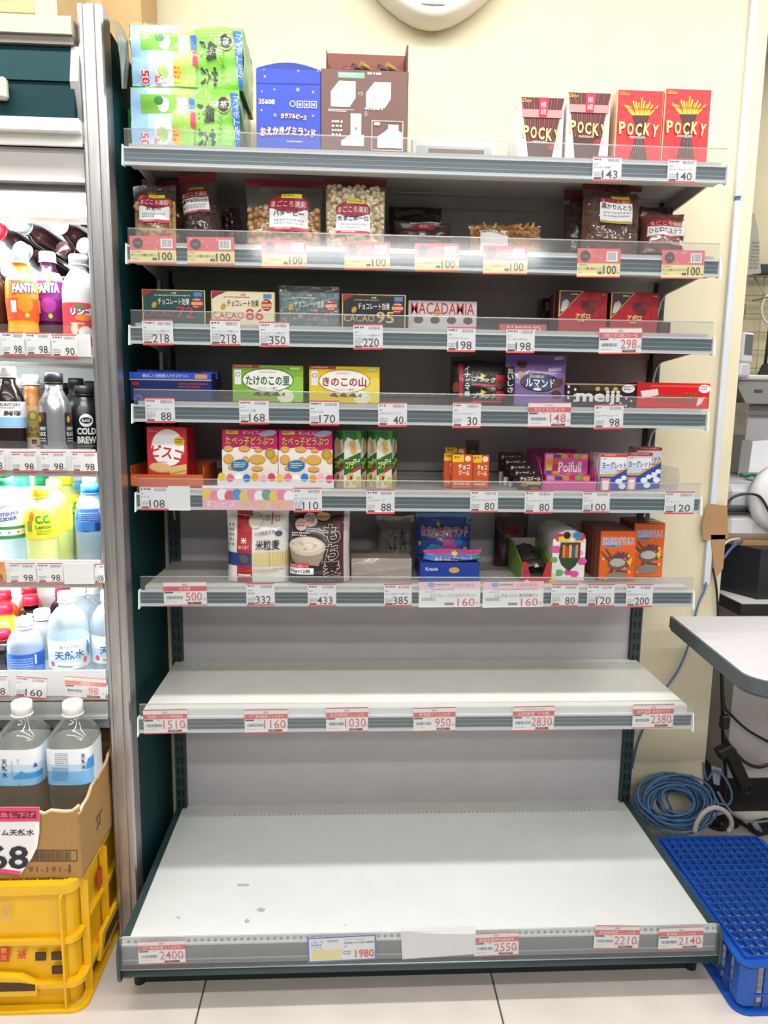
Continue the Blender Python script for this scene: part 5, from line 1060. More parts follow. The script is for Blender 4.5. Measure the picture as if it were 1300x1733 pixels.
ZC = {'A': (1.2792, 1.3284), 'B': (1.0525, 1.1018), 'C': (0.8207, 0.8741), 'D': (0.5745, 0.6361)}
for n, (z0, z1) in ZC.items():
    b = MB(); b.box(XL, -.6690, YP, -.03, z0-.012, z0, M('#eef0ee', .4)); b.box(-.6690, -.6330, YP+.043, -.03, z0-.012, z0, M('#eef0ee', .4)); b.box(XL, -0.6687, YP-.002, YP+.01, z0-.014, z0-.002, M('#bdbab4', .35, .3)); sh = cpart(b, 'cooler_shelf')
    b = MB(); b.box(XL, -0.6708, YP-.006, YP-.002, z0-.002, z1-.008, M('#e9eaea', .35)); cpart(b, 'price_rail', sh)
    b = MB(); b.sheet(lambda u, v: (XL+(-0.6718-XL)*u, YP-.0125-.002*math.sin(PI*v), z0-.004+(z1-z0+.012)*v), 1, 6, clear('#fbfcfc', .06, .12, .06)); b.obj('clear_lip', sh)
    b = MB(); b.prism([(YP+.03, z0-.012), (YP+.03, z0-.02), (-.05, z0-.07), (-.03, z0-.012)], 'x', -0.6810, -0.6779, '#c4c4c0'); cpart(b, 'bracket', sh)
    if n != 'D': area('cooler_lamp_and_fill', (-1.12, YP+.03, z0-.02), 0.8925, .02, {'A': 1.6105, 'B': 5., 'C': 5.}[n], (.3, 0, 0), (.96, .99, 1))  # fill lights under the upper shelves, added to brighten the rows below
b = MB(); b.box(XL, -0.6687, YP-.004, YP+.05, 0.5284, 0.5581, M('#b9bbbb', .3, 0.5848)); b.box(XL, -0.6687, YP-.010, YP+.05, 0.5212, 0.5284, M('#d4d6d6', .3, 0.5848)); b.box(XL, -0.6687, YP+.0, YP+.05, 0.4976, 0.5212, M('#8f9496', .35, 0.4822)); cpart(b, 'sill')
b = MB(); b.box(XL, -0.6687, -.06, -.03, .0, 0.4976, M('#16353a', 0.4822)); cpart(b, 'plinth_panel')

# ---- drinks
STOOD = []
def bottle(px, ytop, zb, Y, r, label, body, cap, lab=None, art=None, h=None, shape='pet', name='drink_bottle', lz=(.35, .72), rot=(0, 0, 0), capr=.0145, sq=2., loc=None, group=None, turn=0., caph=.018, neck=.11, waist=0.):
    """upright bottle; (px, ytop) is the cap top in the photograph"""
    if loc is None:
        if name == 'drink_bottle': # stand clear of the rail, the corner post and the bottles already on the shelf
            turn += .38; Y = max(Y, YP+r+.004); done = False
            for r in (r, r*.93, r*.86):
                y_ = Y
                while y_ < -.034-r and not done:
                    p = at(px, ytop, y_); x_ = min(p.x, -.634-r*1.03)
                    if (x_+r*1.05 < -.672 or y_-r > YP+.044) and all(abs(zb-q[0]) > .01 or math.hypot(x_-q[1], y_-q[2]) > (r+q[3])*1.04 for q in STOOD): done = True
                    else: y_ += .003
                if done: break
            if not done: return None   # no room left on the shelf
            Y = y_; STOOD.append((zb, x_, Y, r))
        p = at(px, ytop, Y); loc = (min(p.x, -.634-r*1.03), Y, zb); h = h or (p.z-zb)
    root = thing(name, label, 'bottle', loc, rot, group)
    b = MB(); nz = h-caph; sh0 = h*(1-neck)-caph
    secs = [(0, r*.80), (.004, r*.92), (h*.05, r), (h*.16, r*.97), (h*.22, r*.985), (h*.30, r*(1-waist)), (h*.40, r*(1-waist*.9)), (h*.50, r), (h*.64, r), (h*.70, r*.97), (h*.76, r*.86), (h*.82, r*.62), (sh0+h*.05, capr*1.05), (nz-.004, capr*.95), (nz-.004, capr*1.12), (nz, capr*1.1)] if shape == 'pet' else \
           [(0, r*.86), (.004, r*.97), (h*.08, r), (h*.60, r), (h*.68, r*.97), (h*.76, r*.82), (h*.83, r*.55), (sh0+h*.04, capr*1.05), (nz, capr)] if shape == 'big' else \
           [(0, r*.86), (.004, r*.97), (h*.07, r), (h*.14, r*.975), (h*.17, r), (h*.24, r*.975), (h*.27, r), (h*.34, r*.975), (h*.37, r), (h*.44, r*.975), (h*.47, r), (h*.74, r), (h*.79, r*.93), (h*.84, r*.72), (h*.885, capr*1.1), (nz, capr)] if shape == 'tank' else \
           [(0, r*.9), (.004, r), (h*.62, r), (h*.70, r*.93), (h*.78, r*.66), (sh0+h*.03, capr*1.06), (nz, capr)]
    b.loft([(z, q, q, (sq if z < h*.78 else 2.+(sq-2)*max(0, 1-(z/h-.78)/.1))) for z, q in secs], body, n=24); b.obj('bottle_body', root)
    b = MB(); b.loft([(nz-.001, capr*1.14), (h-.002, capr*1.12), (h, capr*1.0)], cap, n=18)
    b.loft([(nz-.0035, capr*1.2), (nz-.0015, capr*1.2)], cap, n=18); b.obj('cap', root)
    if lab:
        z0, z1 = h*lz[0], h*lz[1]
        def rr(z):
            for (za, ra), (zb_, rb) in zip(secs[:-1], secs[1:]):
                if za <= z <= zb_: return ra+(rb-ra)*(z-za)/max(1e-6, zb_-za)
            return r
        N = 8; zs = [z0+(z1-z0)*i/N for i in range(N+1)]
        b = MB(); b.loft([(z, rr(z)+.0006, rr(z)+.0006, sq) for z in zs], lab if not isinstance(lab, str) else M(lab, .3, 0, .3), n=32, caps=(False, False))
        if art:
            A = Art(); art(A)   # x: -1..1 across the facing half (arc length / radius), y: 0 top .. 1 bottom of the sleeve
            def fn(x, y, o):
                z = z1-(z1-z0)*y; R_ = rr(z)+.0008+o; a_ = -PI/2+x+turn; ca, sa = math.cos(a_), math.sin(a_)
                if sq > 2.5:
                    sx = max(-.98, min(.98, x/1.3)); ca = math.copysign(abs(sx)**(sq/2), sx); sa = -math.sqrt(1-ca*ca)
                return (R_*math.copysign(abs(ca)**(2/sq), ca), R_*math.copysign(abs(sa)**(2/sq), sa), z)
            b.art(A, fn, base=.0003, step=.00009, cut=(.16, .5))
        b.obj('label_sleeve', root)
    return root
def fanta(c1, c2, txt='FANTA', fruit='#f08a20'):
    def d(A):
        A.rect(-1.4, 0, 1.4, .18, '#f6ead8', 14, 1); A.rect(-1.4, .55, 1.4, 1, c2, 14, 2); A.ell(.1, .17, .35, .06, '#78b838', rot=-.5); A.otext(txt, 0, .33, .2, '#fbfbfb', '#2a3488', w=1.5, bold=.06, ob=.06, rot=-.03)
        A.ell(.0, .68, .5, .16, fruit); A.ell(.1, .9, .14, .05, '#98c838'); A.rect(-.9, .6, -.55, .85, '#e8ecf0', 3, 1)
    return d
zA, zB, zC, zD = [ZC[q][0]+.0005 for q in 'ABCD']
CW = M('#f4f5f4', .35)
bottle(33, 428, zA, -0.298, .0295, 'orange soda bottle with white cap and big white lettering', M('#f0a028', .25, 0, .3), CW, '#f4942a', fanta('o', '#e8582a'), lz=(.34, .80), turn=.2, waist=.06)
bottle(80, 427, zA, -0.298, .0295, 'purple grape soda bottle with white cap', M('#3a1438', .2, 0, .4), CW, '#8a2a8a', fanta('g', '#6a1a6a', fruit='#a03a9a'), lz=(.34, .80), waist=.06, turn=-.1)
def kids(A):
    A.otext('リンゴ', 0, .2, .18, '#ffffff', '#3a5ab0', w=1.2, bold=.06, ob=.06); A.ell(-.1, .1, .2, .06, '#3a9a4a'); A.ell(.1, .34, .45, .08, '#f08a3a'); A.ell(.2, .68, .4, .14, '#f6f0e8'); A.ell(-.4, .6, .2, .14, '#f0d8b8'); A.fine(-.6, .46, .6, .54, 1, '#fbe8d0'); A.rect(-1.4, .9, 1.4, 1, '#d87a8a', 14, 1)
bottle(132, 432, zA, -0.298, .034, 'white kids juice bottle with red label beside the post', M('#ece6ea', .35, 0, .2), CW, '#e8505a', kids, lz=(.10, .52), shape='big', capr=.016)
bottle(-14, 436, zA, -0.303, .033, 'dark cola bottle with white cap at the left photo edge', M('#2a1414', .2, 0, .4), CW, '#3a1418', None, lz=(.3, .62))
# dark bottles lying on the wire rack, necks toward the viewer
b = MB()
for i in range(14): b.cyl((XL+.05+i*.075, -.232, 1.446), (XL+.05+i*.075, -.05, 1.405), .002, '#6a6666', 6)
for y, z in ((-.232, 1.444), (-.16, 1.427), (-.05, 1.403)): b.cyl((XL+.02, y, z), (-.669, y, z), .003, '#6a6666', 6)
cpart(b, 'wire_rack')
DARK = M('#2c1718', .15, 0, .5)
def lying(px, py, Y, r, cap, label, h=.19, body=DARK, yaw=-.33, tilt=1.32):
    p = at(px, py, Y); d = Vector((math.sin(yaw)*math.sin(tilt), -math.sin(tilt)*math.cos(yaw), math.cos(tilt))); base = p-d*h
    return bottle(0, 0, 0, 0, r, label, body, cap, h=h, loc=base, rot=(tilt, 0, yaw), shape='pet')
GC = M('#9aa3a8', .3, .5); RDC = M('#c8202e', .35)
lying(31, 376, -.262, .0205, GC, 'dark cola bottle with grey cap lying in the upper row of the rack')
lying(31, 420, -.262, .0205, GC, 'dark cola bottle with grey cap lying in the lower row of the rack')
lying(92, 375, -.262, .0205, CW, 'dark cola bottle with white cap lying in the upper row of the rack')
lying(-13, 385, -.262, .0205, RDC, 'dark cola bottle with red cap lying at the left photo edge')
lying(140, 414, -.255, .0205, CW, 'dark bottle with white cap lying beside the corner post')
lying(134, 362, -.24, .0205, DARK, 'dark-capped bottle lying in the upper row next to the post')
lying(104, 420, -.25, .0205, DARK, 'dark-capped bottle lying behind the grape soda and kids juice')
# second row
def oolong(A): A.rect(-1.4, 0, 1.4, .6, '#e8e8ea', 14, 2); A.text('SUNTORY', 0, .12, .12, INK, w=1.3, bold=.03); A.fine(-.8, .22, .5, .3, 1, '#6a5048'); A.text('烏龍茶', .1, .44, .2, '#3a3030', w=1.1, bold=.05); A.rect(-1.4, .62, 1.4, .95, '#8ac0e8', 14, 1); A.ell(-1., .5, .25, .2, '#d86a3a')
bottle(12, 621, zB, -0.298, .030, 'dark oolong tea bottle with white cap and pale blue band', M('#221818', .2, 0, .4), M('#d8d8d4', .4), '#e0e4e8', oolong, lz=(.40, .66), shape='big', turn=.1)
def latte(A): A.rect(-1.4, 0, 1.4, .2, '#c8a070', 14, 1); A.rect(-1.4, .2, 1.4, .55, '#b89a50', 14, 2); A.ell(0, .17, .38, .09, '#6a8a4a'); A.ell(0, .17, .26, .06, '#c8a860'); A.otext('ぷるーど', .0, .39, .09, '#4a3a38', '#e8dcc8', w=1.3, bold=.04); A.text('カフェ・オレ', 0, .49, .06, '#6a3a28', w=1.1, bold=.03); A.rect(-1.4, .55, 1.4, 1, '#ecdcc4', 14, 2); A.ell(.35, .8, .5, .12, '#b84a48'); A.ell(.2, .78, .35, .08, '#f0e4d0'); A.ell(-.4, .88, .4, .08, '#e0b88a'); A.rect(-.2, .58, .2, .66, '#5a4a40', 3, 1)
bottle(52, 634, zB, -0.298, .0225, 'slim latte bottle with tan top and cream swirl sleeve', M('#a8703c', .3, 0, .3), M('#dcdcd8', .4), '#e2cfae', latte, lz=(.03, .66), shape='can', capr=.0145)
def blackcan(A): 
    for x in (-.95, .95): A.rect(x-.38, .22, x+.38, .70, '#2a282a', 6, 3); A.text('ONEDAY', x, .46, .055, '#f0f0f0', w=.62, bold=.03); A.text('BLACK', x, .54, .065, '#f0f0f0', w=.62, bold=.03); A.fine(x-.3, .60, x+.3, .67, 2, '#d0d0d0'); A.ell(x, .28, .25, .06, '#7a3a34'); A.ell(x-.15, .32, .12, .05, '#c8b83a')
bottle(90, 631, zB, -0.288, .031, 'silver aluminium coffee bottle with dark cap', M('#c4c8cc', .22, .75), M('#2a2a2e', .4), M('#c4c8cc', .22, .75), blackcan, lz=(.04, .74), shape='can', capr=.016)
def brew(A): A.ring(0, .3, .42, .14, .07, '#f0f0f0'); A.text('BLACK', 0, .3, .06, '#f0f0f0', w=.5, bold=.03); A.text('COLD', 0, .53, .15, '#f4f4f4', w=1.15, bold=.04); A.text('BREW', 0, .72, .15, '#f4f4f4', w=1.15, bold=.04); A.fine(-.6, .84, .6, .94, 2, '#8a6a4a')
bottle(142, 652, zB, -0.298, .0325, 'matte black cold brew coffee bottle with white lettering', M('#1c1e20', .35), M('#2a2c2e', .4), '#1a1c1e', brew, lz=(.17, .74), shape='can', capr=.017)
for (px, y, Y, lb, c) in ((38, 640, -0.203, 'pale-capped bottle behind the latte bottle', '#5a5a58'), (68, 640, -0.213, 'pale-capped bottle behind the silver coffee bottle', '#8a8884'), (128, 640, -0.213, 'dark bottle standing behind the cold brew coffee', '#2c2c2e'), (108, 648, -0.183, 'dark bottle in shadow behind the silver and black bottles', '#3a3a3a'), (155, 645, -0.183, 'dark bottle in shadow next to the corner post', '#26282a')):
    bottle(px, y, zB, Y, .031, lb, M(c, .3), M('#d0d0cc' if 'pale' in lb else '#242628', .4), None, shape='can')
# third row
WATER = clear('#e6eff4', .28, .10, .05, '#eef6fa'); LEM = M('#e8e860', .3, 0, .3); PALEB = clear('#d4e6f4', .5, .10, .06, '#e2f0fa')
def cider(A): A.otext('MITSUYA', 0, .32, .1, '#3a58b8', '#ffffff', w=1.3, bold=.05, rot=-.05); A.otext('CIDER', 0, .45, .1, '#3a58b8', '#ffffff', w=1.0, bold=.05, rot=-.05); A.line(-.5, .18, 0, .08, .03, '#e88a98'); A.line(.5, .18, 0, .08, .03, '#e88a98'); A.line(0, .02, 0, .1, .03, '#e88a98'); A.rect(-1.4, .66, 1.4, 1, '#3a9a58', 14, 2); A.rect(-1.4, .74, 1.4, .9, '#f0f4f2', 14, 1); [A.ell(x, .82, .06, .03, c) for x, c in ((-.5, '#3a58b8'), (0, '#4aa0d0'), (.5, '#d84a5a'))]
GCAP = M('#2fae78', .35)
bottle(8, 805, zC, -0.298, .034, 'clear cider bottle with green cap at the left photo edge', WATER, GCAP, '#f4f6f4', cider, lz=(.40, .76), turn=.1)
bottle(36, 806, zC, -0.26, .031, 'clear cider bottle with green cap, second from the left edge', WATER, GCAP, '#f0f4f0', cider, lz=(.40, .76), turn=-1.0)
bottle(28, 806, zC, -0.213, .034, 'clear green-capped bottle behind the two front cider bottles', WATER, GCAP, '#eef2ee', None, lz=(.3, .74)); bottle(70, 806, zC, -0.213, .034, 'clear green-capped bottle deeper behind the lemon drink', WATER, GCAP, '#eef2ee', None, lz=(.3, .74))
def lemon(A): A.text('C.C.', .1, .35, .28, '#2f9a48', w=.9, bold=.05); A.text('Lemon', .1, .60, .13, '#3a8a40', w=.9, bold=.03); A.ell(-.6, .25, .18, .15, '#e8783a'); A.bar(-.9, .4, -.55, .75, '#7a8a40', 10); A.fine(-.3, .72, .7, .88, 2, '#8a9a38'); A.ell(.7, .15, .2, .1, '#e87a50')
bottle(67, 824, zC, -0.308, .032, 'yellow lemon drink bottle with yellow cap at the front', M('#dfe694', .3, 0, .3), M('#f2e030', .35), '#f2ee3a', lemon, lz=(.45, .78), waist=.04)
bottle(91, 810, zC, -0.258, .034, 'yellow lemon drink bottle behind, with pale lemon cap', M('#cfd67a', .3, 0, .3), M('#f4f06a', .35), '#e6ea40', lemon, lz=(.45, .78), turn=-1.0); bottle(110, 803, zC, -0.213, .034, 'greenish lemon drink bottle with bright yellow cap, furthest back', M('#b8c070', .3, 0, .3), M('#e8ea20', .35), '#dfe830', lemon, lz=(.45, .78), turn=.3)
def sport(A): A.rect(-1.4, 0, 1.4, 1, '#2a62c8', 14, 2); A.rect(-1.4, .5, 1.4, 1, '#3f86dc', 14, 1); A.fine(-.9, .15, .4, .6, 5, '#9ac0f0'); A.rect(.5, .05, .6, .4, '#f0f4fa'); A.rect(.15, .6, .5, .95, '#1f3f90', 3, 1); A.rect(-.6, .95, -.2, 1, '#1f3f90')
bottle(152, 818, zC, -0.308, .032, 'clear sports drink bottle with deep blue cap and blue label', PALEB, M('#2a7ad0', .35), '#2f6ed0', sport, lz=(.50, .74), shape='big', capr=.016)
bottle(138, 814, zC, -0.263, .036, 'clear sports drink bottle with light blue cap and blue label', PALEB, M('#6ac0e8', .35), '#2f6ed0', sport, lz=(.50, .74), shape='big', capr=.016, turn=-.5)
bottle(129, 811, zC, -0.213, .034, 'white-capped clear bottle behind the sports drinks', PALEB, CW, '#e4ecf4', None); bottle(152, 806, zC, -0.183, .034, 'white-capped clear bottle furthest back beside the post', PALEB, CW, '#dfe8f4', None); bottle(170, 811, zC, -0.233, .034, 'blue-capped clear bottle half hidden by the corner post', PALEB, M('#4a9ae0', .35), '#3f80d8', None)
# fourth row
RC = M('#c81e3c', .35)
def tennen(A): A.rect(-1.4, .0, 1.4, 1, '#f6f8fa', 14, 2); A.rect(-1.4, .45, 1.4, .75, '#d4e8f4', 14, 1); A.text('南アルプスの', .0, .22, .1, '#3a8ac0', w=.9); A.text('天然水', 0, .5, .3, '#1f6ab0', w=1.5, bold=.02); A.ell(-.9, .8, .14, .1, '#e86a78'); A.ell(.8, .75, .12, .1, '#e87a88'); A.line(-.6, .85, .1, .9, .05, '#7ab06a'); A.poly([(1.0, .1), (1.35, .4), (1.1, .7), (.9, .4)], '#3f90d0')
for (px, y, Y, r, body, cap, lab, art, lz, tn, lb) in (
    (40, 1045, -0.308, .036, PALEB, CW, '#2f6ed0', sport, (.16, .54), 0, 'clear sports drink with white cap and blue label on the lowest shelf'),
    (112, 1001, -0.298, .041, WATER, CW, '#f4f8fa', tennen, (.24, .54), 0, 'large clear spring water bottle with blue brush lettering'),
    (184, 998, -0.298, .041, WATER, CW, '#f4f8fa', tennen, (.24, .54), .1, 'large clear spring water bottle half hidden by the post'),
    (71, 1031, -0.263, .034, WATER, CW, None, None, (.1, .4), 0, 'clear bottle with white cap behind the blue sports drink'),
    (133, 990, -0.208, .045, WATER, CW, None, None, (.1, .4), 0, 'large clear water bottle with blue-topped cap further back'),
    (158, 988, -0.213, .045, WATER, CW, None, None, (.1, .4), 0, 'large clear water bottle further back beside the post'),
    (3, 1066, -0.308, .034, M('#1c1416', .2, 0, .4), RC, '#1c1416', None, (.1, .3), 0, 'black cola bottle with red cap at the left photo edge, frontmost'),
    (6, 1022, -0.253, .034, M('#f0a028', .25, 0, .3), RC, '#f0a028', None, (.1, .4), 0, 'orange drink bottle with red cap behind the black cola'),
    (5, 1000, -0.203, .034, M('#d8622a', .25, 0, .3), RC, None, None, (.1, .4), 0, 'reddish drink bottle with red cap at the back left'),
    (27, 1052, -0.273, .033, M('#1c1416', .2, 0, .4), RC, None, None, (.1, .4), 0, 'black bottle with red cap just behind the sports drink'),
    (49, 990, -0.183, .034, M('#d05a2c', .25, 0, .3), RC, None, None, (.1, .4), 0, 'orange-red bottle with red cap, tallest at the back'),
    (51, 1007, -0.218, .034, M('#1c1416', .2, 0, .4), RC, None, None, (.1, .4), 0, 'black bottle with red cap in the middle of the lowest shelf'),
    (48, 1035, -0.248, .033, M('#1c1416', .2, 0, .4), RC, None, None, (.1, .4), 0, 'black bottle with red cap behind the white-capped clear bottle'),
    (78, 1020, -0.223, .033, M('#2a1818', .2, 0, .4), RC, None, None, (.1, .4), 0, 'dark bottle with red cap left of the large water'),
    (106, 994, -0.173, .033, M('#241c2c', .2, 0, .4), RC, None, None, (.1, .4), 0, 'dark bottle with red cap at the back behind the large water')):
    bottle(px, y, zD, Y, r, lb, body, cap, lab, art, lz=lz, turn=tn, shape='big', capr=.0155)
# cooler price tags
def ctag(x0, y0, x1, y1, draw, lb, **k): make_tag(x0, y0, x1, y1, 0, draw, lb, Y=YP-.0085, tilt=-.0146, **k)
ctag(4, 562, 41, 602, std('98'), 'white price tag reading 98 below the orange soda'); ctag(45, 563, 85, 602, std('98'), 'white price tag reading 98 below the grape soda'); ctag(88, 566, 131, 605, std('90'), 'red-edged price tag reading 90 below the kids juice')
ctag(-30, 762, 8, 798, std('98'), 'price tag cut by the left photo edge below the oolong tea'); ctag(19, 764, 62, 799, std('98'), 'price tag reading 98 below the latte bottle'); ctag(69, 764, 112, 799, std('98'), 'price tag reading 98 below the silver coffee bottle'); ctag(122, 764, 165, 800, std('98'), 'price tag reading 98 below the black cold brew')
ctag(-30, 951, 9, 987, std('98'), 'orange price tag cut by the left photo edge', base='#f0a050'); ctag(16, 952, 61, 988, std('98'), 'price tag reading 98 below the cider bottles'); ctag(64, 952, 107, 988, std('98'), 'price tag reading 98 below the lemon drinks'); ctag(160, 953, 177, 989, std('108'), 'price tag tucked against the post below the sports drinks'); ctag(108, 953, 159, 989, lambda A, *k: None, 'blank white card on the cooler rail below the sports drinks')
ctag(-34, 1143, 15, 1181, std('138'), 'price tag at the left photo edge above the water bottles'); 
make_tag(26, 1144, 79, 1183, 0, std('160'), 'slanted price tag reading 160 above the water bottles', Y=YP-.0085, tilt=.1); make_tag(110, 1145, 179, 1183, 0, sale('98', '', '天然水', '#ee8a7a'), 'pale red sale tag reading 98 below the spring water', Y=YP-.0085, tilt=.08)

# ================================================================== yellow crate, carton and water bottles
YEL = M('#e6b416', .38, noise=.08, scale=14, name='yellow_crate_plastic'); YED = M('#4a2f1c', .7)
X0, X1, Y0, Y1, H = -1.20, -.6735, -.535, -.16, .268
cr = thing('plastic_crate', 'yellow plastic crate turned upside down beside the shelving', 'crate', ((X0+X1)/2, Y0, 0)); CR = Vector(((X0+X1)/2, Y0, 0))
def ypart(mb, name, par=None):
    o = mb.obj(name, par or cr)
    if par is None: o.location = -CR
    return o
# inverted: wide rim at the floor, grid base on top; walls taper inward upward by 12 mm
T = .012
def wall_pts(z): k = T*z/H; return X0+k, X1-k, Y0+k, Y1-k
def ringw(mb, z0, z1, out0, out1, mat=YEL):
    a, b_ = wall_pts(z0), wall_pts(z1)
    lo = [(a[0]-out0, a[2]-out0, z0), (a[1]+out0, a[2]-out0, z0), (a[1]+out0, a[3]+out0, z0), (a[0]-out0, a[3]+out0, z0)]
    hi = [(b_[0]-out1, b_[2]-out1, z1), (b_[1]+out1, b_[2]-out1, z1), (b_[1]+out1, b_[3]+out1, z1), (b_[0]-out1, b_[3]+out1, z1)]
    mb.add(lo+hi, [(0, 1, 5, 4), (1, 2, 6, 5), (2, 3, 7, 6), (3, 0, 4, 7), (4, 5, 6, 7), (3, 2, 1, 0)], mat)
def rrect(x0, x1, y0, y1, r, n=5):
    P_ = []
    for cx, cy, a0 in ((x1-r, y1-r, 0), (x0+r, y1-r, PI/2), (x0+r, y0+r, PI), (x1-r, y0+r, 1.5*PI)):
        P_ += [(cx+r*math.cos(a0+PI/2*i/n), cy+r*math.sin(a0+PI/2*i/n)) for i in range(n+1)]
    return P_
def band(mb, z0, z1, out, r, t, mat):
    """open rounded-rectangle band (hollow)"""
    a = wall_pts((z0+z1)/2); o_ = rrect(a[0]-out, a[1]+out, a[2]-out, a[3]+out, r); i_ = rrect(a[0]-out+t, a[1]+out-t, a[2]-out+t, a[3]+out-t, max(.002, r-t)); n = len(o_)
    vs = [(x, y, z0) for x, y in o_]+[(x, y, z1) for x, y in o_]+[(x, y, z0) for x, y in i_]+[(x, y, z1) for x, y in i_]; fs = []
    for k in range(n): j = (k+1) % n; fs += [(k, j, n+j, n+k), (2*n+j, 2*n+k, 3*n+k, 3*n+j), (n+k, n+j, 3*n+j, 3*n+k), (k, 2*n+k, 2*n+j, j)]
    mb.add(vs, fs, mat)
b = MB(); band(b, .0, H-.004, -.012, .02, .004, YEL); ypart(b, 'crate_wall')
for (z0, z1, o_) in ((0, .006, .004), (.052, .062, .002), (.142, .152, .000), (H-.020, H, .004)):
    b = MB(); band(b, z0, z1, o_, .028, .018, YEL); ypart(b, 'rim')
for x in [at(107, 1620, Y0).x, X1-.30, X1-.44]:
    b = MB(); b.box(x-.002, x+.002, Y0-.001, Y0+.014, .006, H-.02, YEL); ypart(b, 'rib')
for y in (Y0+.05, Y0+.16, Y0+.27):
    b = MB(); b.box(X1-.014, X1+.001, y-.002, y+.002, .006, H-.02, YEL); ypart(b, 'rib')
# openings seen through the wall and the raised hand hold
for (px, py, w_, h_) in ((69, 1618, 17, 14), (96, 1617, 17, 14), (97, 1641, 17, 14)):
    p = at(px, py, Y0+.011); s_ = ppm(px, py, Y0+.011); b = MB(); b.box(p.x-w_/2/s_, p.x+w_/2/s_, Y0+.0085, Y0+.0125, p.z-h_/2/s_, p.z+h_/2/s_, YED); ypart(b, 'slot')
pl, pr_ = at(-40, 1670, Y0), at(62, 1670, Y0); b = MB()
zc = pl.z; b.prism([(pl.x, zc-.022), (pr_.x, zc-.022), (pr_.x+.002, zc), (pr_.x-.03, zc+.018), (pl.x, zc+.026)], 'y', Y0-.002, Y0+.013, YEL); hh_ = ypart(b, 'hand_hold')
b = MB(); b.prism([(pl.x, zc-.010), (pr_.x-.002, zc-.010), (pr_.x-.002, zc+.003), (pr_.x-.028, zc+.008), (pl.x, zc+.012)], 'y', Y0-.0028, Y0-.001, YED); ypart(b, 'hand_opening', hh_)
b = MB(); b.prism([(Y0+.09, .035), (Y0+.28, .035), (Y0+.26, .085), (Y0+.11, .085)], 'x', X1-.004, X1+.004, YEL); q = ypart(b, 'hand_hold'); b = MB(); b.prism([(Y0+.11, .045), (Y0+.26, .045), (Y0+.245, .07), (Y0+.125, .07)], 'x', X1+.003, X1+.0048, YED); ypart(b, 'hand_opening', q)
# red print (upside down on the turned crate)
def onw(x, y, o): p = at(x, y, Y0+.011); return (p.x, Y0+.011-o-.0006, p.z)
for A in (Art().rect(-3, 1602, 16, 1627, '#c03028').text('福', 7, 1608, 9, '#e6b416', rot=PI).text('知', 7, 1620, 9, '#e6b416', rot=PI), Art().text('近', 37, 1614, 16, '#c03a28', rot=PI, bold=.04), Art().fine(4, 1530, 20, 1560, 4, '#c8b070')):
    b = MB(); b.art(A, onw); ypart(b, 'printed_mark')
b = MB(); b.box(X1-.0105, X1-.0095, Y0+.13, Y0+.19, .165, .205, '#b8402a'); ypart(b, 'printed_mark')
# grid base on top: real ribs
b = MB(); b.box(X0+.03, X1-.03, Y0+.03, Y1-.03, H-.03, H-.026, M('#b8862a', .5)); ypart(b, 'base_sheet')
rib = None
for i in range(19):
    x = X1-.035-i*.026
    if x < X0+.03: break
    if rib is None: b = MB(); b.box(-.0015, .0015, Y0+.018, Y1-.018, H-.026, H-.001, YEL); rib = ypart(b, 'grid_rib'); rib.location = Vector((x, 0, 0))-CR
    else: share(rib, 'grid_rib', cr, Vector((x, 0, 0))-CR)
rib = None
for i in range(14):
    y = Y0+.04+i*.026
    if y > Y1-.03: break
    if rib is None: b = MB(); b.box(X0+.018, X1-.018, -.0015, .0015, H-.026, H-.001, YEL); rib = ypart(b, 'grid_rib'); rib.location = Vector((0, y, 0))-CR
    else: share(rib, 'grid_rib', cr, Vector((0, y, 0))-CR)
# cardboard case, torn open
CB = M('#a9824e', .75, noise=.06, scale=18, name='brown_cardboard'); CBI = M('#8a6a44', .8)
bx0, bx1, by0, by1, bz = -1.02, -.6745, -.505, -.20, H
box = thing('cardboard_case', 'torn open brown cardboard case on the yellow crate', 'carton', ((bx0+bx1)/2, by0, bz)); BO_ = Vector(((bx0+bx1)/2, by0, bz))
def torn(n, f, seed):
    rn = random.Random(seed); return [f(i/n)+rn.uniform(-.005, .005) for i in range(n+1)]
fz = torn(26, lambda u: .135+(.010 if u > .9 else 0)*(u-.9)*10+.004*math.sin(9*u), 3); sz = torn(26, lambda u: .137+.045*u, 4)
def wallm(pts_lo, pts_hi, off, name, mat=CB):
    n = len(pts_lo); b = MB(); o_ = Vector(off)
    V = [Vector(p) for p in pts_lo]+[Vector(p) for p in pts_hi]; vs = V+[v+o_ for v in V]; m = 2*n; fs = []
    for i in range(n-1): fs += [(i, i+1, n+i+1, n+i), (m+i+1, m+i, m+n+i, m+n+i+1), (n+i, n+i+1, m+n+i+1, m+n+i)]
    b.add(vs, fs, mat)
    tubep = [v+o_*.5 for v in V[n:]]
    b.tube([p+Vector((0, 0, .0005)) for p in tubep], .0036, M('#c9ab84', .85), 6)
    o = b.obj(name, box); o.location = -BO_; return o
f1 = wallm([(bx0+(bx1-bx0)*i/26, by0, bz+.001) for i in range(27)], [(bx0+(bx1-bx0)*i/26, by0+.001*math.sin(i), bz+fz[i]) for i in range(27)], (0, .003, 0), 'front_panel')
wallm([(bx1, by0+(by1-by0)*i/26, bz+.001) for i in range(27)], [(bx1, by0+(by1-by0)*i/26, bz+sz[i]) for i in range(27)], (-.003, 0, 0), 'side_panel'); wallm([(bx0, by0+(by1-by0)*i/26, bz+.001) for i in range(27)], [(bx0, by0+(by1-by0)*i/26, bz+sz[i]) for i in range(27)], (.003, 0, 0), 'side_panel')
wallm([(bx0+(bx1-bx0)*i/26, by1, bz+.001) for i in range(27)], [(bx0+(bx1-bx0)*i/26, by1, bz+.235) for i in range(27)], (0, -.003, 0), 'rear_panel')
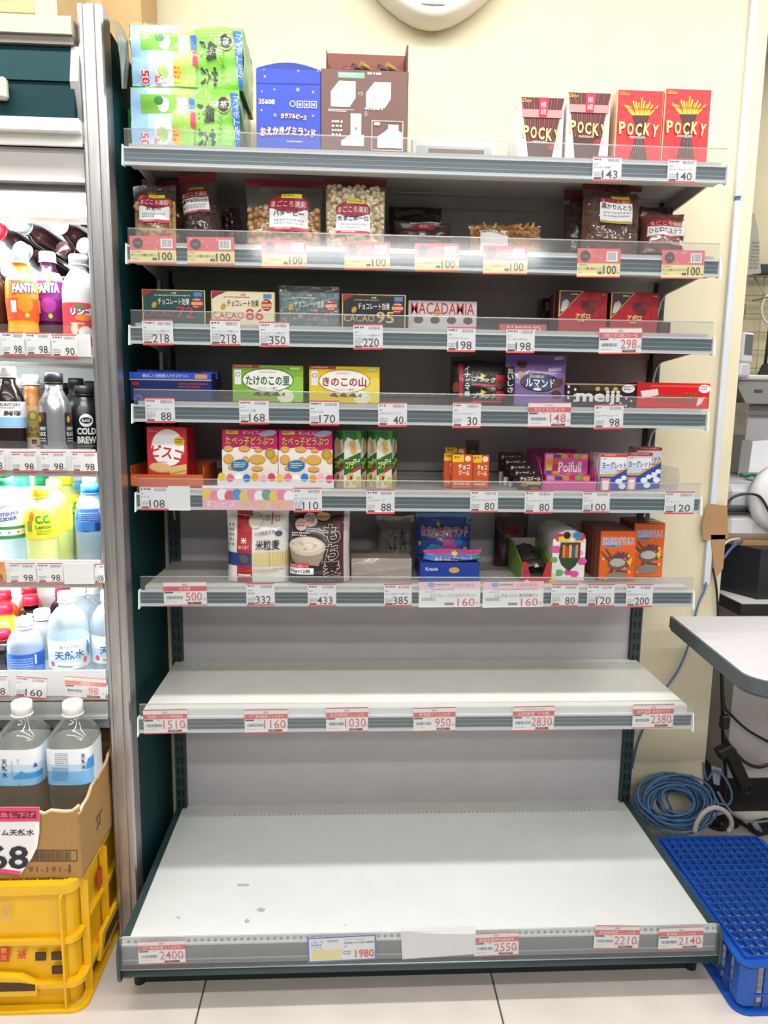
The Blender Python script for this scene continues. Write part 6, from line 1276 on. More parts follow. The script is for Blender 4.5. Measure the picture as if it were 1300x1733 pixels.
b = MB(); b.box(bx0, bx1, by0, by1, bz, bz+.002, CBI); o = b.obj('bottom_panel', box); o.location = -BO_
A = Art(); A.frame(20, 1438, 131, 1458, 1.4, '#4a3a2e'); A.bar(36, 1440, 122, 1456, '#4a3a2e', 44); A.text('91-191-1', 84, 1471, 9, '#6a4f36', w=72, bold=.0); A.rect(116, 1463, 119, 1477, '#5a4430')
b = MB(); b.art(A, lambda x, y, o: (at(x, y, by0).x, by0-.0004-o, at(x, y, by0).z)); o = b.obj('printed_barcode', f1)
for A in (Art().rect(.17, .10, .24, .155, '#7d5f42'), Art().text('2L', .10, .06, .028, '#4a3a2e'), Art().line(.19, .045, .24, .085, .003, '#5a4632')):
    b = MB(); b.art(A, lambda x, y, o: (bx1+.0004+o, by0+x, bz+y)); o = b.obj('printed_mark', box); o.location = -BO_
# water bottles, 2 litre
def vana(A):
    A.rect(-1.5, 0, 1.5, 1, '#eef3f7', 16, 2); A.rect(-1.5, .55, 1.5, 1, '#8cc4ea', 16, 3); A.rect(-1.5, .42, 1.5, .62, '#c4e0f2', 16, 2); A.poly([(-.1, .75), (.35, .58), (.6, .66), (1.3, .64), (1.3, .8), (-.1, .82)], '#4a9ad8')
    for ch, y in (('天', .34), ('然', .51), ('水', .69)): A.text(ch, -.55, y, .16, '#1f2a4a', w=.34, bold=.02)
    A.vtext('バナジウム', -.15, .28, .085, '#6a88a8', w=.17); A.vtext('富士', .2, .24, .08, '#8ac0e0', w=.16); A.text('2L', .2, .94, .06, '#3a5a80'); A.poly([(.95, .5), (1.05, .36), (1.15, .5)], '#3a6aa8')
def vana2(A):
    A.rect(-1.5, 0, 1.5, 1, '#eef3f7', 16, 2); A.rect(-1.5, .55, 1.5, 1, '#7cbcec', 16, 3); A.rect(-1.5, .42, 1.5, .62, '#bcdcf2', 16, 2); A.frame(-.6, .1, .1, .45, .02, '#9aa8b8'); A.fine(-.55, .14, .05, .42, 5, '#8a98a8'); A.fine(-.8, .5, .1, .88, 8, '#5a88b0')
    for ch, y in (('天', .20), ('然', .34), ('水', .50)): A.text(ch, .9, y, .13, '#1f2a4a', w=.2, bold=.02)
    A.poly([(1.1, .3), (1.4, .25), (1.4, .6), (1.0, .55)], '#3f90d8')
BOT = clear('#f4f3ee', .12, .12, .05, '#f2f6f4')
for (px, y, Y, art, lb) in ((36, 1181, -.39, vana, 'two litre water bottle with vertical characters in the cardboard case'), (122, 1179, -.39, vana2, 'two litre water bottle with barcode side turned forward, rightmost in the case'), (-52, 1183, -.39, vana, 'two litre water bottle at the left photo edge of the case')):
    bottle(px, y, H+.003, Y, .0455, lb, BOT, CW, '#dfeaf2' if art else '#cfe2f0', art, h=.312, lz=(.49, .735), shape='tank', capr=.0175, sq=4.2, name='water_bottle', caph=.024)
# hanging price sign on the case
b = MB(); Ys = by0-.006; s_ = ppm(20, 1420, Ys)
def sg(x, y, o):
    p = at(x, y, Ys); bend = .012*max(0, (x-20)/48)**2*max(0, (y-1390)/90); return (p.x, Ys-o-.0+bend*.6, p.z)
out = [(-60, 1366), (67, 1366), (66, 1410), (62, 1435), (52, 1455), (34, 1481), (-60, 1466)]
A = Art(); A.poly(out, '#f4f4f6'); A.poly([(-60, 1366), (67, 1366), (66.5, 1390), (-60, 1391)], '#e0406a'); A.rect(-60, 1373, 61, 1385, '#6a1c34'); A.text('緊急値下げ', 22, 1379, 9, '#e8607a', w=74, bold=.03)
A.text('バナジウム天然水', 2, 1409, 11, '#2a2a30', w=112, bold=.02); A.otext('168', 2, 1451, 40, '#1a1626', '#1a1626', w=92, bold=.02, ob=.0); A.poly([(-60, 1461), (36, 1475), (33.5, 1481), (-60, 1467)], '#e0408a')
b.art(A, sg, base=.0002); 
b.add([sg(x, y, -.0006) for x, y in out], [tuple(range(len(out)))], '#e8e8ea')
o = b.obj('price_sign', None); tag(o, 'white curling price sign reading 168 with pink bands on the cardboard case', 'sign')
for v in o.data.vertices: v.co -= Vector((-.79, Ys, .40))
o.location = (-.79, Ys, .40)

# ================================================================== on top of the cooler
CB2 = M('#c9ab7c', .7, noise=.05, scale=12, name='pale_cardboard')
b = MB(); b.cbox(-1.3, -.715, -.34, -.15, 1.8935, 2.12, CB2, .003); 
p = at(78, 12, -.34); b.box(p.x-.02, p.x+.02, -.3412, -.34, 1.8935, 2.12, M('#d8c4a0', .3))
o = b.obj('cardboard_box', None); tag(o, 'pale brown cardboard box with tape strip on top of the cooler', 'box')
for v in o.data.vertices: v.co -= Vector((-1, -.21, 1.8935))
o.location = (-1, -.21, 1.8935)
b = MB(); b.cbox(-.10, .10, 0, .135, 0, .30, M('#c4a070', .7, noise=.05, scale=12), .003); b.box(-.02, .02, -.001, 0, 0, .3, '#d0b487')
p = at(226, 20, -.24); o = b.obj('cardboard_box', None, (-.703, -.143, 1.8935), (0, .0, 0)); tag(o, 'brown cardboard box at the right end of the cooler top', 'box')
b = MB(); GB = M('#77746c', .25, 0, .4)
a1, a2 = at(186, 36, -.34), at(216, 100, -.28)
def lerp(P_, v):
    k = min(len(P_)-2, int(v*(len(P_)-1))); t = v*(len(P_)-1)-k; return (P_[k][0]+(P_[k+1][0]-P_[k][0])*t, P_[k][1]+(P_[k+1][1]-P_[k][1])*t)
LE = [(183, 32), (190, 45), (198, 66), (203, 100), (206, 150)]; RE = [(200, 36), (210, 50), (217, 70), (219, 102), (215, 150)]
def bagf(u, v):
    l_, r_ = lerp(LE, v), lerp(RE, v); x, y = l_[0]+(r_[0]-l_[0])*u, l_[1]+(r_[1]-l_[1])*u; Yb = -.345+.10*u+.012*math.sin(9*v+5*u)*math.sin(7*u)
    return at(x, y, Yb)
b.sheet(bagf, 12, 20, GB); o = b.obj('plastic_bag', None); tag(o, 'crumpled grey plastic sheet draped over the cooler corner', 'sheet')
c_ = Vector((a1.x, -.3, a2.z)); 
for v in o.data.vertices: v.co -= c_
o.location = c_

# ================================================================== device on the wall (only its lower rim is in frame)
dv = thing('wall_clock', 'round cream wall clock with a pointed lower lobe and small window', 'clock', (.022, 0, 2.06))
CRM = M('#e6dfd0', .4)
def lobe(sc_, y, zoff=0):
    P_ = []
    for i in range(48):
        a_ = 2*PI*i/48; x, z = .185*math.sin(a_), -.178*math.cos(a_)
        P_.append((x*sc_, z*sc_-.018*max(0, math.cos(a_))**8*sc_))
    return [(x, y, z+.19+zoff) for x, z in P_]
b = MB(); rings = [lobe(1.0, -.001), lobe(1.03, -.02), lobe(1.03, -.045), lobe(.99, -.062), lobe(.94, -.070), lobe(.90, -.068)]; vs = sum(rings, []); n = 48
fs = [(r_*n+k, r_*n+(k+1) % n, (r_+1)*n+(k+1) % n, (r_+1)*n+k) for r_ in range(5) for k in range(n)]; b.add(vs, fs, CRM, True); b.obj('case_rim', dv)
b = MB(); L_ = lobe(.905, -.066); b.add(L_, [tuple(range(48))], M('#f6f6f4', .3)); b.obj('dial', dv)
b = MB(); b.cbox(-.028, .028, -.074, -.066, .018, .052, M('#f4f2ee', .3), .003); w_ = b.obj('pendulum_window', dv)
b = MB(); b.add([(-.022, -.0745, .046), (-.02, -.0745, .038), (0, -.0745, .033), (.02, -.0745, .038), (.022, -.0745, .046)], [(0, 1, 2, 3, 4)], '#c9a98c'); b.cyl((0, -.0755, .038), (0, -.0742, .038), .0032, '#4a5a8a', 12); b.obj('window_glass', w_)

# ================================================================== right side: wall conduit, counter, crate, cables
p0, p1, p2 = at(1277, -10, -.012), at(1252, 335, -.012), at(1195, 990, -.012)
CON = M('#d6dbe4', .35, name='pale_conduit')
cd = thing('cable_conduit', 'pale grey cable conduit running down the cream wall', 'conduit', (p2.x, 0, p2.z))
xc = .789
b = MB(); b.cbox(xc-.0085, xc+.0085, -.0125, -.0005, p1.z+.004, 2.69, CON, .0015); o = b.obj('conduit_cover', cd); o.location = -Vector((p2.x, 0, p2.z))
b = MB(); b.cbox(xc-.0085, xc+.0085, -.0125, -.0005, p2.z, p1.z-.006, CON, .0015); o = b.obj('conduit_cover', cd); o.location = -Vector((p2.x, 0, p2.z))
b = MB(); b.cbox(xc-.006, xc+.006, -.0085, -.0005, p1.z-.008, p1.z+.006, '#3f6fb0', .001); o = b.obj('cable_joint', cd); o.location = -Vector((p2.x, 0, p2.z))
# brown packing tape over the conduit
TP = M('#b08a60', .3, 0, .3)
tp = thing('packing_tape', 'brown packing tape wrapped over the conduit and wall edge', 'tape', (xc, 0, .8))
def tpiece(pts):
    b = MB(); w_ = [at(x, y, -.0142) for x, y in pts]
    q = [(p.x-xc, p.z-.8) for p in w_]; b.prism(q, 'y', -.0148, -.0132, TP); b.obj('tape_strip', tp)
tpiece([(1197, 852), (1231, 856), (1232, 912), (1190, 914), (1188, 890)]); tpiece([(1203, 905), (1228, 905), (1224, 962), (1211, 978), (1207, 950)])
# blue cable from the conduit down behind the counter
LAN = M('#5a7aa6', .4)
def path(pts, Y): return [at(x, y, Yy) for (x, y), Yy in zip(pts, Y if isinstance(Y, (list, tuple)) else [Y]*len(pts))]
def smooth(pts, n=5):
    pts = [Vector(p) for p in pts]; out = []
    for i in range(len(pts)-1):
        a_, b_, c_, d_ = pts[max(0, i-1)], pts[i], pts[i+1], pts[min(len(pts)-1, i+2)]
        for k in range(n):
            t = k/n; out.append(.5*((2*b_)+(-a_+c_)*t+(2*a_-5*b_+4*c_-d_)*t*t+(-a_+3*b_-3*c_+d_)*t**3))
    return out+[pts[-1]]
def cable(pts, r, mat, label, name='cable', cat='cable', n=6):
    c0 = Vector(pts[-1]); b = MB(); b.tube([Vector(p)-c0 for p in smooth(pts)], r, mat, n); o = b.obj(name, None, c0); return tag(o, label, cat)
cable(path([(1195, 985), (1192, 1000), (1183, 1020), (1176, 1045), (1166, 1090), (1150, 1130), (1128, 1163), (1105, 1190), (1090, 1230), (1078, 1262), (1070, 1300)], -.012), .0028, LAN, 'blue network cable hanging from the conduit behind the shelving')
cable(path([(1207, 962), (1212, 990), (1215, 1040), (1212, 1120)], -.012), .003, M('#1c1c1e', .4), 'black cord hanging from the taped wall edge')
# front counter
CT = M('#c4c1c4', .4, noise=.03, scale=60, name='pale_laminate'); CE = M('#4c5358', .4, name='dark_edging')
zc = .68; A0 = atz(1138, 1043, zc); B0 = atz(1268, 1143, zc)
dirx = (B0-A0).normalized(); L = (B0-A0).length+.02
cnt = thing('counter_table', 'pale laminate counter top with dark rounded edging', 'table', (.9, -.3, 0)); CN = Vector((.9, -.3, 0))
yf = B0.y-.035; rad = .055; out = [(A0.x, A0.y), (1.75, A0.y), (1.75, yf)]
for i in range(8): a_ = -PI/2-(PI/2)*i/7; out.append((B0.x-.004+rad+rad*math.cos(a_), yf+rad+rad*math.sin(a_)))
b = MB(); b.prism(out, 'z', zc-.001, zc, CT); o = b.obj('worktop', cnt); o.location = -CN
b = MB(); cxm, cym = sum(x for x, y in out)/len(out), sum(y for x, y in out)/len(out)
def grow(k): return [(x+(k if x > 1.7 else -k), y+(k if y > -.3 else -k)) for x, y in out]
b.prism(grow(.004), 'z', zc-.030, zc-.0012, CE); b.prism(grow(.0015), 'z', zc-.036, zc-.03, CE); o = b.obj('edging', cnt); o.location = -CN
b = MB(); b.cyl((1.3, -.3, 0), (1.3, -.3, zc-.036), .03, '#55595c', 14); b.cbox(1.1, 1.5, -.4, -.2, 0, .02, '#55595c', .004); o = b.obj('leg', cnt); o.location = -CN
# rear desk with printer
zd = .665; CE2 = M('#1f2122', .4)
dk = thing('desk', 'rear desk with pale top, dark edge and grey cabinet side', 'desk', (1.4, .4, 0)); DO_ = Vector((1.4, .4, 0))
P1, P2 = at(1220, 985, .16), at(1256, 1016, .05)
out2 = [(P1.x, .16), (P2.x, .05), (2.4, .05), (2.4, .95), (P1.x, .95)]
b = MB(); b.prism(out2, 'z', zd-.002, zd, M('#d4d0cc', .4)); o = b.obj('desk_top', dk); o.location = -DO_
b = MB(); b.prism([(x-.003, y-.003) for x, y in out2], 'z', zd-.034, zd-.0022, CE2); o = b.obj('edging', dk); o.location = -DO_
b = MB(); c0 = at(1238, 1200, .13).x; b.box(c0, 2.3, .13, .9, .105, zd-.034, M('#c2bcb8', .5, noise=.04, scale=9)); o = b.obj('cabinet', dk); o.location = -DO_
b = MB(); b.box(c0-.05, 2.3, .125, .9, .0, .105, '#151516'); o = b.obj('kick_plate', dk); o.location = -DO_
# printer
PW = M('#e2e2e6', .4); PG = M('#b9b9c0', .45)
pr0 = thing('printer', 'white office printer on the black box on the rear desk', 'printer', (1.25, .35, .80))
PO = Vector((1.25, .35, .80))
xl = at(1237, 860, .2).x-.03
zb0 = at(1270, 915, .16).z; zt0 = at(1270, 822, .16).z; zm = at(1270, 868, .16).z
b = MB(); b.cbox(xl, 1.75, .17, .6, zb0, zm-.002, PW, .02); b.cbox(xl-.005, 1.76, .165, .6, zm-.004, zm, '#2c2c30', .001); o = b.obj('lower_body', pr0); o.location = -PO
b = MB(); b.cbox(xl, 1.75, .18, .6, zm, zt0, PG, .02); o = b.obj('upper_body', pr0); o.location = -PO
b = MB(); cx_ = at(1300, 830, .17).x+.04; b.loft([(0, .10), (.02, .10), (.035, .085)], PW, n=32); o = b.obj('round_cover', pr0, Vector((cx_, .172, (zt0+zm)/2+.005))-PO, (PI/2, 0, 0))
b = MB(); pz = at(1283, 893, .165); b.box(pz.x-.014, pz.x+.006, .1685, .17, pz.z-.014, pz.z+.009, '#d0d0d6'); pz = at(1284, 858, .165); b.box(pz.x-.012, pz.x+.02, .178, .1798, pz.z-.006, pz.z+.004, '#8a8a92'); o = b.obj('panel_detail', pr0); o.location = -PO
bl = thing('black_box', 'black angular equipment box under the white printer', 'box', (1.3, .3, zd))
b = MB(); xa = at(1223, 940, .2).x; xb = at(1283, 950, .1).x; h_ = zb0-.012-zd
b.prism([(xa, .20), (xb, .09), (1.8, .09), (1.8, .6), (xa, .6)], 'z', 0, h_, M('#23252c', .35)); o = b.obj('box_body', bl); o.location = -Vector((1.3, .3, 0))
b = MB(); b.box(xl+.02, 1.76, .15, .62, 0, .0115, M('#a8845c', .7)); o = b.obj('board', None, (0, 0, zb0-.012)); tag(o, 'thin brown board between the printer and the black box', 'board')
o.location = (0, 0, zb0-.0118)
# shelf box (grey paper tray unit), white stands and cards above the printer
def slab(name, label, cat, px0, py0, px1, py1, Y, dep, mat, rot=(0, 0, 0), bev=.004, extra=None):
    a_, c_ = at(px0, py0, Y), at(px1, py1, Y); w_, h_ = c_.x-a_.x, a_.z-c_.z; b = MB(); b.cbox(-w_/2, w_/2, 0, dep, 0, h_, mat, bev)
    if extra: extra(b, w_, h_, dep)
    o = b.obj(name, None, ((a_.x+c_.x)/2, Y, c_.z), rot); return tag(o, label, cat)
GU = M('#8d8b88', .45)
gu = thing('terminal_stand', 'grey wall-mounted terminal hood above the printer', 'stand', (1.25, .45, at(1260, 700, .45).z)); q0 = Vector((1.25, .45, at(1260, 700, .45).z))
za, zb_, zc_ = at(1270, 642, .45).z, at(1270, 683, .45).z, at(1270, 703, .45).z; xg = at(1250, 650, .45).x
b = MB(); b.prism([(xg, za), (2., za), (2., zb_), (xg+.03, zb_), (xg, zb_+.05)], 'y', .45, .8, GU); b.cbox(xg-.004, 2., .44, .8, za-.002, za+.014, '#c9c8c4', .004); o = b.obj('hood', gu); o.location = -q0
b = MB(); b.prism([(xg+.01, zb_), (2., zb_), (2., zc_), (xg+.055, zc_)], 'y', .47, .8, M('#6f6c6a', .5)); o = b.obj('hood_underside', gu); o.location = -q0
b = MB(); m0 = at(1283, 662, .45); b.box(m0.x-.012, m0.x+.014, .4485, .45, m0.z-.005, m0.z+.005, '#4a4848'); o = b.obj('badge', gu); o.location = -q0
b = MB(); b.box(xg+.055, 2., .48, .8, at(1270, 800, .48).z, zc_, M('#aaa8ae', .5)); o = b.obj('support_panel', gu); o.location = -q0
zp = zt0
a_ = at(1273, 770, .4); b = MB(); b.prism([(-.03, 0), (.06, 0), (.06, .12), (.015, .115), (-.025, .118)], 'y', 0, .06, PW); o = b.obj('paper_holder', None, (a_.x, .36, zp+.0005)); tag(o, 'white angled paper holder standing on the printer', 'holder')
b = MB(); b.cbox(-.07, .2, 0, .12, 0, .02, '#d8d8de', .004); a_ = at(1262, 790, .3); o = b.obj('paper_stack', None, (a_.x+.09, .22, zp+.0005)); tag(o, 'stack of white paper on the printer top', 'paper')
a_ = at(1250, 783, .2); b = MB(); GN = M('#1f6a52', .4)
b.tube([(0, 0, .006), (.02, .004, .004), (.035, 0, .008), (.05, .002, .004), (.07, 0, .006)], [.006, .008, .005, .008, .006], GN, 8); b.box(.05, .09, -.012, .012, .003, .013, '#eef0f0'); b.art(Art().text('C', .07, .008, .006, '#333'), lambda x, y, o: (x, -.0125-o, .016-y)); o = b.obj('green_pouch', None, (a_.x+.012, .205, zp+.021)); tag(o, 'crumpled green packet with white tag on the printer', 'packet')
# far wall: wire net, hooks and hanging things
Yw = 1.0
net = thing('wire_net', 'pale wire grid panel hung on the beige far wall', 'grid', (1.6, Yw, at(1290, 800, Yw).z)); no = Vector((1.6, Yw, at(1290, 800, Yw).z))
ztop, zbot = at(1290, 470, Yw).z, at(1290, 800, Yw).z; wx0 = at(1235, 600, Yw).x-.15
WR = M('#b3a88a', .45)
hw = None
for i in range(12):
    z = zbot+(ztop-zbot)*i/11
    b = MB(); b.cyl((wx0-1.6, -.012, 0), (.9, -.012, 0), .0022, WR, 5); o = b.obj('wire', net, (0, 0, z-no.z)) if hw is None else share(hw, 'wire', net, (0, 0, z-no.z)); hw = hw or o
hw = None
for i in range(16):
    x = wx0+.03+.075*i
    b = MB(); b.cyl((0, -.016, 0), (0, -.016, ztop-zbot), .0022, WR, 5); o = b.obj('wire', net, (x-1.6, 0, 0)) if hw is None else share(hw, 'wire', net, (x-1.6, 0, 0)); hw = hw or o
a_ = at(1276, 455, .95); b = MB(); b.cbox(0, 1.1, -.03, .03, -.016, .018, '#2f3a40', .003); o = b.obj('dark_rail', None, (a_.x, .97, a_.z)); tag(o, 'dark horizontal rail on the far wall above the wire grid', 'rail')
a_ = at(1301, 520, .9); b = MB(); b.tube([(.07*math.cos(2*PI*i/24)*(.8 if math.cos(2*PI*i/24) < 0 else 1), 0, .062*math.sin(2*PI*i/24)) for i in range(24)], .005, M('#e6e2d8', .4), 8, closed=True); b.cyl((-.045, 0, .05), (-.05, .08, .13), .003, WR, 6); o = b.obj('hanging_loop', None, (a_.x+.045, .93, a_.z)); tag(o, 'white loop hanging on the wire grid', 'loop')
a_ = at(1293, 640, .85); zt_ = at(1297, 500, .85).z-a_.z; b = MB(); b.tube([(.008, 0, zt_), (.0, 0, .04)], .006, '#2e3034', 8); b.prism([(-.035, -.012), (.06, -.012), (.03, .03), (.012, .055), (-.008, .05), (-.02, .02)], 'y', -.008, .008, '#2a2c30'); b.cyl((.008, 0, zt_), (.008, .14, zt_), .003, WR, 6); o = b.obj('long_handled_brush', None, (a_.x, .85, a_.z)); tag(o, 'dark long-handled brush hanging on the wire grid', 'brush')
def device(px0, py0, px1, py1, Y, mat, scr, label, rot=(.0, .0, .5)):
    a_, c_ = at(px0, py0, Y), at(px1, py1, Y); w_, h_ = c_.x-a_.x, a_.z-c_.z
    r0 = thing('card_terminal', label, 'terminal', ((a_.x+c_.x)/2, Y, c_.z), rot)
    b = MB(); b.cbox(-w_/2, w_/2, 0, .05, 0, h_, mat, .006); b.obj('terminal_body', r0)
    b = MB(); b.box(-w_*.36, w_*.36, -.001, 0, h_*.25, h_*.92, scr); b.obj('terminal_screen', r0); return r0
device(1254, 562, 1280, 614, .55, M('#d6d6da', .4), M('#6d6f72', .3), 'grey-screened card terminal mounted behind the wall edge')
device(1250, 615, 1276, 638, .42, M('#dcdce2', .4), M('#c8c8d0', .4), 'white leaflet box under the card terminal')
b = MB(); a_ = at(1268, 460, .9); b.prism([(-.02, 0), (.045, .01), (.02, .16), (.0, .22), (-.02, .2)], 'y', 0, .02, '#b5aea0'); A = Art(); b.art(A.fine(0, 0, .03, .1, 8, '#8a8478'), lambda x, y, o: (x, -.0004-o, .12-y)); o = b.obj('hanging_leaflet', None, (a_.x-.01, .88, at(1270, 468, .9).z)); tag(o, 'grey printed leaflet hanging behind the wall edge at the dark rail', 'leaflet')
b = MB(); a_ = at(1262, 590, .8); b.sheet(lambda u, v: (-.02+.03*u+.006*math.sin(9*v), .02*u, .17*v), 4, 10, M('#8f877c', .5, noise=.4, scale=60)); o = b.obj('hanging_bag', None, (at(1262, 590, .975).x-.02, .965, at(1262, 590, .975).z)); tag(o, 'narrow patterned packet hanging along the wall edge', 'bag')
b = MB(); a_ = at(1256, 735, .7); b.sheet(lambda u, v: (-.05+.10*u, -.02*math.sin(PI*u)*(1-v*.6)+.004*math.sin(11*v+6*u), .10*v), 8, 10, clear('#e6e0cc', .35, .12, .15, '#cfc6ae', bump=.5)); o = b.obj('plastic_bag', None, (at(1252, 735, .43).x-.03, .425, at(1252, 735, .43).z)); tag(o, 'small cloudy plastic bag hanging under the terminal hood', 'bag')
# cords around the printer and under the desk
BK = M('#171719', .4)
cable([at(1228, 858, .03), at(1240, 842, .05), at(1262, 836, .1), at(1285, 840, .13), at(1300, 862, .12), at(1306, 880, .12)], .004, BK, 'black cord arching over the printer front')
cable([at(1224, 922, .05), at(1236, 914, .1), at(1252, 912, .14)], .004, M('#c8c4bc', .4), 'pale cord passing behind the black box'); cable([at(1224, 946, .05), at(1240, 926, .09), at(1256, 916, .15)], .004, M('#4a5a8a', .4), 'dark blue cord passing beside the black box')
cable([at(1222, 1120, .1), at(1225, 1190, .1), at(1238, 1210, .1), at(1265, 1235, .1), at(1300, 1255, .1), at(1320, 1262, .1)], .004, BK, 'black cord drooping across the grey cabinet side')
cable([at(1221, 1110, .09), at(1223, 1200, .09), at(1224, 1260, .09), at(1228, 1310, .09), at(1225, 1365, .09)], .005, BK, 'thick black cord hanging in the gap beside the cabinet')
cable([at(1226, 1245, .08), at(1240, 1268, .08), at(1262, 1290, .08), at(1285, 1298, .08), at(1310, 1290, .08)], .005, M('#2e2422', .4), 'dark brown cord looping low across the cabinet')
a_ = at(1225, 1220, .08); b = MB(); b.cbox(-.012, .012, -.01, .01, -.02, .02, BK, .003); o = b.obj('cord_switch', None, (a_.x, .075, a_.z)); tag(o, 'small black switch block on the hanging cord', 'switch')
# black power strip hanging at a slant
ps = thing('power_strip', 'black power strip hanging at a slant before the cabinet', 'power strip', at(1265, 1340, .07), (0, -.48, 0))
b = MB(); b.cbox(-.018, .018, -.014, .014, .02, .15, BK, .005); b.obj('strip_body', ps); b = MB(); b.tube([(.016*math.cos(2*PI*i/16), 0, .014+.02*math.sin(2*PI*i/16)) for i in range(16)], .0045, BK, 6, closed=True); b.obj('hanging_loop', ps); b = MB(); b.cbox(-.035, .012, -.016, .016, .135, .165, BK, .004); b.obj('plug', ps)
# pale label hanging among cords
a_ = at(1203, 1312, .02); b = MB(); b.prism([(-.012, .04), (.018, .03), (.016, -.02), (.0, -.015)], 'y', 0, .002, '#a9a9b0'); o = b.obj('paper_label', None, (a_.x, .0, a_.z)); tag(o, 'pale paper label among the cords at the wall foot', 'label')
# coil of blue network cable on the floor
rn = random.Random(9); pts = []; cc = at(1148, 1366, -.10); turns = 30; tilt = .75
for i in range(turns*22):
    t = i/22; a_ = 2*PI*t; r_ = .078+.022*math.sin(t*2.3)+.014*math.sin(t*5.1+1)+(-.022 if int(t) % 4 == 3 else 0)*math.sin(PI*(t % 1))**2
    u_, v_ = r_*1.0*math.cos(a_)+.008*math.sin(t*1.7), r_*.80*math.sin(a_)
    w_ = .018*math.sin(t*1.1)+.014*math.sin(a_*1.0+t*.7)
    z_ = cc.z+v_*math.sin(tilt)+w_*math.cos(tilt)
    pts.append(Vector((cc.x+u_, cc.y+.02+v_*math.cos(tilt)*.6-w_*math.sin(tilt), max(.006+.004*math.sin(t*3), z_))))
c0 = Vector((cc.x, cc.y, 0)); b = MB(); b.tube([p-c0 for p in pts], .0032, M('#4d739c', .4), 6); o = b.obj('cable_coil', None, c0); tag(o, 'tangled coil of blue network cable on the floor', 'cable')
cable([atz(1180, 1380, .08), at(1172, 1330, -.05), at(1166, 1312, -.045)], .0034, M('#5b82ab', .4), 'loose end of blue cable sticking up from the coil')
cable([at(1190, 1290, .0), at(1196, 1320, -.01), at(1208, 1305, -.01), at(1222, 1310, -.02), at(1238, 1340, -.03), at(1232, 1362, -.03), at(1205, 1355, -.03)], .0034, M('#5d7a9c', .4), 'blue-grey cable looping upright beside the coil')
cable([at(1215, 1340, -.02), at(1230, 1365, -.02), at(1252, 1384, -.02), at(1275, 1391, -.02), at(1310, 1388, -.02)], .0034, M('#8a93a0', .4), 'pale grey cable running right from the coil')
a_ = at(1280, 1398, -.02); b = MB(); b.tube([(-.008, 0, .012), (.0, 0, .0), (.006, 0, -.012)], [.008, .009, .004], '#9a9ca0', 8); b.tube([(.003, 0, 0), (.016, 0, -.016)], [.006, .004], '#8a8c90', 8); o = b.obj('cable_clip', None, (a_.x, -.02, a_.z)); tag(o, 'grey plastic clip gripping the pale cable', 'clip')
p_ = [at(1176, 1408, -.16), at(1180, 1392, -.16), at(1192, 1375, -.16), at(1208, 1367, -.16), at(1224, 1371, -.16), at(1236, 1384, -.16), at(1238, 1398, -.16), at(1233, 1407, -.16)]
cable(p_, .0062, M('#c4bcae', .45), 'beige hose loop rising behind the blue crate', 'hose', 'hose', 8)
# blue crate upside down, grid on top
BLU = M('#1b52ac', .4, noise=.10, scale=16, name='blue_crate_plastic'); BLD = M('#1a4ea8', .45, noise=.1, scale=16)
H2 = .118; U0, U1, V0, V1 = .622, .90, -.585, -.165
bc = thing('plastic_crate', 'blue plastic grid crate turned upside down on the floor', 'crate', (.84, -.4, 0), (0, 0, 0)); BC = Vector((.84, -.4, 0))
def bpart(mb, name, par=None):
    o = mb.obj(name, par or bc)
    if par is None: o.location = -BC
    return o
def band2(mb, z0, z1, out, r, t, mat):
    o_ = rrect(U0-out, U1+out, V0-out, V1+out, r); i_ = rrect(U0-out+t, U1+out-t, V0-out+t, V1+out-t, max(.002, r-t)); n = len(o_)
    vs = [(x, y, z0) for x, y in o_]+[(x, y, z1) for x, y in o_]+[(x, y, z0) for x, y in i_]+[(x, y, z1) for x, y in i_]; fs = []
    for k in range(n): j = (k+1) % n; fs += [(k, j, n+j, n+k), (2*n+j, 2*n+k, 3*n+k, 3*n+j), (n+k, n+j, 3*n+j, 3*n+k), (k, 2*n+k, 2*n+j, j)]
    mb.add(vs, fs, mat)
b = MB(); band2(b, 0, .005, .006, .03, .02, BLU); bpart(b, 'rim'); b = MB(); band2(b, H2-.014, H2-.008, .003, .028, .028, BLU); bpart(b, 'rim')
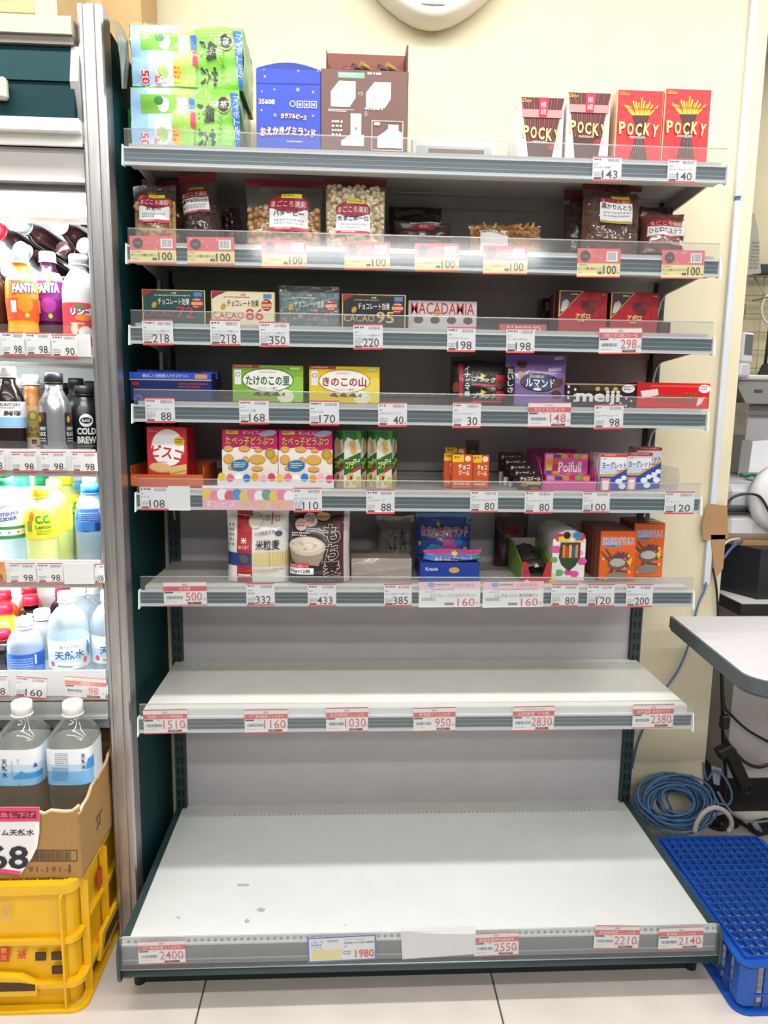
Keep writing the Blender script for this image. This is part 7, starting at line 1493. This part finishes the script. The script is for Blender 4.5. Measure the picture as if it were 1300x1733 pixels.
# corner posts and slatted sides
for (x, y) in ((U0+.004, V0+.004), (U1-.044, V0+.004), (U0+.004, V1-.044), (U1-.044, V1-.044)):
    b = MB(); b.cbox(x, x+.04, y, y+.04, .004, H2-.012, BLU, .01); bpart(b, 'corner_post')
sl = None
for i in range(11):
    x = U0+.058+i*.034
    if x > U1-.05: break
    for y in (V0+.004, V1-.010):
        if sl is None: b = MB(); b.box(-.007, .007, 0, .005, .004, H2-.012, BLU); sl = b.obj('side_slat', bc, Vector((x, y, 0))-BC)
        else: share(sl, 'side_slat', bc, Vector((x, y, 0))-BC)
sl = None
for i in range(10):
    y = V0+.058+i*.034
    if y > V1-.05: break
    for x in (U0+.004, U1-.010):
        if sl is None: b = MB(); b.box(0, .005, -.007, .007, .004, H2-.012, BLU); sl = b.obj('side_slat', bc, Vector((x, y, 0))-BC)
        else: share(sl, 'side_slat', bc, Vector((x, y, 0))-BC)
for (z) in (.035,):
    b = MB(); band2(b, z, z+.005, -.003, .02, .004, BLU); bpart(b, 'rim')
r1 = r2 = None; nx, ny = 12, 18
for i in range(nx+1):
    x = U0+.014+(U1-U0-.028)*i/nx
    if r1 is None: b = MB(); b.box(-.0013, .0013, V0+.014, V1-.014, H2-.012, H2, BLU); r1 = b.obj('grid_rib', bc, Vector((x, 0, 0))-BC)
    else: share(r1, 'grid_rib', bc, Vector((x, 0, 0))-BC)
for j in range(ny+1):
    y = V0+.014+(V1-V0-.028)*j/ny
    if r2 is None: b = MB(); b.box(U0+.014, U1-.014, -.0013, .0013, H2-.012, H2, BLU); r2 = b.obj('grid_rib', bc, Vector((0, y, 0))-BC)
    else: share(r2, 'grid_rib', bc, Vector((0, y, 0))-BC)

# black adapter, plus an adapter and cord added to darken the floor behind the crate
for (px, py, lb) in ((1228, 1392, 'black power adapter on the floor behind the beige hose'), (1290, 1400, 'black power adapter added on the floor at the right photo edge')):
    q = atz(px, py, .015); b = MB(); b.cbox(-.035, .035, -.02, .02, 0, .03, BK, .005); b.tube([(.035, 0, .015), (.05, .005, .012), (.07, .0, .006)], .003, BK, 6); o = b.obj('power_adapter', None, (q.x, q.y, .0005), (0, 0, .3)); tag(o, lb, 'adapter')
cable([atz(1200, 1398, .006), atz(1225, 1404, .006), atz(1250, 1392, .006), atz(1275, 1402, .006), atz(1320, 1396, .006)], .005, BK, 'added black cord darkening the floor behind the blue crate')
